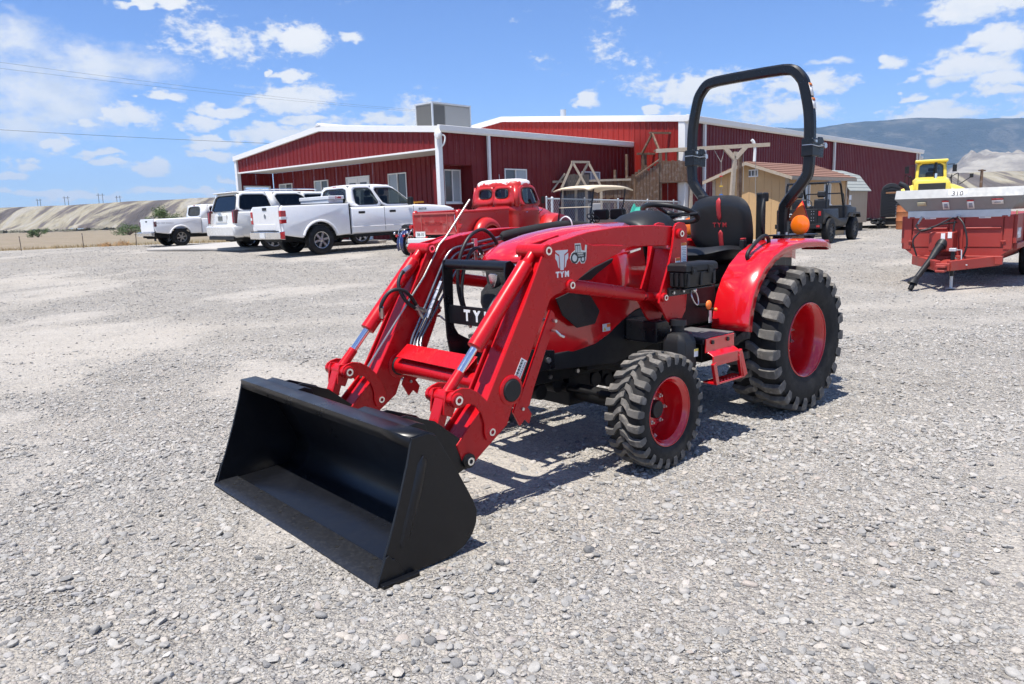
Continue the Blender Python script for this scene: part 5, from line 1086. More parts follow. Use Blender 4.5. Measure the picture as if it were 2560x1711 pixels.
part('decal', MB().box(.05, .16, -.905, -.90, .13, .18), redprint, cx); part('latch', MB().box(-.08, .0, -.91, -.90, .05, .12), steel, cx)
text('lid_lettering', 'Delta', .09, redprint, ld, (.06, -.9015, .155), (1, 0, 0), (0, 0, 1), .001, .002)

# --- white SUV
hd = 44; h = R(hd); ctr = Vector((-7.62, 24.78)) + Vector((-math.sin(h), math.cos(h)))*.86
SU = place('white_suv', 'long white SUV with black tinted windows between the two pickups', 'SUV', ctr.x, ctr.y, hd, 'white vehicles parked by the office')
lo = [(-1.24, .62), (-1.20, .50), (-.60, .42)]+arch(0, .50, .40, .42)+[(.7, .40), (2.7, .40)]+arch(3.3, .50, .40, .42)+[(4.1, .42), (4.30, .5), (4.34, .9), (4.25, 1.12), (3.6, 1.24), (2.9, 1.27), (2.5, 1.26), (-1.05, 1.26), (-1.20, 1.22), (-1.25, .95)]
part('body', shell(lo, -1.015, 1.015, .07), wpaint2, SU)
cabin(SU, -1.16, 3.05, -.98, 2.05, 1.24, 1.84, .965, .78, wpaint2, gl_priv, [(0, .30, (.02, .285, .10, .86)), (.30, .37, None), (.37, .68, (.375, .67, .10, .86)), (.68, 1.0, (.69, .97, .10, .84))], (.04, .96, .04, .84), zr=.05, p=14)
part('rear_spoiler', MB().box(-1.14, -.85, -.74, .74, 1.825, 1.865), wpaint2, SU, .02)
for s in (-1, 1):
    part('roof_rail', MB().tube(smooth_pts([(-.7, s*.68, 1.87), (-.5, s*.68, 1.92), (1.6, s*.68, 1.93), (1.8, s*.68, 1.87)]), .018, 8), chrome, SU)
    tl = part('tail_light', MB().box(-1.27, -1.13, min(s*.82, s*1.01), max(s*.82, s*1.01), .88, 1.30), mat('dark_tail_lens', (.09, .008, .012), .12, coat=.5), SU, .025); part('tail_bar', MB().box(-1.275, -1.26, min(s*.86, s*.92), max(s*.86, s*.92), .92, 1.24), tail, tl)
    for x in (0, 3.3): car_wheel(SU, x, s*.87, .40, .27, .28, s, 6, alloy)
    for x in (.62, 1.72): part('door_seam', MB().box(x-.006, x+.006, min(s*1.010, s*1.018), max(s*1.010, s*1.018), .5, 1.24), inter, SU)
    for x in (.78, 1.85): part('door_handle', MB().box(x, x+.2, min(s*1.01, s*1.035), max(s*1.01, s*1.035), 1.08, 1.13), wpaint2, SU, .01)
    part('mirror', MB().box(2.45, 2.56, min(s*1.0, s*1.2), max(s*1.0, s*1.2), 1.26, 1.44), wpaint2, SU, .03)
bp = part('rear_bumper', shell([(-1.34, .52), (-1.36, .78), (-1.30, .84), (-1.0, .84), (-1.0, .45), (-1.25, .45)], -1.02, 1.02, .06), wpaint2, SU)
part('bumper_valance', MB().box(-1.31, -1.0, -.93, .93, .38, .50), blkp, bp, .02)
lg = part('liftgate_panel', MB().box(-1.275, -1.22, -.42, .42, .92, 1.16), wpaint2, SU, .02); part('number_plate', MB().box(-1.285, -1.275, -.16, .16, .98, 1.12), mat('dark_plate', (.12, .13, .12), .5), lg); text('liftgate_badge', 'GMC', .11, chrome, lg, (-1.28, 0, 1.20), (0, -1, 0), (0, 0, 1), .01, .003)
part('underbody', MB().box(-.9, 4.0, -.6, .6, .32, .5).cyl((0, -.7, .38), (0, .7, .38), .07, n=10), blkd, SU)
seats(SU, (.6, 1.7), .95)

# --- older white pickup, far left
hd = 45; h = R(hd); ctr = Vector((-14.09, 33.05)) + Vector((-math.sin(h), math.cos(h)))*.76
TC = place('older_white_pickup', 'older white extended cab pickup with a worn bed decal, farthest left', 'pickup truck', ctr.x, ctr.y, hd, 'white vehicles parked by the office')
for s in (-1, 1):
    y0, y1 = sorted((s*.72, s*.865))
    part('bed_side', shell([(-1.02, .60), (-.5, .52)]+arch(0, .47, .37, .52)+[(.55, .52), (.92, .52), (.92, 1.19), (.4, 1.20), (-1.02, 1.16), (-1.06, 1.1), (-1.06, .8)], y0, y1, .05), wpaint, TC)
    part('arch_flare', MB().tube([(x, s*.862, z) for x, z in arch(0, .50, .37, .55)], .035, 8), wpaint, TC)
    part('tail_light', MB().box(-1.08, -.98, min(s*.74, s*.868), max(s*.74, s*.868), .84, 1.06), mat('dark_tail_lens', (.09, .008, .012), .12), TC, .02)
    for x in (0, 3.1): car_wheel(TC, x, s*.76, .375, .25, .21, s, 6, mat('dull_alloy', (.30, .28, .25), .4, metal=.7))
    part('mud_flap', MB().box(-.52, -.50, min(s*.66, s*.86), max(s*.66, s*.86), .22, .52), blkp, TC)
    part('door_handle', MB().box(1.30, 1.47, min(s*.84, s*.87), max(s*.84, s*.87), 1.02, 1.08), blkp, TC, .01)
    part('door_seam', MB().box(1.20, 1.212, min(s*.845, s*.855), max(s*.845, s*.855), .55, 1.18), inter, TC)
part('tailgate', MB().box(-1.09, -1.02, -.71, .71, .62, 1.17), wpaint, TC, .03); part('tailgate_handle', MB().box(-1.095, -1.08, -.09, .09, 1.03, 1.09), blkp, TC)
part('bed_floor', MB().box(-1.0, .92, -.72, .72, .68, .74).box(.86, .92, -.72, .72, .7, 1.18), blkd, TC)
part('rear_bumper', MB().loft([[(-1.24+a, y*.84, z) for a, z in ((.0, .46), (.0, .60), (.14, .62), (.14, .44))] for y in np.linspace(-1, 1, 5)]), chrome, TC, .012)
lo = [(.94, .50), (2.6, .50)]+arch(3.1, .46, .37, .50)+[(3.6, .52), (3.85, .55), (3.88, .85), (3.75, 1.05), (3.2, 1.12), (2.6, 1.17), (.94, 1.17)]
part('body', shell(lo, -.85, .85, .06), wpaint, TC)
cabin(TC, .96, 2.75, 1.05, 2.10, 1.15, 1.73, .81, .70, wpaint, gl_dark, [(0, .24, None), (.24, .98, (.27, .95, .10, .86))], (.10, .90, .20, .86), zr=.04)
part('brake_light', MB().box(1.02, 1.05, -.07, .07, 1.70, 1.735), tail, TC)
text('bed_decal', 'TRD OFF ROAD', .11, mat('faded_decal', (.42, .40, .38), .6), TC, (-.68, -.868, .98), (1, 0, 0), (0, 0, 1), .001, .001)
part('underbody', MB().box(-.9, 3.5, -.5, .5, .36, .58).cyl((0, -.65, .37), (0, .65, .37), .08, n=10), blkd, TC)
part('hitch_receiver', MB().box(-1.26, -.9, -.05, .05, .38, .46), blkd, TC)
part('spare_wheel', MB().lathe([(.12, -.07), (.30, -.09), (.33, -.05), (.33, .05), (.30, .09), (.12, .07)], (-.75, .15, .42), axis='z', n=24), rub, TC)

# --- red vintage pickup
oldred = mat('old_red_paint', (.50, .018, .016), .32, coat=.3, var=.08, vscale=2, dirt=(.38, .06, .05), dscale=3.5, damt=.2)
tgred = mat('faded_red_tailgate', (.34, .022, .020), .5, var=.2, vscale=4, dirt=(.42, .20, .17), dscale=5, damt=.7)
hd = 53; h = R(hd); F_ = Vector((math.cos(h), math.sin(h))); Rr_ = Vector((math.sin(h), -math.cos(h)))
ctr = Vector((-2.30, 19.05)) + Rr_*.70 + F_*1.0
VP = place('red_vintage_pickup', 'old red rounded vintage pickup with sun-bleached white roof patches', 'pickup truck', ctr.x, ctr.y, hd)
ro = .37
for s in (-1, 1):
    part('bed_side', MB().box(-1.0, 1.02, min(s*.66, s*.70), max(s*.66, s*.70), .62, 1.18), oldred, VP, .01)
    part('bed_rail', MB().tube([(-1.0, s*.70, 1.18), (1.02, s*.70, 1.20)], .032, 8), oldred, VP)
    part('stake_post', MB().tube(fillet([(-1.0, s*.70, .62), (-1.0, s*.70, 1.10), (-1.0, s*.70, 1.19), (-.92, s*.70, 1.2)], .1), .05, 8), oldred, VP)
    rows = []
    for i in range(15):
        t = math.pi*(i/14); rr = .53; c_ = (-.02+rr*1.02*math.cos(t), .40+rr*math.sin(t)*1.16)
        rows.append([(c_[0], s*.69, c_[1]), (c_[0], s*.80, c_[1]+.0), (-.02+(c_[0]+.02)*.96, s*.89, .40+(c_[1]-.40)*.95), (-.02+(c_[0]+.02)*.86, s*.935, .40+(c_[1]-.40)*.84), (-.02+(c_[0]+.02)*.74, s*.94, .40+(c_[1]-.40)*.70)])
    part('rear_fender', MB().grid(rows), oldred, VP, solid=.02)
    rows = []
    for i in range(15):
        t = math.pi*(i/14); rr = .58; c_ = (2.95+rr*1.1*math.cos(t), .42+rr*math.sin(t)*1.02)
        rows.append([(c_[0], s*.52, c_[1]+.02), (c_[0], s*.74, c_[1]+.0), (2.95+(c_[0]-2.95)*.95, s*.88, .40+(c_[1]-.40)*.94), (2.95+(c_[0]-2.95)*.85, s*.93, .40+(c_[1]-.40)*.82), (2.95+(c_[0]-2.95)*.74, s*.935, .40+(c_[1]-.40)*.70)])
    part('front_fender', MB().grid(rows), oldred, VP, solid=.02)
    for x in (0, 2.95): car_wheel(VP, x, s*.78, ro, .18, .21, s, 5, oldred)
    part('running_board', MB().box(.55, 2.4, min(s*.66, s*.90), max(s*.66, s*.90), .40, .45), oldred, VP, .02)
    part('door_handle', MB().tube([(1.35, s*.775, 1.09), (1.52, s*.79, 1.09)], .016, 8), chrome, VP)
    part('tail_light', MB().cyl((-1.06, s*.80, .86), (-1.01, s*.80, .86), .05, n=14), tail, VP)
    part('door_hinge', MB().tube([(2.06, s*.775, 1.12), (2.18, s*.79, 1.12)], .014, 8), chrome, VP)
    part('mirror', MB().tube(fillet([(2.05, s*.77, 1.02), (2.03, s*.95, 1.16), (2.02, s*.96, 1.32)], .05), .008, 6).box(2.0, 2.02, s*.96-.05, s*.96+.05, 1.30, 1.48), blkp, VP)
tgt = part('tailgate', MB().box(-1.05, -1.01, -.665, .665, .68, 1.17), tgred, VP, .008)
part('tailgate_frame', MB().box(-1.07, -1.03, -.67, .67, 1.14, 1.18).box(-1.07, -1.03, -.67, .67, .66, .70).box(-1.065, -1.04, -.43, -.41, .70, 1.14).box(-1.065, -1.04, .41, .43, .70, 1.14), mat('worn_pink_red', (.45, .10, .085), .5, var=.3, vscale=6), tgt, .006)
text('tailgate_lettering', 'INTERNATIONAL', .105, tgred, tgt, (-1.052, 0, .93), (0, -1, 0), (0, 0, 1), .006, .002)
part('tailgate_chain', MB().tube(smooth_pts([(-1.05, -.66, 1.12), (-1.08, -.68, .98), (-1.07, -.67, .84), (-1.03, -.68, .72)]), .012, 6), steel, VP)
part('bed_floor', MB().box(-1.0, 1.0, -.66, .66, .62, .68).box(.97, 1.01, -.66, .66, .65, 1.16), blkd, VP)
part('rear_bumper', MB().box(-1.20, -1.08, -.80, .80, .46, .58), mat('white_bumper', (.68, .68, .66), .4), VP, .02); npp = part('number_plate', MB().box(-1.10, -1.085, .28, .60, .60, .74), plate, VP); text('plate_lettering', '38-10', .10, mat('plate_green', (.03, .07, .05), .5), npp, (-1.102, .44, .665), (0, -1, 0), (0, 0, 1), .001, .001)
# rounded cab
def cab_ring(z, x0, x1, w_, n=48, p=4.6):
    o = []
    for i in range(n):
        t = 2*math.pi*(i+.5)/n; c_, s_ = math.cos(t), math.sin(t); k = (abs(c_)**p+abs(s_)**p)**(-1/p); o.append(((x0+x1)/2+c_*k*(x1-x0)/2, s_*k*w_, z))
    return o
part('cab_lower', MB().loft([cab_ring(z, a, b, w_) for z, a, b, w_ in ((.50, 1.05, 2.30, .74), (.62, 1.04, 2.32, .78), (1.0, 1.03, 2.30, .80), (1.12, 1.035, 2.27, .80), (1.135, 1.03, 2.27, .812), (1.18, 1.035, 2.26, .805), (1.20, 1.03, 2.25, .795), (1.26, 1.05, 2.24, .79))]), oldred, VP)
Qb = [Vector((1.085, .70, 1.25)), Vector((1.085, -.70, 1.25)), Vector((1.155, -.63, 1.78)), Vector((1.155, .63, 1.78))]
cab_face(VP, Qb, [(0, .5, (.13, .455, .42, .86)), (.5, 1, (.545, .87, .42, .86))], oldred, gl_mid, p=3.2)
for s in (-1, 1):
    q = [Vector((1.20, -.785, 1.25)), Vector((2.18, -.765, 1.25)), Vector((1.95, -.70, 1.78)), Vector((1.25, -.71, 1.78))]
    if s > 0: q = [Vector((v.x, -v.y, v.z)) for v in (q[1], q[0], q[3], q[2])]
    cab_face(VP, q, [(0, 1, (.16, .93, .10, .88) if s < 0 else (.07, .84, .10, .88))], oldred, gl_mid, p=3.6)
    part('cab_corner', MB().grid([[(1.085+(1.20-1.085)*(1-math.cos(t))+0*z, s*(.70+(.785-.70)*math.sin(t)), 1.25) for t in np.linspace(0, math.pi/2, 6)], [(1.155+(1.25-1.155)*(1-math.cos(t)), s*(.63+(.71-.63)*math.sin(t)), 1.78) for t in np.linspace(0, math.pi/2, 6)]]), oldred, VP, solid=.03)
    part('vent_pillar', MB().bar((2.0, s*.748, 1.28), (1.86, s*.66, 1.70), .02, .025), chrome, VP)
cab_face(VP, [Vector((2.18, -.765, 1.25)), Vector((2.18, .765, 1.25)), Vector((1.95, .70, 1.78)), Vector((1.95, -.70, 1.78))], [(0, .5, (.06, .48, .1, .9)), (.5, 1, (.52, .94, .1, .9))], oldred, gl_mid, p=4)
rm_ = bpy.data.materials.new('bleached_red_roof'); rm_.use_nodes = True; N = NT(rm_.node_tree.nodes, rm_.node_tree.links); bs = rm_.node_tree.nodes['Principled BSDF']; tc = N.new('ShaderNodeTexCoord').outputs['Object']
sepz = N.new('ShaderNodeSeparateXYZ', i_0=tc).outputs[2]
f = N.new('ShaderNodeMapRange', i_0=N.math('ADD', N.math('MULTIPLY', N.math('SUBTRACT', sepz, 1.875), 9.0), N.math('MULTIPLY', N.math('SUBTRACT', N.noise(tc, 4, 6, .65), .45), 4.0)), i_1=.0, i_2=.25).outputs[0]
N.l.new(N.mix(f, (.50, .018, .016), (.72, .66, .64)), bs.inputs['Base Color']); bs.inputs['Roughness'].default_value = .45
part('cab_roof', MB().loft([cab_ring(z, a, b, w_, 40, p) for z, a, b, w_, p in ((1.76, 1.140, 1.98, .725, 4.6), (1.83, 1.150, 1.985, .720, 4.4), (1.90, 1.18, 1.965, .695, 4.2), (1.945, 1.24, 1.91, .63, 3.8), (1.968, 1.36, 1.80, .50, 3.2))]), rm_, VP)
rows = []
for x, w_, zt_ in ((2.2, .58, 1.28), (2.6, .52, 1.26), (3.1, .44, 1.20), (3.4, .36, 1.12), (3.5, .28, 1.0)): rows.append([(x, w_*math.cos(t), .70+(zt_-.70)*math.sin(t)**.6) for t in np.linspace(0.02, math.pi-.02, 13)])
part('hood', MB().grid(rows), oldred, VP, solid=.02); part('front_apron', MB().box(2.3, 3.45, -.5, .5, .5, .8), oldred, VP, .05)
part('roof_visor', MB().bar((1.92, -.45, 1.90), (2.0, .45, 1.88), .1, .02), galv, VP)
part('radio_aerial', MB().tube([(2.35, .70, 1.15), (2.36, .74, 2.15)], .006, 6), steel, VP)
part('underbody', MB().box(-.9, 3.2, -.4, .4, .35, .6), blkd, VP); seats(VP, (1.35,), .8, (0,))

for ch in VP.children:                                  # cab and front sit a little further forward than the box
    if ch.type == 'MESH' and min(v.co.x for v in ch.data.vertices)+ch.location.x > 1.0-.6*(ch.name.startswith('wheel')): ch.location.x += .20 if ch.location.x != 0 or min(v.co.x for v in ch.data.vertices) > 1.0 else 0
# --- motorcycle tail behind the red pickup
bl_ = mat('navy_paint', (.015, .022, .09), .2, coat=.7)
MC = place('motorcycle', 'dark blue touring motorcycle parked left of the red pickup tailgate', 'motorcycle', -2.72, 20.9, 58)
wl_ = car_wheel(MC, 0, 0, .32, .14, .22, -1, 10, chrome); car_wheel(MC, 1.55, 0, .32, .12, .22, -1, 10, chrome)
rows = []
for t in np.linspace(R(15), R(205), 16): rows.append([(-.0+ .38*math.cos(t), y*.11, .33+.38*math.sin(t)-.03*abs(y)**2) for y in np.linspace(-1, 1, 7)])
part('rear_mudguard', MB().grid(rows), bl_, MC, solid=.01); part('fender_trim', MB().tube([(.39*math.cos(t), 0, .335+.39*math.sin(t)) for t in np.linspace(R(60), R(200), 10)], .012, 6), chrome, MC)
part('seat', MB().loft([[(x, y*w_, z+.05*(1-abs(y))) for y in (-1, -.5, 0, .5, 1)]+[(x, y*w_, z-.06) for y in (1, 0, -1)] for x, w_, z in ((-.12, .12, .80), (.1, .16, .80), (.45, .17, .74), (.7, .10, .78))]), vinyl, MC)
part('fuel_tank', MB().ball((.95, 0, .84), (.32, .15, .14), 16, 10), bl_, MC); part('engine', MB().box(.5, 1.05, -.16, .16, .3, .66).cyl((.65, 0, .55), (.55, 0, .78), .09, n=14).cyl((.85, 0, .55), (.95, 0, .78), .09, n=14), steel, MC, .01)
part('exhaust', MB().tube(smooth_pts([(.7, -.2, .4), (.3, -.24, .28), (-.35, -.24, .30)]), [.03]*9+[.045]*8, 10), chrome, MC); part('frame', MB().tube([(1.55, 0, .32), (1.30, 0, .95), (.6, 0, .72), (0, 0, .36)], .025, 8), blk, MC)
for s in (-1, 1): part('tail_light', MB().cyl((-.36, s*.12, .55), (-.31, s*.12, .55), .035, n=12), tail, MC); part('turn_signal', MB().ball((-.30, s*.22, .62), .04, 10, 8), chrome, MC); part('saddle_rail', MB().tube(smooth_pts([(.3, s*.2, .7), (-.05, s*.22, .72), (-.22, s*.18, .55)]), .012, 6), chrome, MC)
part('handlebar', MB().tube(smooth_pts([(1.05, -.4, 1.08), (1.22, -.2, 1.10), (1.25, 0, 1.0), (1.22, .2, 1.10), (1.05, .4, 1.08)]), .014, 8), chrome, MC); part('headlamp', MB().ball((1.40, 0, .88), .09), chrome, MC)

# --- golf cart
cream = mat('cream_plastic', (.72, .60, .42), .4, var=.03); gcb = mat('cart_blue', (.02, .035, .16), .25, coat=.6)
GC = place('golf_cart', 'cream-roofed golf cart with folding windshield beside the chain-link fence', 'golf cart', 2.45, 20.4, 224)
# local x forward, origin under the seat
part('body', shell([(-.75, .35), (-.45, .30)]+arch(-.25, .26, .23, .30)+[(.1, .24), (.8, .24)]+arch(1.35, .26, .23, .28)+[(1.70, .30), (1.80, .5), (1.70, .75), (1.25, .85), (1.05, .80), (.95, .34), (.25, .34), (.22, .68), (-.72, .72)], -.58, .58, .06), gcb, GC)
for s in (-1, 1):
    for x in (-.25, 1.35): car_wheel(GC, x, s*.50, .23, .18, .13, s, 5)
    part('roof_post', MB().tube(fillet([(1.10, s*.54, .80), (.92, s*.54, 1.72)], .05), .018, 8), blk, GC); part('roof_post', MB().tube(fillet([(-.50, s*.54, .72), (-.20, s*.54, 1.05), (-.30, s*.54, 1.40), (-.36, s*.54, 1.72)], .12), .018, 8), blk, GC)
part('seat_cushion', MB().box(-.28, .24, -.54, .54, .70, .84), cream, GC, .05)
for s in (-1, 1): part('seat_backrest', MB().box(-.45, -.32, min(s*.03, s*.53), max(s*.03, s*.53), .92, 1.20), blkp, GC, .06)
part('rear_cowl', MB().box(-.75, -.35, -.52, .52, .70, .95), cream, GC, .06)
rows = []
for u in np.linspace(-1, 1, 11): rows.append([(.28+u*.90, v*.60, 1.80-.07*abs(u)**4-.06*abs(v)**4) for v in np.linspace(-1, 1, 9)])
part('roof', MB().grid(rows), cream, GC, solid=.035)
wg = glass('scratched_windshield', (.40, .40, .40), .08)
for z0, z1, x0, x1 in ((.82, 1.26, 1.10, 1.01), (1.27, 1.70, 1.005, .925)):
    w_ = part('windshield', MB().add([(x0+.02, -.53, z0), (x0+.02, .53, z0), (x1+.02, .53, z1), (x1+.02, -.53, z1)], [(0, 1, 2, 3)]), wg, GC)
part('windshield_hinge', MB().bar((1.03, -.54, 1.265), (1.03, .54, 1.265), .012, .02), mat('cream_plastic', (.72, .60, .42), .4), GC)
Mg = Matrix.Translation((.62, .26, .98)) @ Matrix.Rotation(R(-40), 4, 'Y')
sw_ = part('steering_wheel', MB().tube([(.17*math.cos(t), .17*math.sin(t), 0) for t in np.linspace(0, 2*math.pi, 25)[:-1]], .014, 8, True).xf(Mg), blkp, GC); part('wheel_spoke', MB().bar((-.16, 0, 0), (.16, 0, 0), .03, .012).bar((0, -.16, 0), (0, .16, 0), .03, .012).cyl((0, 0, 0), (0, 0, -.35), .02, n=8).xf(Mg), blkp, sw_)

# --- black open off-roader
RX = place('black_open_off_roader', 'black open-top off-roader with roll cage parked before the tan shed', 'off-roader', 0, 0, 50)
h = R(50); near = Vector((9.96, 23.92)); ctr = near + Vector((-math.sin(h), math.cos(h)))*.68; RX.location = (ctr.x, ctr.y, gz(ctr.x, ctr.y)); RX.rotation_euler = (0, 0, h)
gb_ = mat('off_roader_black', (.012, .012, .013), .45, spec=.35, dirt=(.08, .075, .07), damt=.2)
lo = [(-.62, .62), (-.48, .60)]+arch(0, .44, .38, .60)+[(.46, .60), (.75, .50), (1.70, .50), (1.85, .62)]+[(2.0, .75), (2.75, .76), (2.82, .85), (2.80, 1.08), (2.0, 1.12), (1.75, 1.12), (1.72, .75), (.92, .75), (.88, 1.06), (-.62, 1.06)]
part('body', shell(lo, -.72, .72, .03), gb_, RX)
part('tub_opening', MB().box(-.55, .85, -.64, .64, 1.055, 1.066), inter, RX)
part('hood', MB().box(1.85, 2.82, -.55, .55, 1.08, 1.17), gb_, RX, .04); part('grille', MB().box(2.80, 2.86, -.55, .55, .62, 1.12), gb_, RX, .02)
for s in (-1, 1):
    part('front_fender', MB().prism([(1.95, .78), (2.10, .86), (2.85, .86), (2.95, .74), (2.98, .78), (2.88, .92), (2.05, .92), (1.88, .80)], 'y', min(s*.55, s*.82), max(s*.55, s*.82)), gb_, RX, .01)
    for x in (0, 2.44): car_wheel(RX, x, s*.70, .385, .23, .21, s, 8, mat('black_wheel', (.02, .02, .02), .45))
    part('seat', MB().box(.30, .42, s*.35-.24, s*.35+.24, .85, 1.38), vinyl, RX, .06); part('headrest', MB().box(.27, .37, s*.35-.13, s*.35+.13, 1.42, 1.62), vinyl, RX, .05)
    part('roll_cage', MB().tube(fillet([(-.05, s*.62, 1.05), (-.02, s*.62, 1.86), (1.35, s*.60, 1.90), (1.75, s*.60, 1.15)], .16), .035, 10), blk, RX)
    part('tail_light', MB().box(-.64, -.615, s*.62-.04, s*.62+.04, .86, 1.0), tail, RX, .008)
for x, z in ((-.02, 1.86), (1.30, 1.90)): part('cage_crossbar', MB().cyl((x, -.62, z), (x, .62, z), .035, n=10), blk, RX)
part('windshield_frame', MB().tube(fillet([(1.80, -.62, 1.12), (1.70, -.60, 1.55), (1.70, .60, 1.55), (1.80, .62, 1.12)], .06), .02, 8), blk, RX)
tgx = part('tailgate', MB().box(-.65, -.61, -.56, .56, .64, 1.06), gb_, RX, .008); text('tailgate_lettering', 'ROXOR', .15, white_dec, tgx, (-.652, .12, .88), (0, -1, 0), (0, 0, 1), .002, .004, 1.25)
part('rear_bumper', MB().box(-.78, -.62, -.70, .70, .48, .62), gb_, RX, .01); part('bumper_reflector', MB().box(-.785, -.778, -.68, -.58, .52, .58), tail, RX)
m = MB()
for y in (-.45, -.38): 
    for z in (.72, .80, .92, 1.0): m.cyl((-.655, y, z), (-.648, y, z), .012, n=8)
part('tailgate_bolt', m, steel, RX)
part('steering_wheel', MB().tube([(1.02+.06*math.cos(t), .35+.17*math.sin(t), 1.20+.17*math.cos(t)) for t in np.linspace(0, 2*math.pi, 21)[:-1]], .014, 8, True), blkp, RX)
part('underbody', MB().box(-.6, 2.7, -.35, .35, .36, .56).cyl((0, -.6, .38), (0, .6, .38), .06, n=10).cyl((2.44, -.6, .38), (2.44, .6, .38), .06, n=10), blkd, RX)

# --- yellow wheel loader (seen from behind)
WLx, WLy = 21.9, 40.0
WL = place('yellow_wheel_loader', 'yellow wheel loader seen from behind, above the silver spreader hopper', 'wheel loader', WLx, WLy, 63)
part('engine_hood', MB().loft([[(x, y*w_, z) for y, z in ((-1, 1.15), (-1, zt_-.15), (-.8, zt_), (.8, zt_), (1, zt_-.15), (1, 1.15))] for x, w_, zt_ in ((-1.9, .72, 2.15), (-1.85, .80, 2.25), (0, .85, 2.40), (.3, .85, 2.45))]), yellow, WL, .03)
part('rear_grille', MB().box(-1.93, -1.86, -.60, .60, 1.75, 2.08), mat('grille_dark', (.03, .03, .028), .7), WL, .02); part('rear_grille', MB().box(-1.93, -1.86, -.62, .62, 1.25, 1.62), mat('grille_dark', (.03, .03, .028), .7), WL, .02)
part('counterweight', MB().box(-2.1, -1.6, -.95, .95, .75, 1.2), yellow, WL, .06)
for s in (-1, 1):
    rows = []
    for x, z in ((-1.85, 1.55), (-1.6, 1.80), (-1.1, 1.92), (-.5, 1.90), (.1, 1.75)): rows.append([(x, s*.75, z+.14), (x, s*1.05, z+.05), (x, s*1.48, z-.14), (x, s*1.52, z-.24)])
    part('mudguard', MB().grid(rows), yellow, WL, solid=.03)
    for x in (-.9, 2.1):
        c_, L = lug_tyre(.80, .62, .42, 15, .05, .05)
        w2 = part('wheel', c_, rub, WL, loc=(x, s*1.18, .80)); part('tread_lugs', L, rub, w2); part('rim', MB().lathe([(.42, s*.28), (.38, s*.2), (.2, s*.08), (.001, s*.08)], n=24), yellow, w2)
    part('mirror', MB().tube([(1.55, s*.78, 3.1), (1.6, s*1.1, 3.12), (1.6, s*1.12, 2.8)], .02, 6).box(1.58, 1.63, s*1.12-.10, s*1.12+.10, 2.72, 3.08), blkp, WL)
    part('handrail', MB().tube(fillet([(.35, s*.80, 2.0), (.35, s*.95, 2.55), (1.5, s*1.0, 2.55), (1.5, s*1.0, 1.7)], .08), .02, 6).tube(fillet([(-.3, s*.80, 2.35), (-.3, s*1.2, 2.6), (-.3, s*1.2, 2.0)], .08), .018, 6), blk, WL)
part('cab_floor', MB().box(.30, 1.75, -.72, .72, 1.5, 2.2), yellow, WL, .04)
cabin(WL, .35, 1.65, .45, 1.55, 2.15, 3.20, .72, .66, yellow, gl_mid, [(0, 1, (.10, .92, .06, .93))], (.10, .90, .06, .93), (.08, .92, .06, .93), zr=.03, p=8)
part('cab_roof', MB().box(.25, 1.75, -.76, .76, 3.20, 3.34), yellow, WL, .05); part('exhaust_stack', MB().cyl((-.3, -.18, 2.38), (-.3, -.18, 3.15), .07, n=14), blk, WL); part('stack_base', MB().cyl((-.3, -.18, 2.35), (-.3, -.18, 2.6), .085, n=14), chrome, WL)
seats(WL, (1.0,), 2.1, (0,)); part('front_frame', MB().box(1.75, 3.2, -.5, .5, .8, 1.6), yellow, WL, .05)
part('lift_arm', MB().prism([(1.9, 1.5), (2.2, 1.75), (3.6, .6), (3.4, .4)], 'y', -.7, -.5).prism([(1.9, 1.5), (2.2, 1.75), (3.6, .6), (3.4, .4)], 'y', .5, .7), yellow, WL, .02); part('bucket', MB().prism([(3.5, .15), (4.6, .10), (3.9, .25), (3.7, .6), (3.9, 1.2), (3.6, 1.1), (3.45, .5)], 'y', -1.4, 1.4), yellow, WL, .02)
part('work_lamp', MB().tube([(-.2, -1.25, 2.0), (-.2, -1.75, 2.35)], .02, 6).box(-.28, -.12, -1.86, -1.70, 2.32, 2.52), blkp, WL)

# --- red manure spreader
sr = mat('spreader_red', (.33, .036, .026), .5, var=.12, vscale=2.5, dirt=(.30, .085, .06), dscale=2.2, damt=.6, bump=.05, bscale=30)
hd = 229; h = R(hd); F_ = Vector((math.cos(h), math.sin(h)))
jack = Vector((7.12, 12.39)); org = jack - F_*.60
MS = place('red_manure_spreader', 'red manure spreader with galvanised hopper top and number 310', 'manure spreader', org.x, org.y, hd)
MS.rotation_euler = (0, 0, h)
PW, PB, PT = .80, .36, 1.16                # half width, panel bottom, top
bd = part('box', MB().prism([(-PW, .62), (-PW+.0, PT), (PW, PT), (PW, .62), (PW-.32, PB), (-PW+.32, PB)], 'x', -4.3, 0), sr, MS, .01)
part('front_frame', MB().box(0, .03, -PW, -PW+.12, .60, PT).box(0, .03, PW-.12, PW, .60, PT).box(0, .03, -.10, .10, .5, PT), sr, MS, .006)
for s in (-1, 1):
    pn = part('front_panel', MB().box(.0, .022, min(s*.12, s*.66), max(s*.12, s*.66), .64, PT-.02), sr, MS, .006)
    part('panel_rib', MB().cyl((.03, s*.14, .95), (.03, s*.64, .95), .018, n=10), sr, pn)
    part('panel_hinge', MB().box(.02, .05, min(s*.64, s*.72), max(s*.64, s*.72), 1.12, 1.15).box(.02, .05, min(s*.64, s*.72), max(s*.64, s*.72), .72, .75), sr, pn, .005)
    lb = part('warning_label', MB().box(.022, .025, s*.40-.085, s*.40+.085, 1.11, 1.20), white_dec, pn); part('label_print', MB().box(.025, .0262, s*.40+.02, s*.40+.07, 1.13, 1.17).box(.025, .0262, s*.40-.07, s*.40-.0, 1.12, 1.13).box(.025, .0262, s*.40-.07, s*.40-.0, 1.145, 1.155).box(.025, .0262, s*.40-.07, s*.40-.0, 1.17, 1.18), mat('label_grey', (.30, .31, .36), .6), lb)
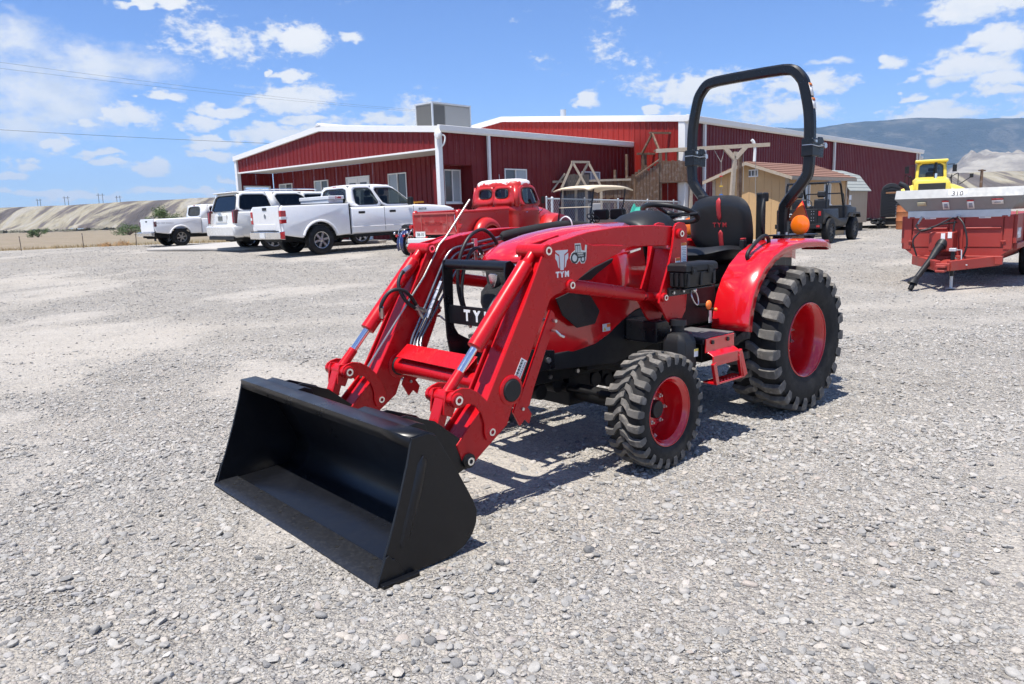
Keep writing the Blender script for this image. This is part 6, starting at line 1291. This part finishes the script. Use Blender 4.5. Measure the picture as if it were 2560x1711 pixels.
# galvanised flared hopper
part('hopper_band', MB().box(-.02, .045, -PW+.05, PW-.05, PT-.03, PT+.09), galv, MS, .006)
hgv = mat('dull_galvanised', (.25, .258, .265), .5, metal=.2, var=.16, vscale=7, dirt=(.27, .26, .24), dscale=3, damt=.4)
hp = part('hopper', MB().add([(.03, -PW+.03, PT+.09), (.03, PW-.03, PT+.09), (.20, PW+.13, PT+.30), (.20, -PW-.13, PT+.30), (.12, -PW-.13, PT+.44), (.12, PW+.13, PT+.44)], [(0, 1, 2, 3), (3, 2, 5, 4)]), hgv, MS, solid=.012); hp.data.polygons.foreach_set('use_smooth', [False]*len(hp.data.polygons))
for s in (-1, 1): part('hopper_side', MB().add([(.03, s*(PW-.03), PT+.09), (-3.5, s*(PW-.03), PT+.07), (-3.5, s*(PW+.13), PT+.27), (.20, s*(PW+.13), PT+.30), (.12, s*(PW+.13), PT+.44), (-.6, s*(PW+.10), PT+.38), (-3.5, s*(PW+.10), PT+.33)], [(0, 1, 2, 3), (3, 2, 6, 5, 4)]), hgv, MS, solid=.012)
nb = part('number_board', MB().add([(.203, -.13, PT+.295), (.203, .15, PT+.295), (.140, .15, PT+.425), (.140, -.13, PT+.425)], [(0, 1, 2, 3)]), white_dec, MS, solid=.004)
text('board_lettering', '310', .115, mat('dark_print', (.08, .08, .085), .5), nb, (.1745, .01, PT+.362), (0, 1, 0), (-.063, 0, .13), .0015, .003)
def hop(y, v): # point on lower flare
    return (.03+.17*v+.012, y, PT+.09+.19*v)
for y, w_, v0, v1, hd_ in ((-.52, .07, .45, .8, yellow), (-.16, .05, .1, .85, redprint), (.20, .05, .1, .85, redprint), (.58, .08, .45, .9, redprint)):
    y = y
    lb = part('warning_label', MB().add([hop(y-w_, v0), hop(y+w_, v0), hop(y+w_, v1), hop(y-w_, v1)], [(0, 1, 2, 3)]), white_dec if hd_ is redprint else mat('faded_yellow_label', (.55, .50, .34), .6), MS, solid=.003)
    if hd_ is redprint: part('label_band', MB().add([hop(y-w_, v1-.12), hop(y+w_, v1-.12), hop(y+w_, v1), hop(y-w_, v1)], [(0, 1, 2, 3)]), redprint, lb, solid=.006); part('label_print', MB().add([hop(y-w_*.6, v0+.1), hop(y+w_*.6, v0+.1), hop(y+w_*.5, v1-.25), hop(y-w_*.5, v1-.25)], [(0, 1, 2, 3)]), mat('label_grey', (.30, .31, .36), .6), lb, solid=.005)
part('gearbox', MB().box(.02, .34, -.34, .02, .58, .90), sr, MS, .02); part('gearbox_plate', MB().box(.34, .345, -.16, -.10, .78, .88).box(.34, .345, -.06, .0, .80, .90), white_dec, MS)
part('tongue', MB().prism([(0, .30), (0, .46), (.9, .42), (.9, .30)], 'y', -.10, .10), sr, MS, .01)
for s in (-1, 1): part('tongue_brace', MB().bar((.0, s*.62, .42), (.85, s*.08, .38), .09, .16), sr, MS, .01)
part('cross_member', MB().box(.02, .12, -.45, .70, .36, .50), sr, MS, .01); part('hitch', MB().box(.9, 1.08, -.07, .07, .36, .40).box(.9, 1.08, -.07, .07, .29, .33), sr, MS, .01)
jk = part('jack', MB().cyl((.60, .08, .20), (.60, .08, .62), .032, n=14), blk, MS); part('jack_cap', MB().box(.55, .65, .03, .13, .60, .65), galv, jk, .006); part('jack_leg', MB().cyl((.60, .08, 0), (.60, .08, .3), .024, n=12).box(.53, .67, .01, .15, 0, .008), galv, jk); part('jack_crank', MB().tube([(.60, .12, .62), (.60, .20, .62), (.62, .21, .40), (.62, .30, .38)], .010, 8), galv, jk)
pt = part('drive_shaft', MB().tube([(.30, -.14, .72), (.46, -.19, .60), (.62, -.23, .47), (1.0, -.36, .16)], [.075, .062, .048, .042], 16), blkp, MS)
part('shaft_shield', MB().tube([(.22, -.12, .78), (.36, -.16, .66)], [.10, .085], 16), blkp, pt); part('shaft_cone', MB().tube([(.97, -.35, .19), (1.06, -.38, .12), (1.07, -.385, .10)], [.045, .075, .08], 16), blkp, pt); part('shaft_yoke', MB().cyl((1.05, -.37, .12), (1.12, -.40, .01), .045, .04, 10), blkd, pt)
for pts in ([(.05, -.02, 1.10), (.20, -.05, 1.12), (.36, -.25, 1.0), (.42, -.45, .93), (.40, -.30, .96)], [(.05, .02, 1.13), (.22, .05, 1.14), (.30, .16, 1.0), (.32, .22, .70), (.28, .14, .46), (.22, .02, .50), (.20, -.02, .80), (.18, .0, 1.08)], [(.05, 0, 1.05), (.25, -.2, 1.02), (.40, -.42, .92), (.42, -.52, 1.0), (.40, -.50, 1.06)], [(.3, -.5, .9), (.34, -.58, .75), (.30, -.52, .50)]): part('hydraulic_hose', MB().tube(smooth_pts(pts), .014, 8), hose, MS)
part('hose_coupler', MB().cyl((.40, -.50, 1.04), (.40, -.44, 1.16), .022, n=8).cyl((.06, .02, 1.13), (.14, .04, 1.16), .025, n=8), pipe, MS)
for s in (-1, 1):
    for x in (-2.35, -3.3): 
        c_ = MB().lathe([(.20, -.13), (.36, -.15), (.40, -.11), (.405, 0), (.40, .11), (.36, .15), (.20, .13)], n=30); w2 = part('wheel', c_, rub, MS, loc=(x, s*.80, .40)); part('rim', MB().lathe([(.20, s*.10), (.12, s*.02), (.001, s*.02)], n=20), white_dec, w2)
    part('side_rail', MB().box(-3.6, -.1, min(s*PW, s*(PW+.06)), max(s*PW, s*(PW+.06)), .60, .70), sr, MS, .01)
    for x in (-.06, -1.2, -2.4, -3.5): part('side_stake', MB().box(x-.04, x+.04, min(s*PW, s*(PW+.05)), max(s*PW, s*(PW+.05)), .70, PT), sr, MS, .006)
part('reflector_tape', MB().box(-.30, -.16, PW+.001, PW+.005, .92, 1.22), mat('tape_yellow', (.75, .45, .02), .4), MS)
text('side_lettering', 'H&S', .22, white_dec, MS, (-.62, PW+.003, .84), (-1, 0, 0), (0, 0, 1), .002, .012)
part('front_apron', MB().prism([(-PW, .62), (PW, .62), (PW-.32, PB), (-PW+.32, PB)], 'x', .001, .018), sr, MS)

# ------------------------------------------------------------------ playground behind the fence
def W3(px, py, Y):                                      # helper: pixel of the survey photo at depth Y -> point
    d = fw*FPX + rt*(px-1280) - up*(py-855.5); return Vector((0, 0, CAMZ)) + d*(Y/d.y)
def ground_pt(px, Y): p = W3(px, 600, Y); return Vector((p.x, p.y, gz(p.x, p.y)))
PS = ground_pt(1650, 34.5)
pl = thing('wooden_play_tower', 'brown wooden play tower with ramp, deck and open roof frame', 'play structure', PS, R(20))
def plank_wall(par, p0, p1, z0, z1, w_=.16, mt=wood, zf=None, gap=.012):
    p0, p1 = Vector(p0), Vector(p1); L = (p1-p0).length; n = max(1, round(L/w_)); d = (p1-p0)/n; nrm = Vector((-d.y, d.x, 0)).normalized()*.015
    for k in range(n):
        a = p0+d*(k+.07); b = p0+d*(k+.93); za, zb = z0+random.uniform(-.03, .02), z1+random.uniform(-.02, .03)
        if zf: za, zb = zf(k/n)
        m = MB().add([(q.x+s*nrm.x, q.y+s*nrm.y, z) for z in (za, zb) for q, s in ((a, -1), (b, -1), (b, 1), (a, 1))], [(0, 3, 2, 1), (4, 5, 6, 7), (0, 1, 5, 4), (1, 2, 6, 5), (2, 3, 7, 6), (3, 0, 4, 7)])
        part('plank', m, mt, par)
# deck 1.7 m square, floor 2.3 m up
for x, y in ((-.0, 0), (1.6, 0), (0, 1.5), (1.6, 1.5)): part('post', MB().box(x-.06, x+.06, y-.06, y+.06, 0, 3.70), woodl if x > 1 else wood, pl)
part('deck', MB().box(-.1, 1.7, -.1, 1.6, 2.32, 2.40), wood, pl)
plank_wall(pl, (-.1, -.09, 0), (1.75, -.09, 0), 2.34, 3.26); plank_wall(pl, (1.72, -.05, 0), (1.72, 1.6, 0), 2.34, 3.26)
plank_wall(pl, (-1.25, -.12, 0), (-.12, -.12, 0), .3, 1.2, zf=lambda t: (1.05+.35*t+random.uniform(-.04, .04), 2.55+.70*t))
plank_wall(pl, (-1.25, .9, 0), (-.12, .9, 0), .3, 1.2, zf=lambda t: (1.2+.9*t, 2.55+.70*t))
part('ramp_rail', MB().bar((-1.32, -.14, 2.58), (-.1, -.14, 3.32), .06, .06), wood, pl); part('ramp_post', MB().box(-1.3, -1.18, -.06, .06, 0, 2.5).box(-1.3, -1.18, .84, .96, 0, 2.5), wood, pl)
part('back_planks', MB().box(-.1, 1.7, 1.55, 1.58, .2, 2.3), mat('dark_plank', (.05, .03, .022), .9), pl)
for y in (0, 1.5): part('roof_rail', MB().bar((-.3, y, 3.70), (1.85, y, 3.70), .09, .09), wood, pl)
for x in (-.05, 1.65):
    part('rafter', MB().bar((x, 0, 3.72), (x+.1, .75, 4.52), .07, .09), wood, pl); part('rafter', MB().bar((x, 1.5, 3.72), (x+.1, .75, 4.52), .07, .09), wood, pl)
part('ridge_beam', MB().bar((-.1, .75, 4.55), (1.75, .75, 4.55), .08, .09), wood, pl)
for x in (.3, .9, 1.3): part('rail_strut', MB().box(x-.03, x+.03, -.03, .03, 3.2, 3.68), wood, pl)
# low swing inside
sw = thing('tower_swing', 'small white swing seat hanging under the play tower deck', 'swing', PS, R(20))
part('swing_seat', MB().box(.55, 1.05, .15, .35, 1.22, 1.26), white_dec, sw); part('swing_chain', MB().tube([(.55, .25, 1.24), (.55, .25, 2.32)], .008, 5).tube([(1.05, .25, 1.24), (1.05, .25, 2.32)], .008, 5), steel, sw)
# bridge of planks left of the ramp, with tall poles
br = thing('wooden_play_bridge', 'low wooden bridge wall with rail joining the play tower', 'play structure', PS, R(20))
gw_ = mat('grey_weathered_wood', (.115, .10, .09), .9, var=.35, vscale=12)
plank_wall(br, (-4.75, .0, 0), (-3.5, .0, 0), 1.40, 2.72, .12, gw_)
plank_wall(br, (-3.45, .1, 0), (-1.5, .1, 0), 1.70, 2.42, .20)
part('bridge_rail', MB().bar((-5.9, .05, 2.42), (-1.45, .05, 2.48), .10, .09), woodl, br); part('slope_rail', MB().bar((-5.7, -.05, 1.55), (-4.65, -.05, 2.76), .06, .06), woodl, br)
part('bridge_floor', MB().box(-4.8, -1.4, -.05, .9, 1.50, 1.60), wood, br)
for x in (-4.7, -3.5, -2.4): part('bridge_post', MB().box(x-.06, x+.06, .3, .42, 0, 2.4), wood, br)
for px, yt, w_, Yd in ((1513.5, 403, .17, 36), (1539, 425, .15, 35.5), (1568, 386, .15, 36), (1614, 387, .14, 36)):
    g = ground_pt(px, Yd); zt_ = W3(px, yt, Yd).z
    o = thing('wooden_pole', {1513.5: 'thick round wooden pole left of the play bridge', 1539: 'short thick wooden pole behind the dark plank wall', 1568: 'tallest wooden pole where the two reds of siding meet', 1614: 'tall wooden pole beside the play tower ramp'}[px], 'pole', g, 0, 'playground poles')
    part('pole', MB().tube([(0, 0, -.1), (.01, 0, (zt_-g.z)*.5), (0, .01, zt_-g.z)], [w_*.52, w_*.5, w_*.47], 12), wood, o)
# A-frame climber
AF = thing('a_frame_climber', 'wooden triangular frame climber in front of the office side window', 'play structure', ground_pt(1452, 32.5), R(4))
for x0, y, fl, fr in ((-.29, 0, -.76, .27), (.43, .35, -.12, .96)):
    part('frame_leg', MB().bar((fl, y, 2.06), (x0, y, 3.06), .07, .09), woodl, AF); part('frame_leg', MB().bar((fr, y, 2.06), (x0, y, 3.06), .07, .09), woodl, AF)
    for x in (fl, fr): part('frame_post', MB().box(x-.05, x+.05, y-.05, y+.05, 0, 2.1), woodl, AF)
part('frame_ridge', MB().bar((-.34, -.03, 3.08), (.48, .38, 3.08), .08, .09), woodl, AF)
# white play panel
PP = thing('white_play_panel', 'white toy play panel seen through the golf cart', 'toy', ground_pt(1487, 31), R(40)); part('panel', MB().box(-.35, .35, -.03, .03, .2, 1.35), mat('cream_panel', (.60, .56, .50), .5), PP, .03); part('panel_window', MB().box(-.22, .22, -.045, -.03, .75, 1.1), blkd, PP)
part('panel_knob', MB().ball((.1, -.06, .55), .07), mat('toy_blue', (.05, .25, .6), .4), PP)
# green slide
SLD = thing('green_slide', 'small green plastic slide behind the fence', 'slide', ground_pt(1600, 30.0), R(245))
rows = []
for t in np.linspace(0, 1, 12): rows.append([(t*1.75, y, 1.22-1.12*(t**.9)+.06*math.sin(t*9)+(.13 if abs(y) > .2 else 0)) for y in (-.24, -.22, -.15, 0, .15, .22, .24)])
part('chute', MB().grid(rows), plasticgreen, SLD, solid=.03); part('slide_ladder', MB().bar((-.35, -.2, 0), (0, -.2, 1.25), .05, .05).bar((-.35, .2, 0), (0, .2, 1.25), .05, .05).bar((-.25, -.2, .4), (-.25, .2, .4), .04, .04).bar((-.12, -.2, .8), (-.12, .2, .8), .04, .04), plasticgreen, SLD)
# orange ride-on toy
OT = thing('orange_ride_on_toy', 'rounded orange ride-on toy behind the steering wheel', 'toy', ground_pt(1700, 29.5), R(30)); part('toy_body', MB().ball((0, 0, .50), (.42, .30, .24), 16, 10), mat('toy_orange', (.80, .16, .01), .35), OT)
for x in (-.28, .28):
    for y in (-.25, .25): part('toy_wheel', MB().cyl((x, y-.05, .16), (x, y+.05, .16), .16, n=16), blkp, OT)
part('toy_seat', MB().box(-.15, .12, -.14, .14, .70, .78), white_dec, OT, .03)
# swing beam
sp = ground_pt(1826, 25.5)
SW = thing('swing_beam', 'long weathered swing beam on a forked post above the tan shed', 'swing set', sp, R(15))
def swp(px, py): p = W3(px, py, 25.5); q = Matrix.Rotation(-R(15), 3, 'Z') @ (p-sp); return q
A_, B_ = swp(1640, 378), swp(1924, 362)
part('beam', MB().bar(A_, B_, .11, .12), woodl, SW)
pb, pt_ = swp(1822, 520), swp(1838, 392); pb.z = 0
part('post', MB().bar(pb, swp(1838, 380), .12, .12), woodl, SW); part('post', MB().bar((pb.x+.75, pb.y+.6, 0), swp(1856, 378)+Vector((.1, .3, 0)), .11, .11), wood, SW)
part('brace', MB().bar(swp(1836, 397), swp(1812, 370), .13, .13), woodl, SW); part('brace', MB().bar(swp(1838, 397), swp(1866, 366), .13, .13), woodl, SW)
for px, y0, y1 in ((1803, 407, 490), (1803, 407, 375), (1785, 378, 407), (1890, 370, 500), (1862, 370, 430)): pass
part('swing_rope', MB().tube([swp(1786, 376), swp(1803, 407)], .012, 5).tube([swp(1811, 374), swp(1803, 407)], .012, 5).tube([swp(1803, 407), swp(1803, 489)], .010, 5).tube([swp(1889, 366), swp(1889, 492)], .010, 5).tube([swp(1859, 368), swp(1858, 480)], .010, 5), mat('rope', (.30, .28, .25), .9), SW)
for px, py, c_ in ((1803, 441, 'red'), (1803, 466, 'yellow'), (1803, 487, 'blue')): part('rope_disc', MB().cyl(swp(px, py)+Vector((0, 0, -.015)), swp(px, py)+Vector((0, 0, .015)), .06, n=12), mat('toy_'+c_+'_disc', {'red': (.6, .03, .02), 'yellow': (.75, .5, .03), 'blue': (.05, .2, .6)}[c_], .4), SW)
part('beam_hook', MB().tube(smooth_pts([swp(1886, 404), swp(1887, 372), swp(1884, 356), swp(1879, 350)]), .05, 8), whitetrim, SW)

# ------------------------------------------------------------------ chain-link fence
FN = thing('chain_link_fence', 'galvanised chain-link fence with pipe rail around the playground', 'fence')
fpts = [(1366, 26.8, 497), (1742, 36.5, 505.5), (1935, 40.5, 507)]
FP = []
for px, Y, py in fpts: p = W3(px, py, Y); FP.append(p)
for i in range(len(FP)-1):
    a, b = FP[i], FP[i+1]; L = (b-a).length; n = round(L/2.4)
    part('top_rail', MB().cyl(a, b, .024, n=8), galv, FN)
    m = MB(); hgt = lambda t: (a.z+(b.z-a.z)*t) - (gz(a.x+(b.x-a.x)*t, a.y+(b.y-a.y)*t)+.05)
    k = 0; s_ = .125; nn = int(L/s_)
    for q in range(-10, nn):
        for sg in (1, -1):
            u0 = q*s_; u1 = u0+1.25
            if sg < 0: u0, u1 = u1, u0
            t0, t1 = u0/L, u1/L; z0f, z1f = 0.0, 1.0
            def clip(t, z): return a+(b-a)*t + Vector((0, 0, -hgt(min(max(t, 0), 1))*(1-z)))
            # clip to panel
            ta, za, tb_, zb_ = t0, 0.0, t1, 1.0
            if tb_ != ta:
                for lim in (0.0, 1.0):
                    pass
            if max(ta, tb_) < 0 or min(ta, tb_) > 1: continue
            f0 = (max(0, min(1, ta))-ta)/(tb_-ta); f1 = (max(0, min(1, tb_))-ta)/(tb_-ta)
            m.tube([clip(ta+(tb_-ta)*f0, f0), clip(ta+(tb_-ta)*f1, f1)], .0055, 4, caps=False)
    w_ = part('chain_link_mesh', m, galv, FN); w_['kind'] = 'stuff'
    for k in range(n+1):
        t = k/n; p = a+(b-a)*t; g = gz(p.x, p.y); 
        if i and k == 0: continue
        part('fence_post', MB().cyl((p.x, p.y, g-.1), (p.x, p.y, p.z+.03), .030, n=10).ball((p.x, p.y, p.z+.05), (.038, .038, .035), 8, 6), galv, FN)
p = W3(1380, 497, 26.6); GP = thing('gate_post', 'capped galvanised gate post right of the red pickup cab', 'post', (p.x, p.y, gz(p.x, p.y))); part('post', MB().cyl((0, 0, -.1), (0, 0, 2.0-gz(p.x, p.y)), .045, n=12).ball((0, 0, 2.03-gz(p.x, p.y)), (.06, .06, .07), 10, 8), galv, GP)

# ------------------------------------------------------------------ yard clutter
SP = thing('surveyor_stand', 'yellow tripod stand by the porch wall behind the white pickup', 'stand', ground_pt(1043, 28.6), 0); yo_ = mat('stand_yellow', (.62, .30, .02), .5)
for t in (0, 2.1, 4.2): part('stand_leg', MB().bar((.28*math.cos(t), .28*math.sin(t), 0), (.06*math.cos(t), .06*math.sin(t), 1.42), .04, .03), yo_, SP)
part('stand_top', MB().box(-.32, .32, -.04, .04, 1.42, 1.46), yo_, SP); part('stand_bag', MB().ball((.05, -.05, .75), (.13, .12, .2), 10, 8), white_dec, SP)
RB = thing('red_bollard', 'short red capped bollard near the white corner trim', 'bollard', ground_pt(1068, 27.4), 0); part('bollard_post', MB().lathe([(.13, 0), (.13, .9), (.145, .92), (.145, .98), (.12, 1.03), (.001, 1.05)], axis='z', n=20), mat('bollard_red', (.62, .04, .02), .5), RB)
# rubber crawler tracks stored against the barn
TK = thing('stacked_rubber_tracks', 'upright black chevron rubber track bundle beside the barn', 'rubber tracks', ground_pt(2222, 37.2), R(-22))
rbk = mat('track_rubber', (.022, .023, .026), .6, var=.2)
ot = [(-.42, .5), (-.43, 1.7), (-.36, 1.95), (-.18, 2.08), (.0, 2.12), (.18, 2.08), (.36, 1.95), (.43, 1.7), (.42, .5)]
part('track_body', MB().prism(ot, 'y', -.12, .30), rbk, TK, .02)
for k in range(11):
    z = .58+k*.13; w_ = .42 if z < 1.7 else .34
    part('chevron_lug', MB().bar((-w_, -.14, z), (0, -.15, z+.10), .06, .055).bar((0, -.15, z+.10), (w_, -.14, z), .06, .055), rbk, TK)
part('track_strap', MB().box(-.24, .24, -.19, -.17, 1.62, 1.70), mat('strap_brown', (.26, .13, .06), .7), TK)
part('track_inner', MB().tube(smooth_pts([(.45, .2, .6), (.75, .25, 1.2), (.70, .3, 1.85), (.35, .3, 2.1)]), .12, 8), rbk, TK)
part('pallet_top', MB().box(-.2, .75, -.25, .35, .46, .50), woodl, TK); part('track_base', MB().box(-.5, .8, -.2, .4, .12, .46), blkd, TK)
CR = thing('white_crate', 'white crate beside the rubber tracks', 'crate', ground_pt(2244, 37.0), R(30)); part('crate_body', MB().box(-.14, .14, -.14, .14, .45, 1.05), whitetrim, CR, .02); part('crate_rim', MB().box(-.155, .155, -.155, .155, 1.02, 1.07), whitetrim, CR)
for k, (px, Y, w_) in enumerate(((2190, 36.6, .9), (2232, 36.4, .7))):
    SPl = thing('wooden_pallet', ['dark pallet loaded with black scrap near the barn', 'pale wooden pallet lying below the rubber tracks'][k], 'pallet', ground_pt(px, Y), R(25+20*k))
    for y in (-.4, 0, .4): part('stringer', MB().box(-.5, .5, y-.05, y+.05, .02, .12), [blkd, woodl][k], SPl)
    for x in np.linspace(-.45, .45, 5): part('deck_board', MB().box(x-.07, x+.07, -.5, .5, .12, .145), [blkd, woodl][k], SPl)
    if k == 0:
        for q in range(14): part('scrap_piece', MB().ball((random.uniform(-.4, .4), random.uniform(-.3, .3), .2+random.uniform(0, .25)), (random.uniform(.1, .2), random.uniform(.08, .16), random.uniform(.06, .12)), 8, 6), blkd, SPl)
CL = thing('concrete_curb_log', 'long pale concrete parking stop along the barn yard', 'parking stop', ground_pt(2160, 38.0), R(8)); part('stop_block', MB().prism([(-.10, 0), (.10, 0), (.07, .13), (-.07, .13)], 'x', -1.5, 1.5), concrete, CL, .015)
OD = thing('orange_rusty_drum', 'rusty orange drum half hidden behind the silver hopper', 'drum', ground_pt(2259, 34.5), 0); part('drum_body', MB().lathe([(.001, .0), (.34, .0), (.35, .35), (.36, .37), (.35, .39), (.35, .75), (.36, .77), (.35, .79), (.35, 1.1), (.001, 1.1)], axis='z', n=24), mat('rust_orange', (.42, .15, .06), .75, var=.4, vscale=5), OD); part('drum_tarp', MB().ball((0, 0, 1.1), (.37, .37, .16), 14, 8), rbk, OD)

# ------------------------------------------------------------------ field fence, bushes, lines
for k, (px, py) in enumerate(((50, 625), (207, 617), (340, 609))):
    Y = 70; g = ground_pt(px, Y); o = thing('fence_t_post', ['thin rusty steel post at the far left of the field edge', 'thin rusty steel post in the middle of the field edge', 'thin rusty steel post nearest the older pickup'][k], 'fence post', g, 0, 'field fence posts')
    o.rotation_euler = (0, R(-2+1.5*k), 0)
    part('post', MB().box(-.03, .03, -.012, .012, -.1, 1.35).box(-.012, .012, -.03, .012, -.1, 1.35), mat('rusty_post', (.10, .075, .06), .8), o); part('post_clip', MB().box(-.04, .04, -.035, -.02, 1.1, 1.13), steel, o)
leafm = mat('leaf_green', (.075, .125, .030), .6, var=.45, vscale=3); barkm = mat('bark', (.12, .09, .065), .9, var=.3)
def leaf_blob(m, c, r, n, ls, rg, flat=1.0):
    for _ in range(n):
        d = rg.normal(size=3); d /= np.linalg.norm(d); p = np.array(c)+d*r*rg.random()**.45*np.array([1, 1, flat])
        a = rg.normal(size=3); a /= np.linalg.norm(a); b = np.cross(a, rg.normal(size=3)); b /= np.linalg.norm(b); s_ = ls*rg.uniform(.6, 1.3)
        m.add([p-a*s_, p+b*s_*.45, p+a*s_, p-b*s_*.45], [(0, 1, 2, 3)])
def raw(name, m, mt, parent):                           # many small faces: skip the clean-up pass
    me = bpy.data.meshes.new(name); me.from_pydata(m.v, [], m.f); return obj(name, me, mt, parent)
rg = np.random.default_rng(5)
def tree(name, label, g, hgt, rad, blobs, n, ls, trunk=True):
    t = thing(name, label, 'tree' if trunk else 'bush', g); m = MB(); tk = MB(); hb = hgt*.35
    if trunk: tk.tube(smooth_pts([(0, 0, -.1), (.1, 0, hgt*.25), (-.05, .1, hgt*.5), (0, 0, hgt*.8)]), [.16*(1-.03*i) for i in range(25)], 8)
    for _ in range(blobs):
        a = rg.uniform(0, 6.28); q = rg.random()**.6; c = (rad*q*math.cos(a), rad*q*math.sin(a), hgt*(.36 if trunk else .15)+rg.random()*hgt*(.56 if trunk else .6)*(1-.35*q)); leaf_blob(m, c, rad*.34, n, ls, rg, .7)
        tk.tube([(0, 0, hb*(.6 if trunk else .1)), (c[0]*.5, c[1]*.5, (hb+c[2])*.5), c], [.07, .045, .015], 6)
    part('trunk', tk, barkm, t); raw('crown', m, leafm, t); return t
tree('cottonwood_tree', 'small green tree standing left of the older pickup cab', ground_pt(418, 92), 4.6, 1.9, 26, 150, .085)
tree('round_bush', 'rounded green bush below the pale hillside at far left', ground_pt(97, 190), 3.6, 2.4, 16, 90, .16, False)
tree('broad_bush', 'broad low green bush between the hillside and the older pickup', ground_pt(325, 170), 3.3, 3.6, 24, 90, .15, False)
# dry weeds and tumbleweed along the lot's edge
m = MB()
for _ in range(2600):
    x = rg.uniform(-62, -22); y = float(lot_edge(np.array(x)))+rg.normal(0.8, 1.0); z = gz(x, min(y, 110)); hh = rg.uniform(.12, .42); a = rg.uniform(0, 6.28); l = rg.normal(0, .12, 2); w_ = rg.uniform(.012, .03)
    m.add([(x-w_*math.cos(a), y-w_*math.sin(a), z), (x+w_*math.cos(a), y+w_*math.sin(a), z), (x+l[0], y+l[1], z+hh)], [(0, 1, 2)])
wd = raw('dry_weeds', m, mat('dry_grass', (.36, .26, .12), .9, var=.35, vscale=.6), None); tag(wd, 'dry straw weeds along the gravel edge', 'weeds', kind='stuff')
for k, (px, Y) in enumerate(((305, 72), (262, 72))):
    tw = thing('tumbleweed', ['larger straw-coloured tumbleweed at the field edge', 'smaller straw-coloured tumbleweed at the field edge'][k], 'tumbleweed', ground_pt(px, Y), 0, 'tumbleweeds'); m = MB()
    for _ in range(420):
        c = rg.normal(size=3); c /= np.linalg.norm(c); r1 = (.75-.2*k); p = c*r1*rg.uniform(.3, 1)*np.array([1.2, 1.2, .6]); p[2] = abs(p[2])+.05; q = p+rg.normal(0, .16, 3); m.add([p, q, p+rg.normal(0, .02, 3)], [(0, 1, 2)])
    raw('dry_stems', m, mat('straw', (.42, .25, .11), .9), tw)
m = MB()
for _ in range(900):
    x = rg.uniform(-330, 60); y = rg.uniform(330, 520); s_ = rg.uniform(.5, 1.6); z = 1.0
    for q in range(5): m.add([(x+rg.normal(0, s_), y+rg.normal(0, s_), z), (x+rg.normal(0, s_), y+rg.normal(0, s_), z), (x+rg.normal(0, s_), y+rg.normal(0, s_), z+s_*rg.uniform(.4, 1.0))], [(0, 1, 2)])
sg = raw('sagebrush', m, mat('sage', (.13, .125, .085), .9, var=.3, vscale=.1), None); tag(sg, 'low grey sagebrush at the foot of the hills', 'scrub', kind='stuff')
# H-frame pylons on the mesa
pym = mat('pylon_wood', (.10, .09, .085), .9)
for k, (px, py, s_) in enumerate(((98, 512, .8), (167, 511, 1.0), (253, 508, 1.15), (297, 507, .9))):
    p = W3(px, py, 690); o = thing('h_frame_pylon', ['faintest two-pole pylon at far left of the mesa top', 'two-pole power pylon second from left on the mesa', 'tallest two-pole power pylon on the mesa', 'rightmost power pylon group on the mesa'][k], 'pylon', (p.x, p.y, p.z-3), 0, 'power pylons on the mesa')
    for x in (-1.6, 1.6): part('pole', MB().cyl((x*s_, 0, -3), (x*s_, 0, 10*s_), .22, n=6), pym, o)
    part('cross_arm', MB().bar((-3.2*s_, 0, 8.6*s_), (3.2*s_, 0, 8.6*s_), .25, .3), pym, o)
up_ = W3(2452, 470, 46); UP = thing('utility_pole', 'weathered utility pole with crossarm right of the yellow loader', 'utility pole', (up_.x, up_.y, 0)); tz = W3(2455, 424, 46).z
part('pole', MB().cyl((0, 0, 0), (0, 0, tz), .10, .075, 10), wood, UP); part('cross_arm', MB().bar((-.32, -.2, tz-.06), (.32, .2, tz-.06), .06, .07), wood, UP)
wire = mat('cable', (.03, .03, .032), .6)
for k, (p0, d0, p1, d1, r_) in enumerate((((-60, 148), 60, (1066, 277), 110, .008), ((-60, 164), 58, (1100, 283), 108, .008), ((-60, 321), 40, (700, 360), 42, .009))):
    a, b = W3(*p0, d0), W3(*p1, d1); n = 24; sag = (.35, .3, .05)[k]
    pts = [a+(b-a)*(i/n) - Vector((0, 0, sag*4*(i/n)*(1-i/n))) for i in range(n+1)]
    me = MB().tube(pts, r_, 5); o = part('overhead_cable', me, wire); tag(o, ['uppermost thin overhead cable crossing the left sky', 'middle thin overhead cable crossing the left sky', 'lowest dark overhead cable running to the office roof'][k], 'cable', 'overhead cables')

# ------------------------------------------------------------------ air: even haze around the whole place (volume named haze)
hz = bpy.data.materials.new('haze'); hz.use_nodes = True; hn = hz.node_tree.nodes; hl = hz.node_tree.links
for nd in list(hn):
    if nd.type == 'BSDF_PRINCIPLED': hn.remove(nd)
pv = hn.new('ShaderNodeVolumePrincipled'); pv.inputs['Color'].default_value = (.46, .70, 1.0, 1); pv.inputs['Density'].default_value = 1.05e-4; pv.inputs['Anisotropy'].default_value = 0.0
hl.new(pv.outputs[0], [x for x in hn if x.type == 'OUTPUT_MATERIAL'][0].inputs['Volume'])
ho = part('haze', MB().box(-9700, 9700, -600, 9700, -8, 640), hz); tag(ho, 'thin pale blue haze over the whole landscape', 'haze', kind='stuff')
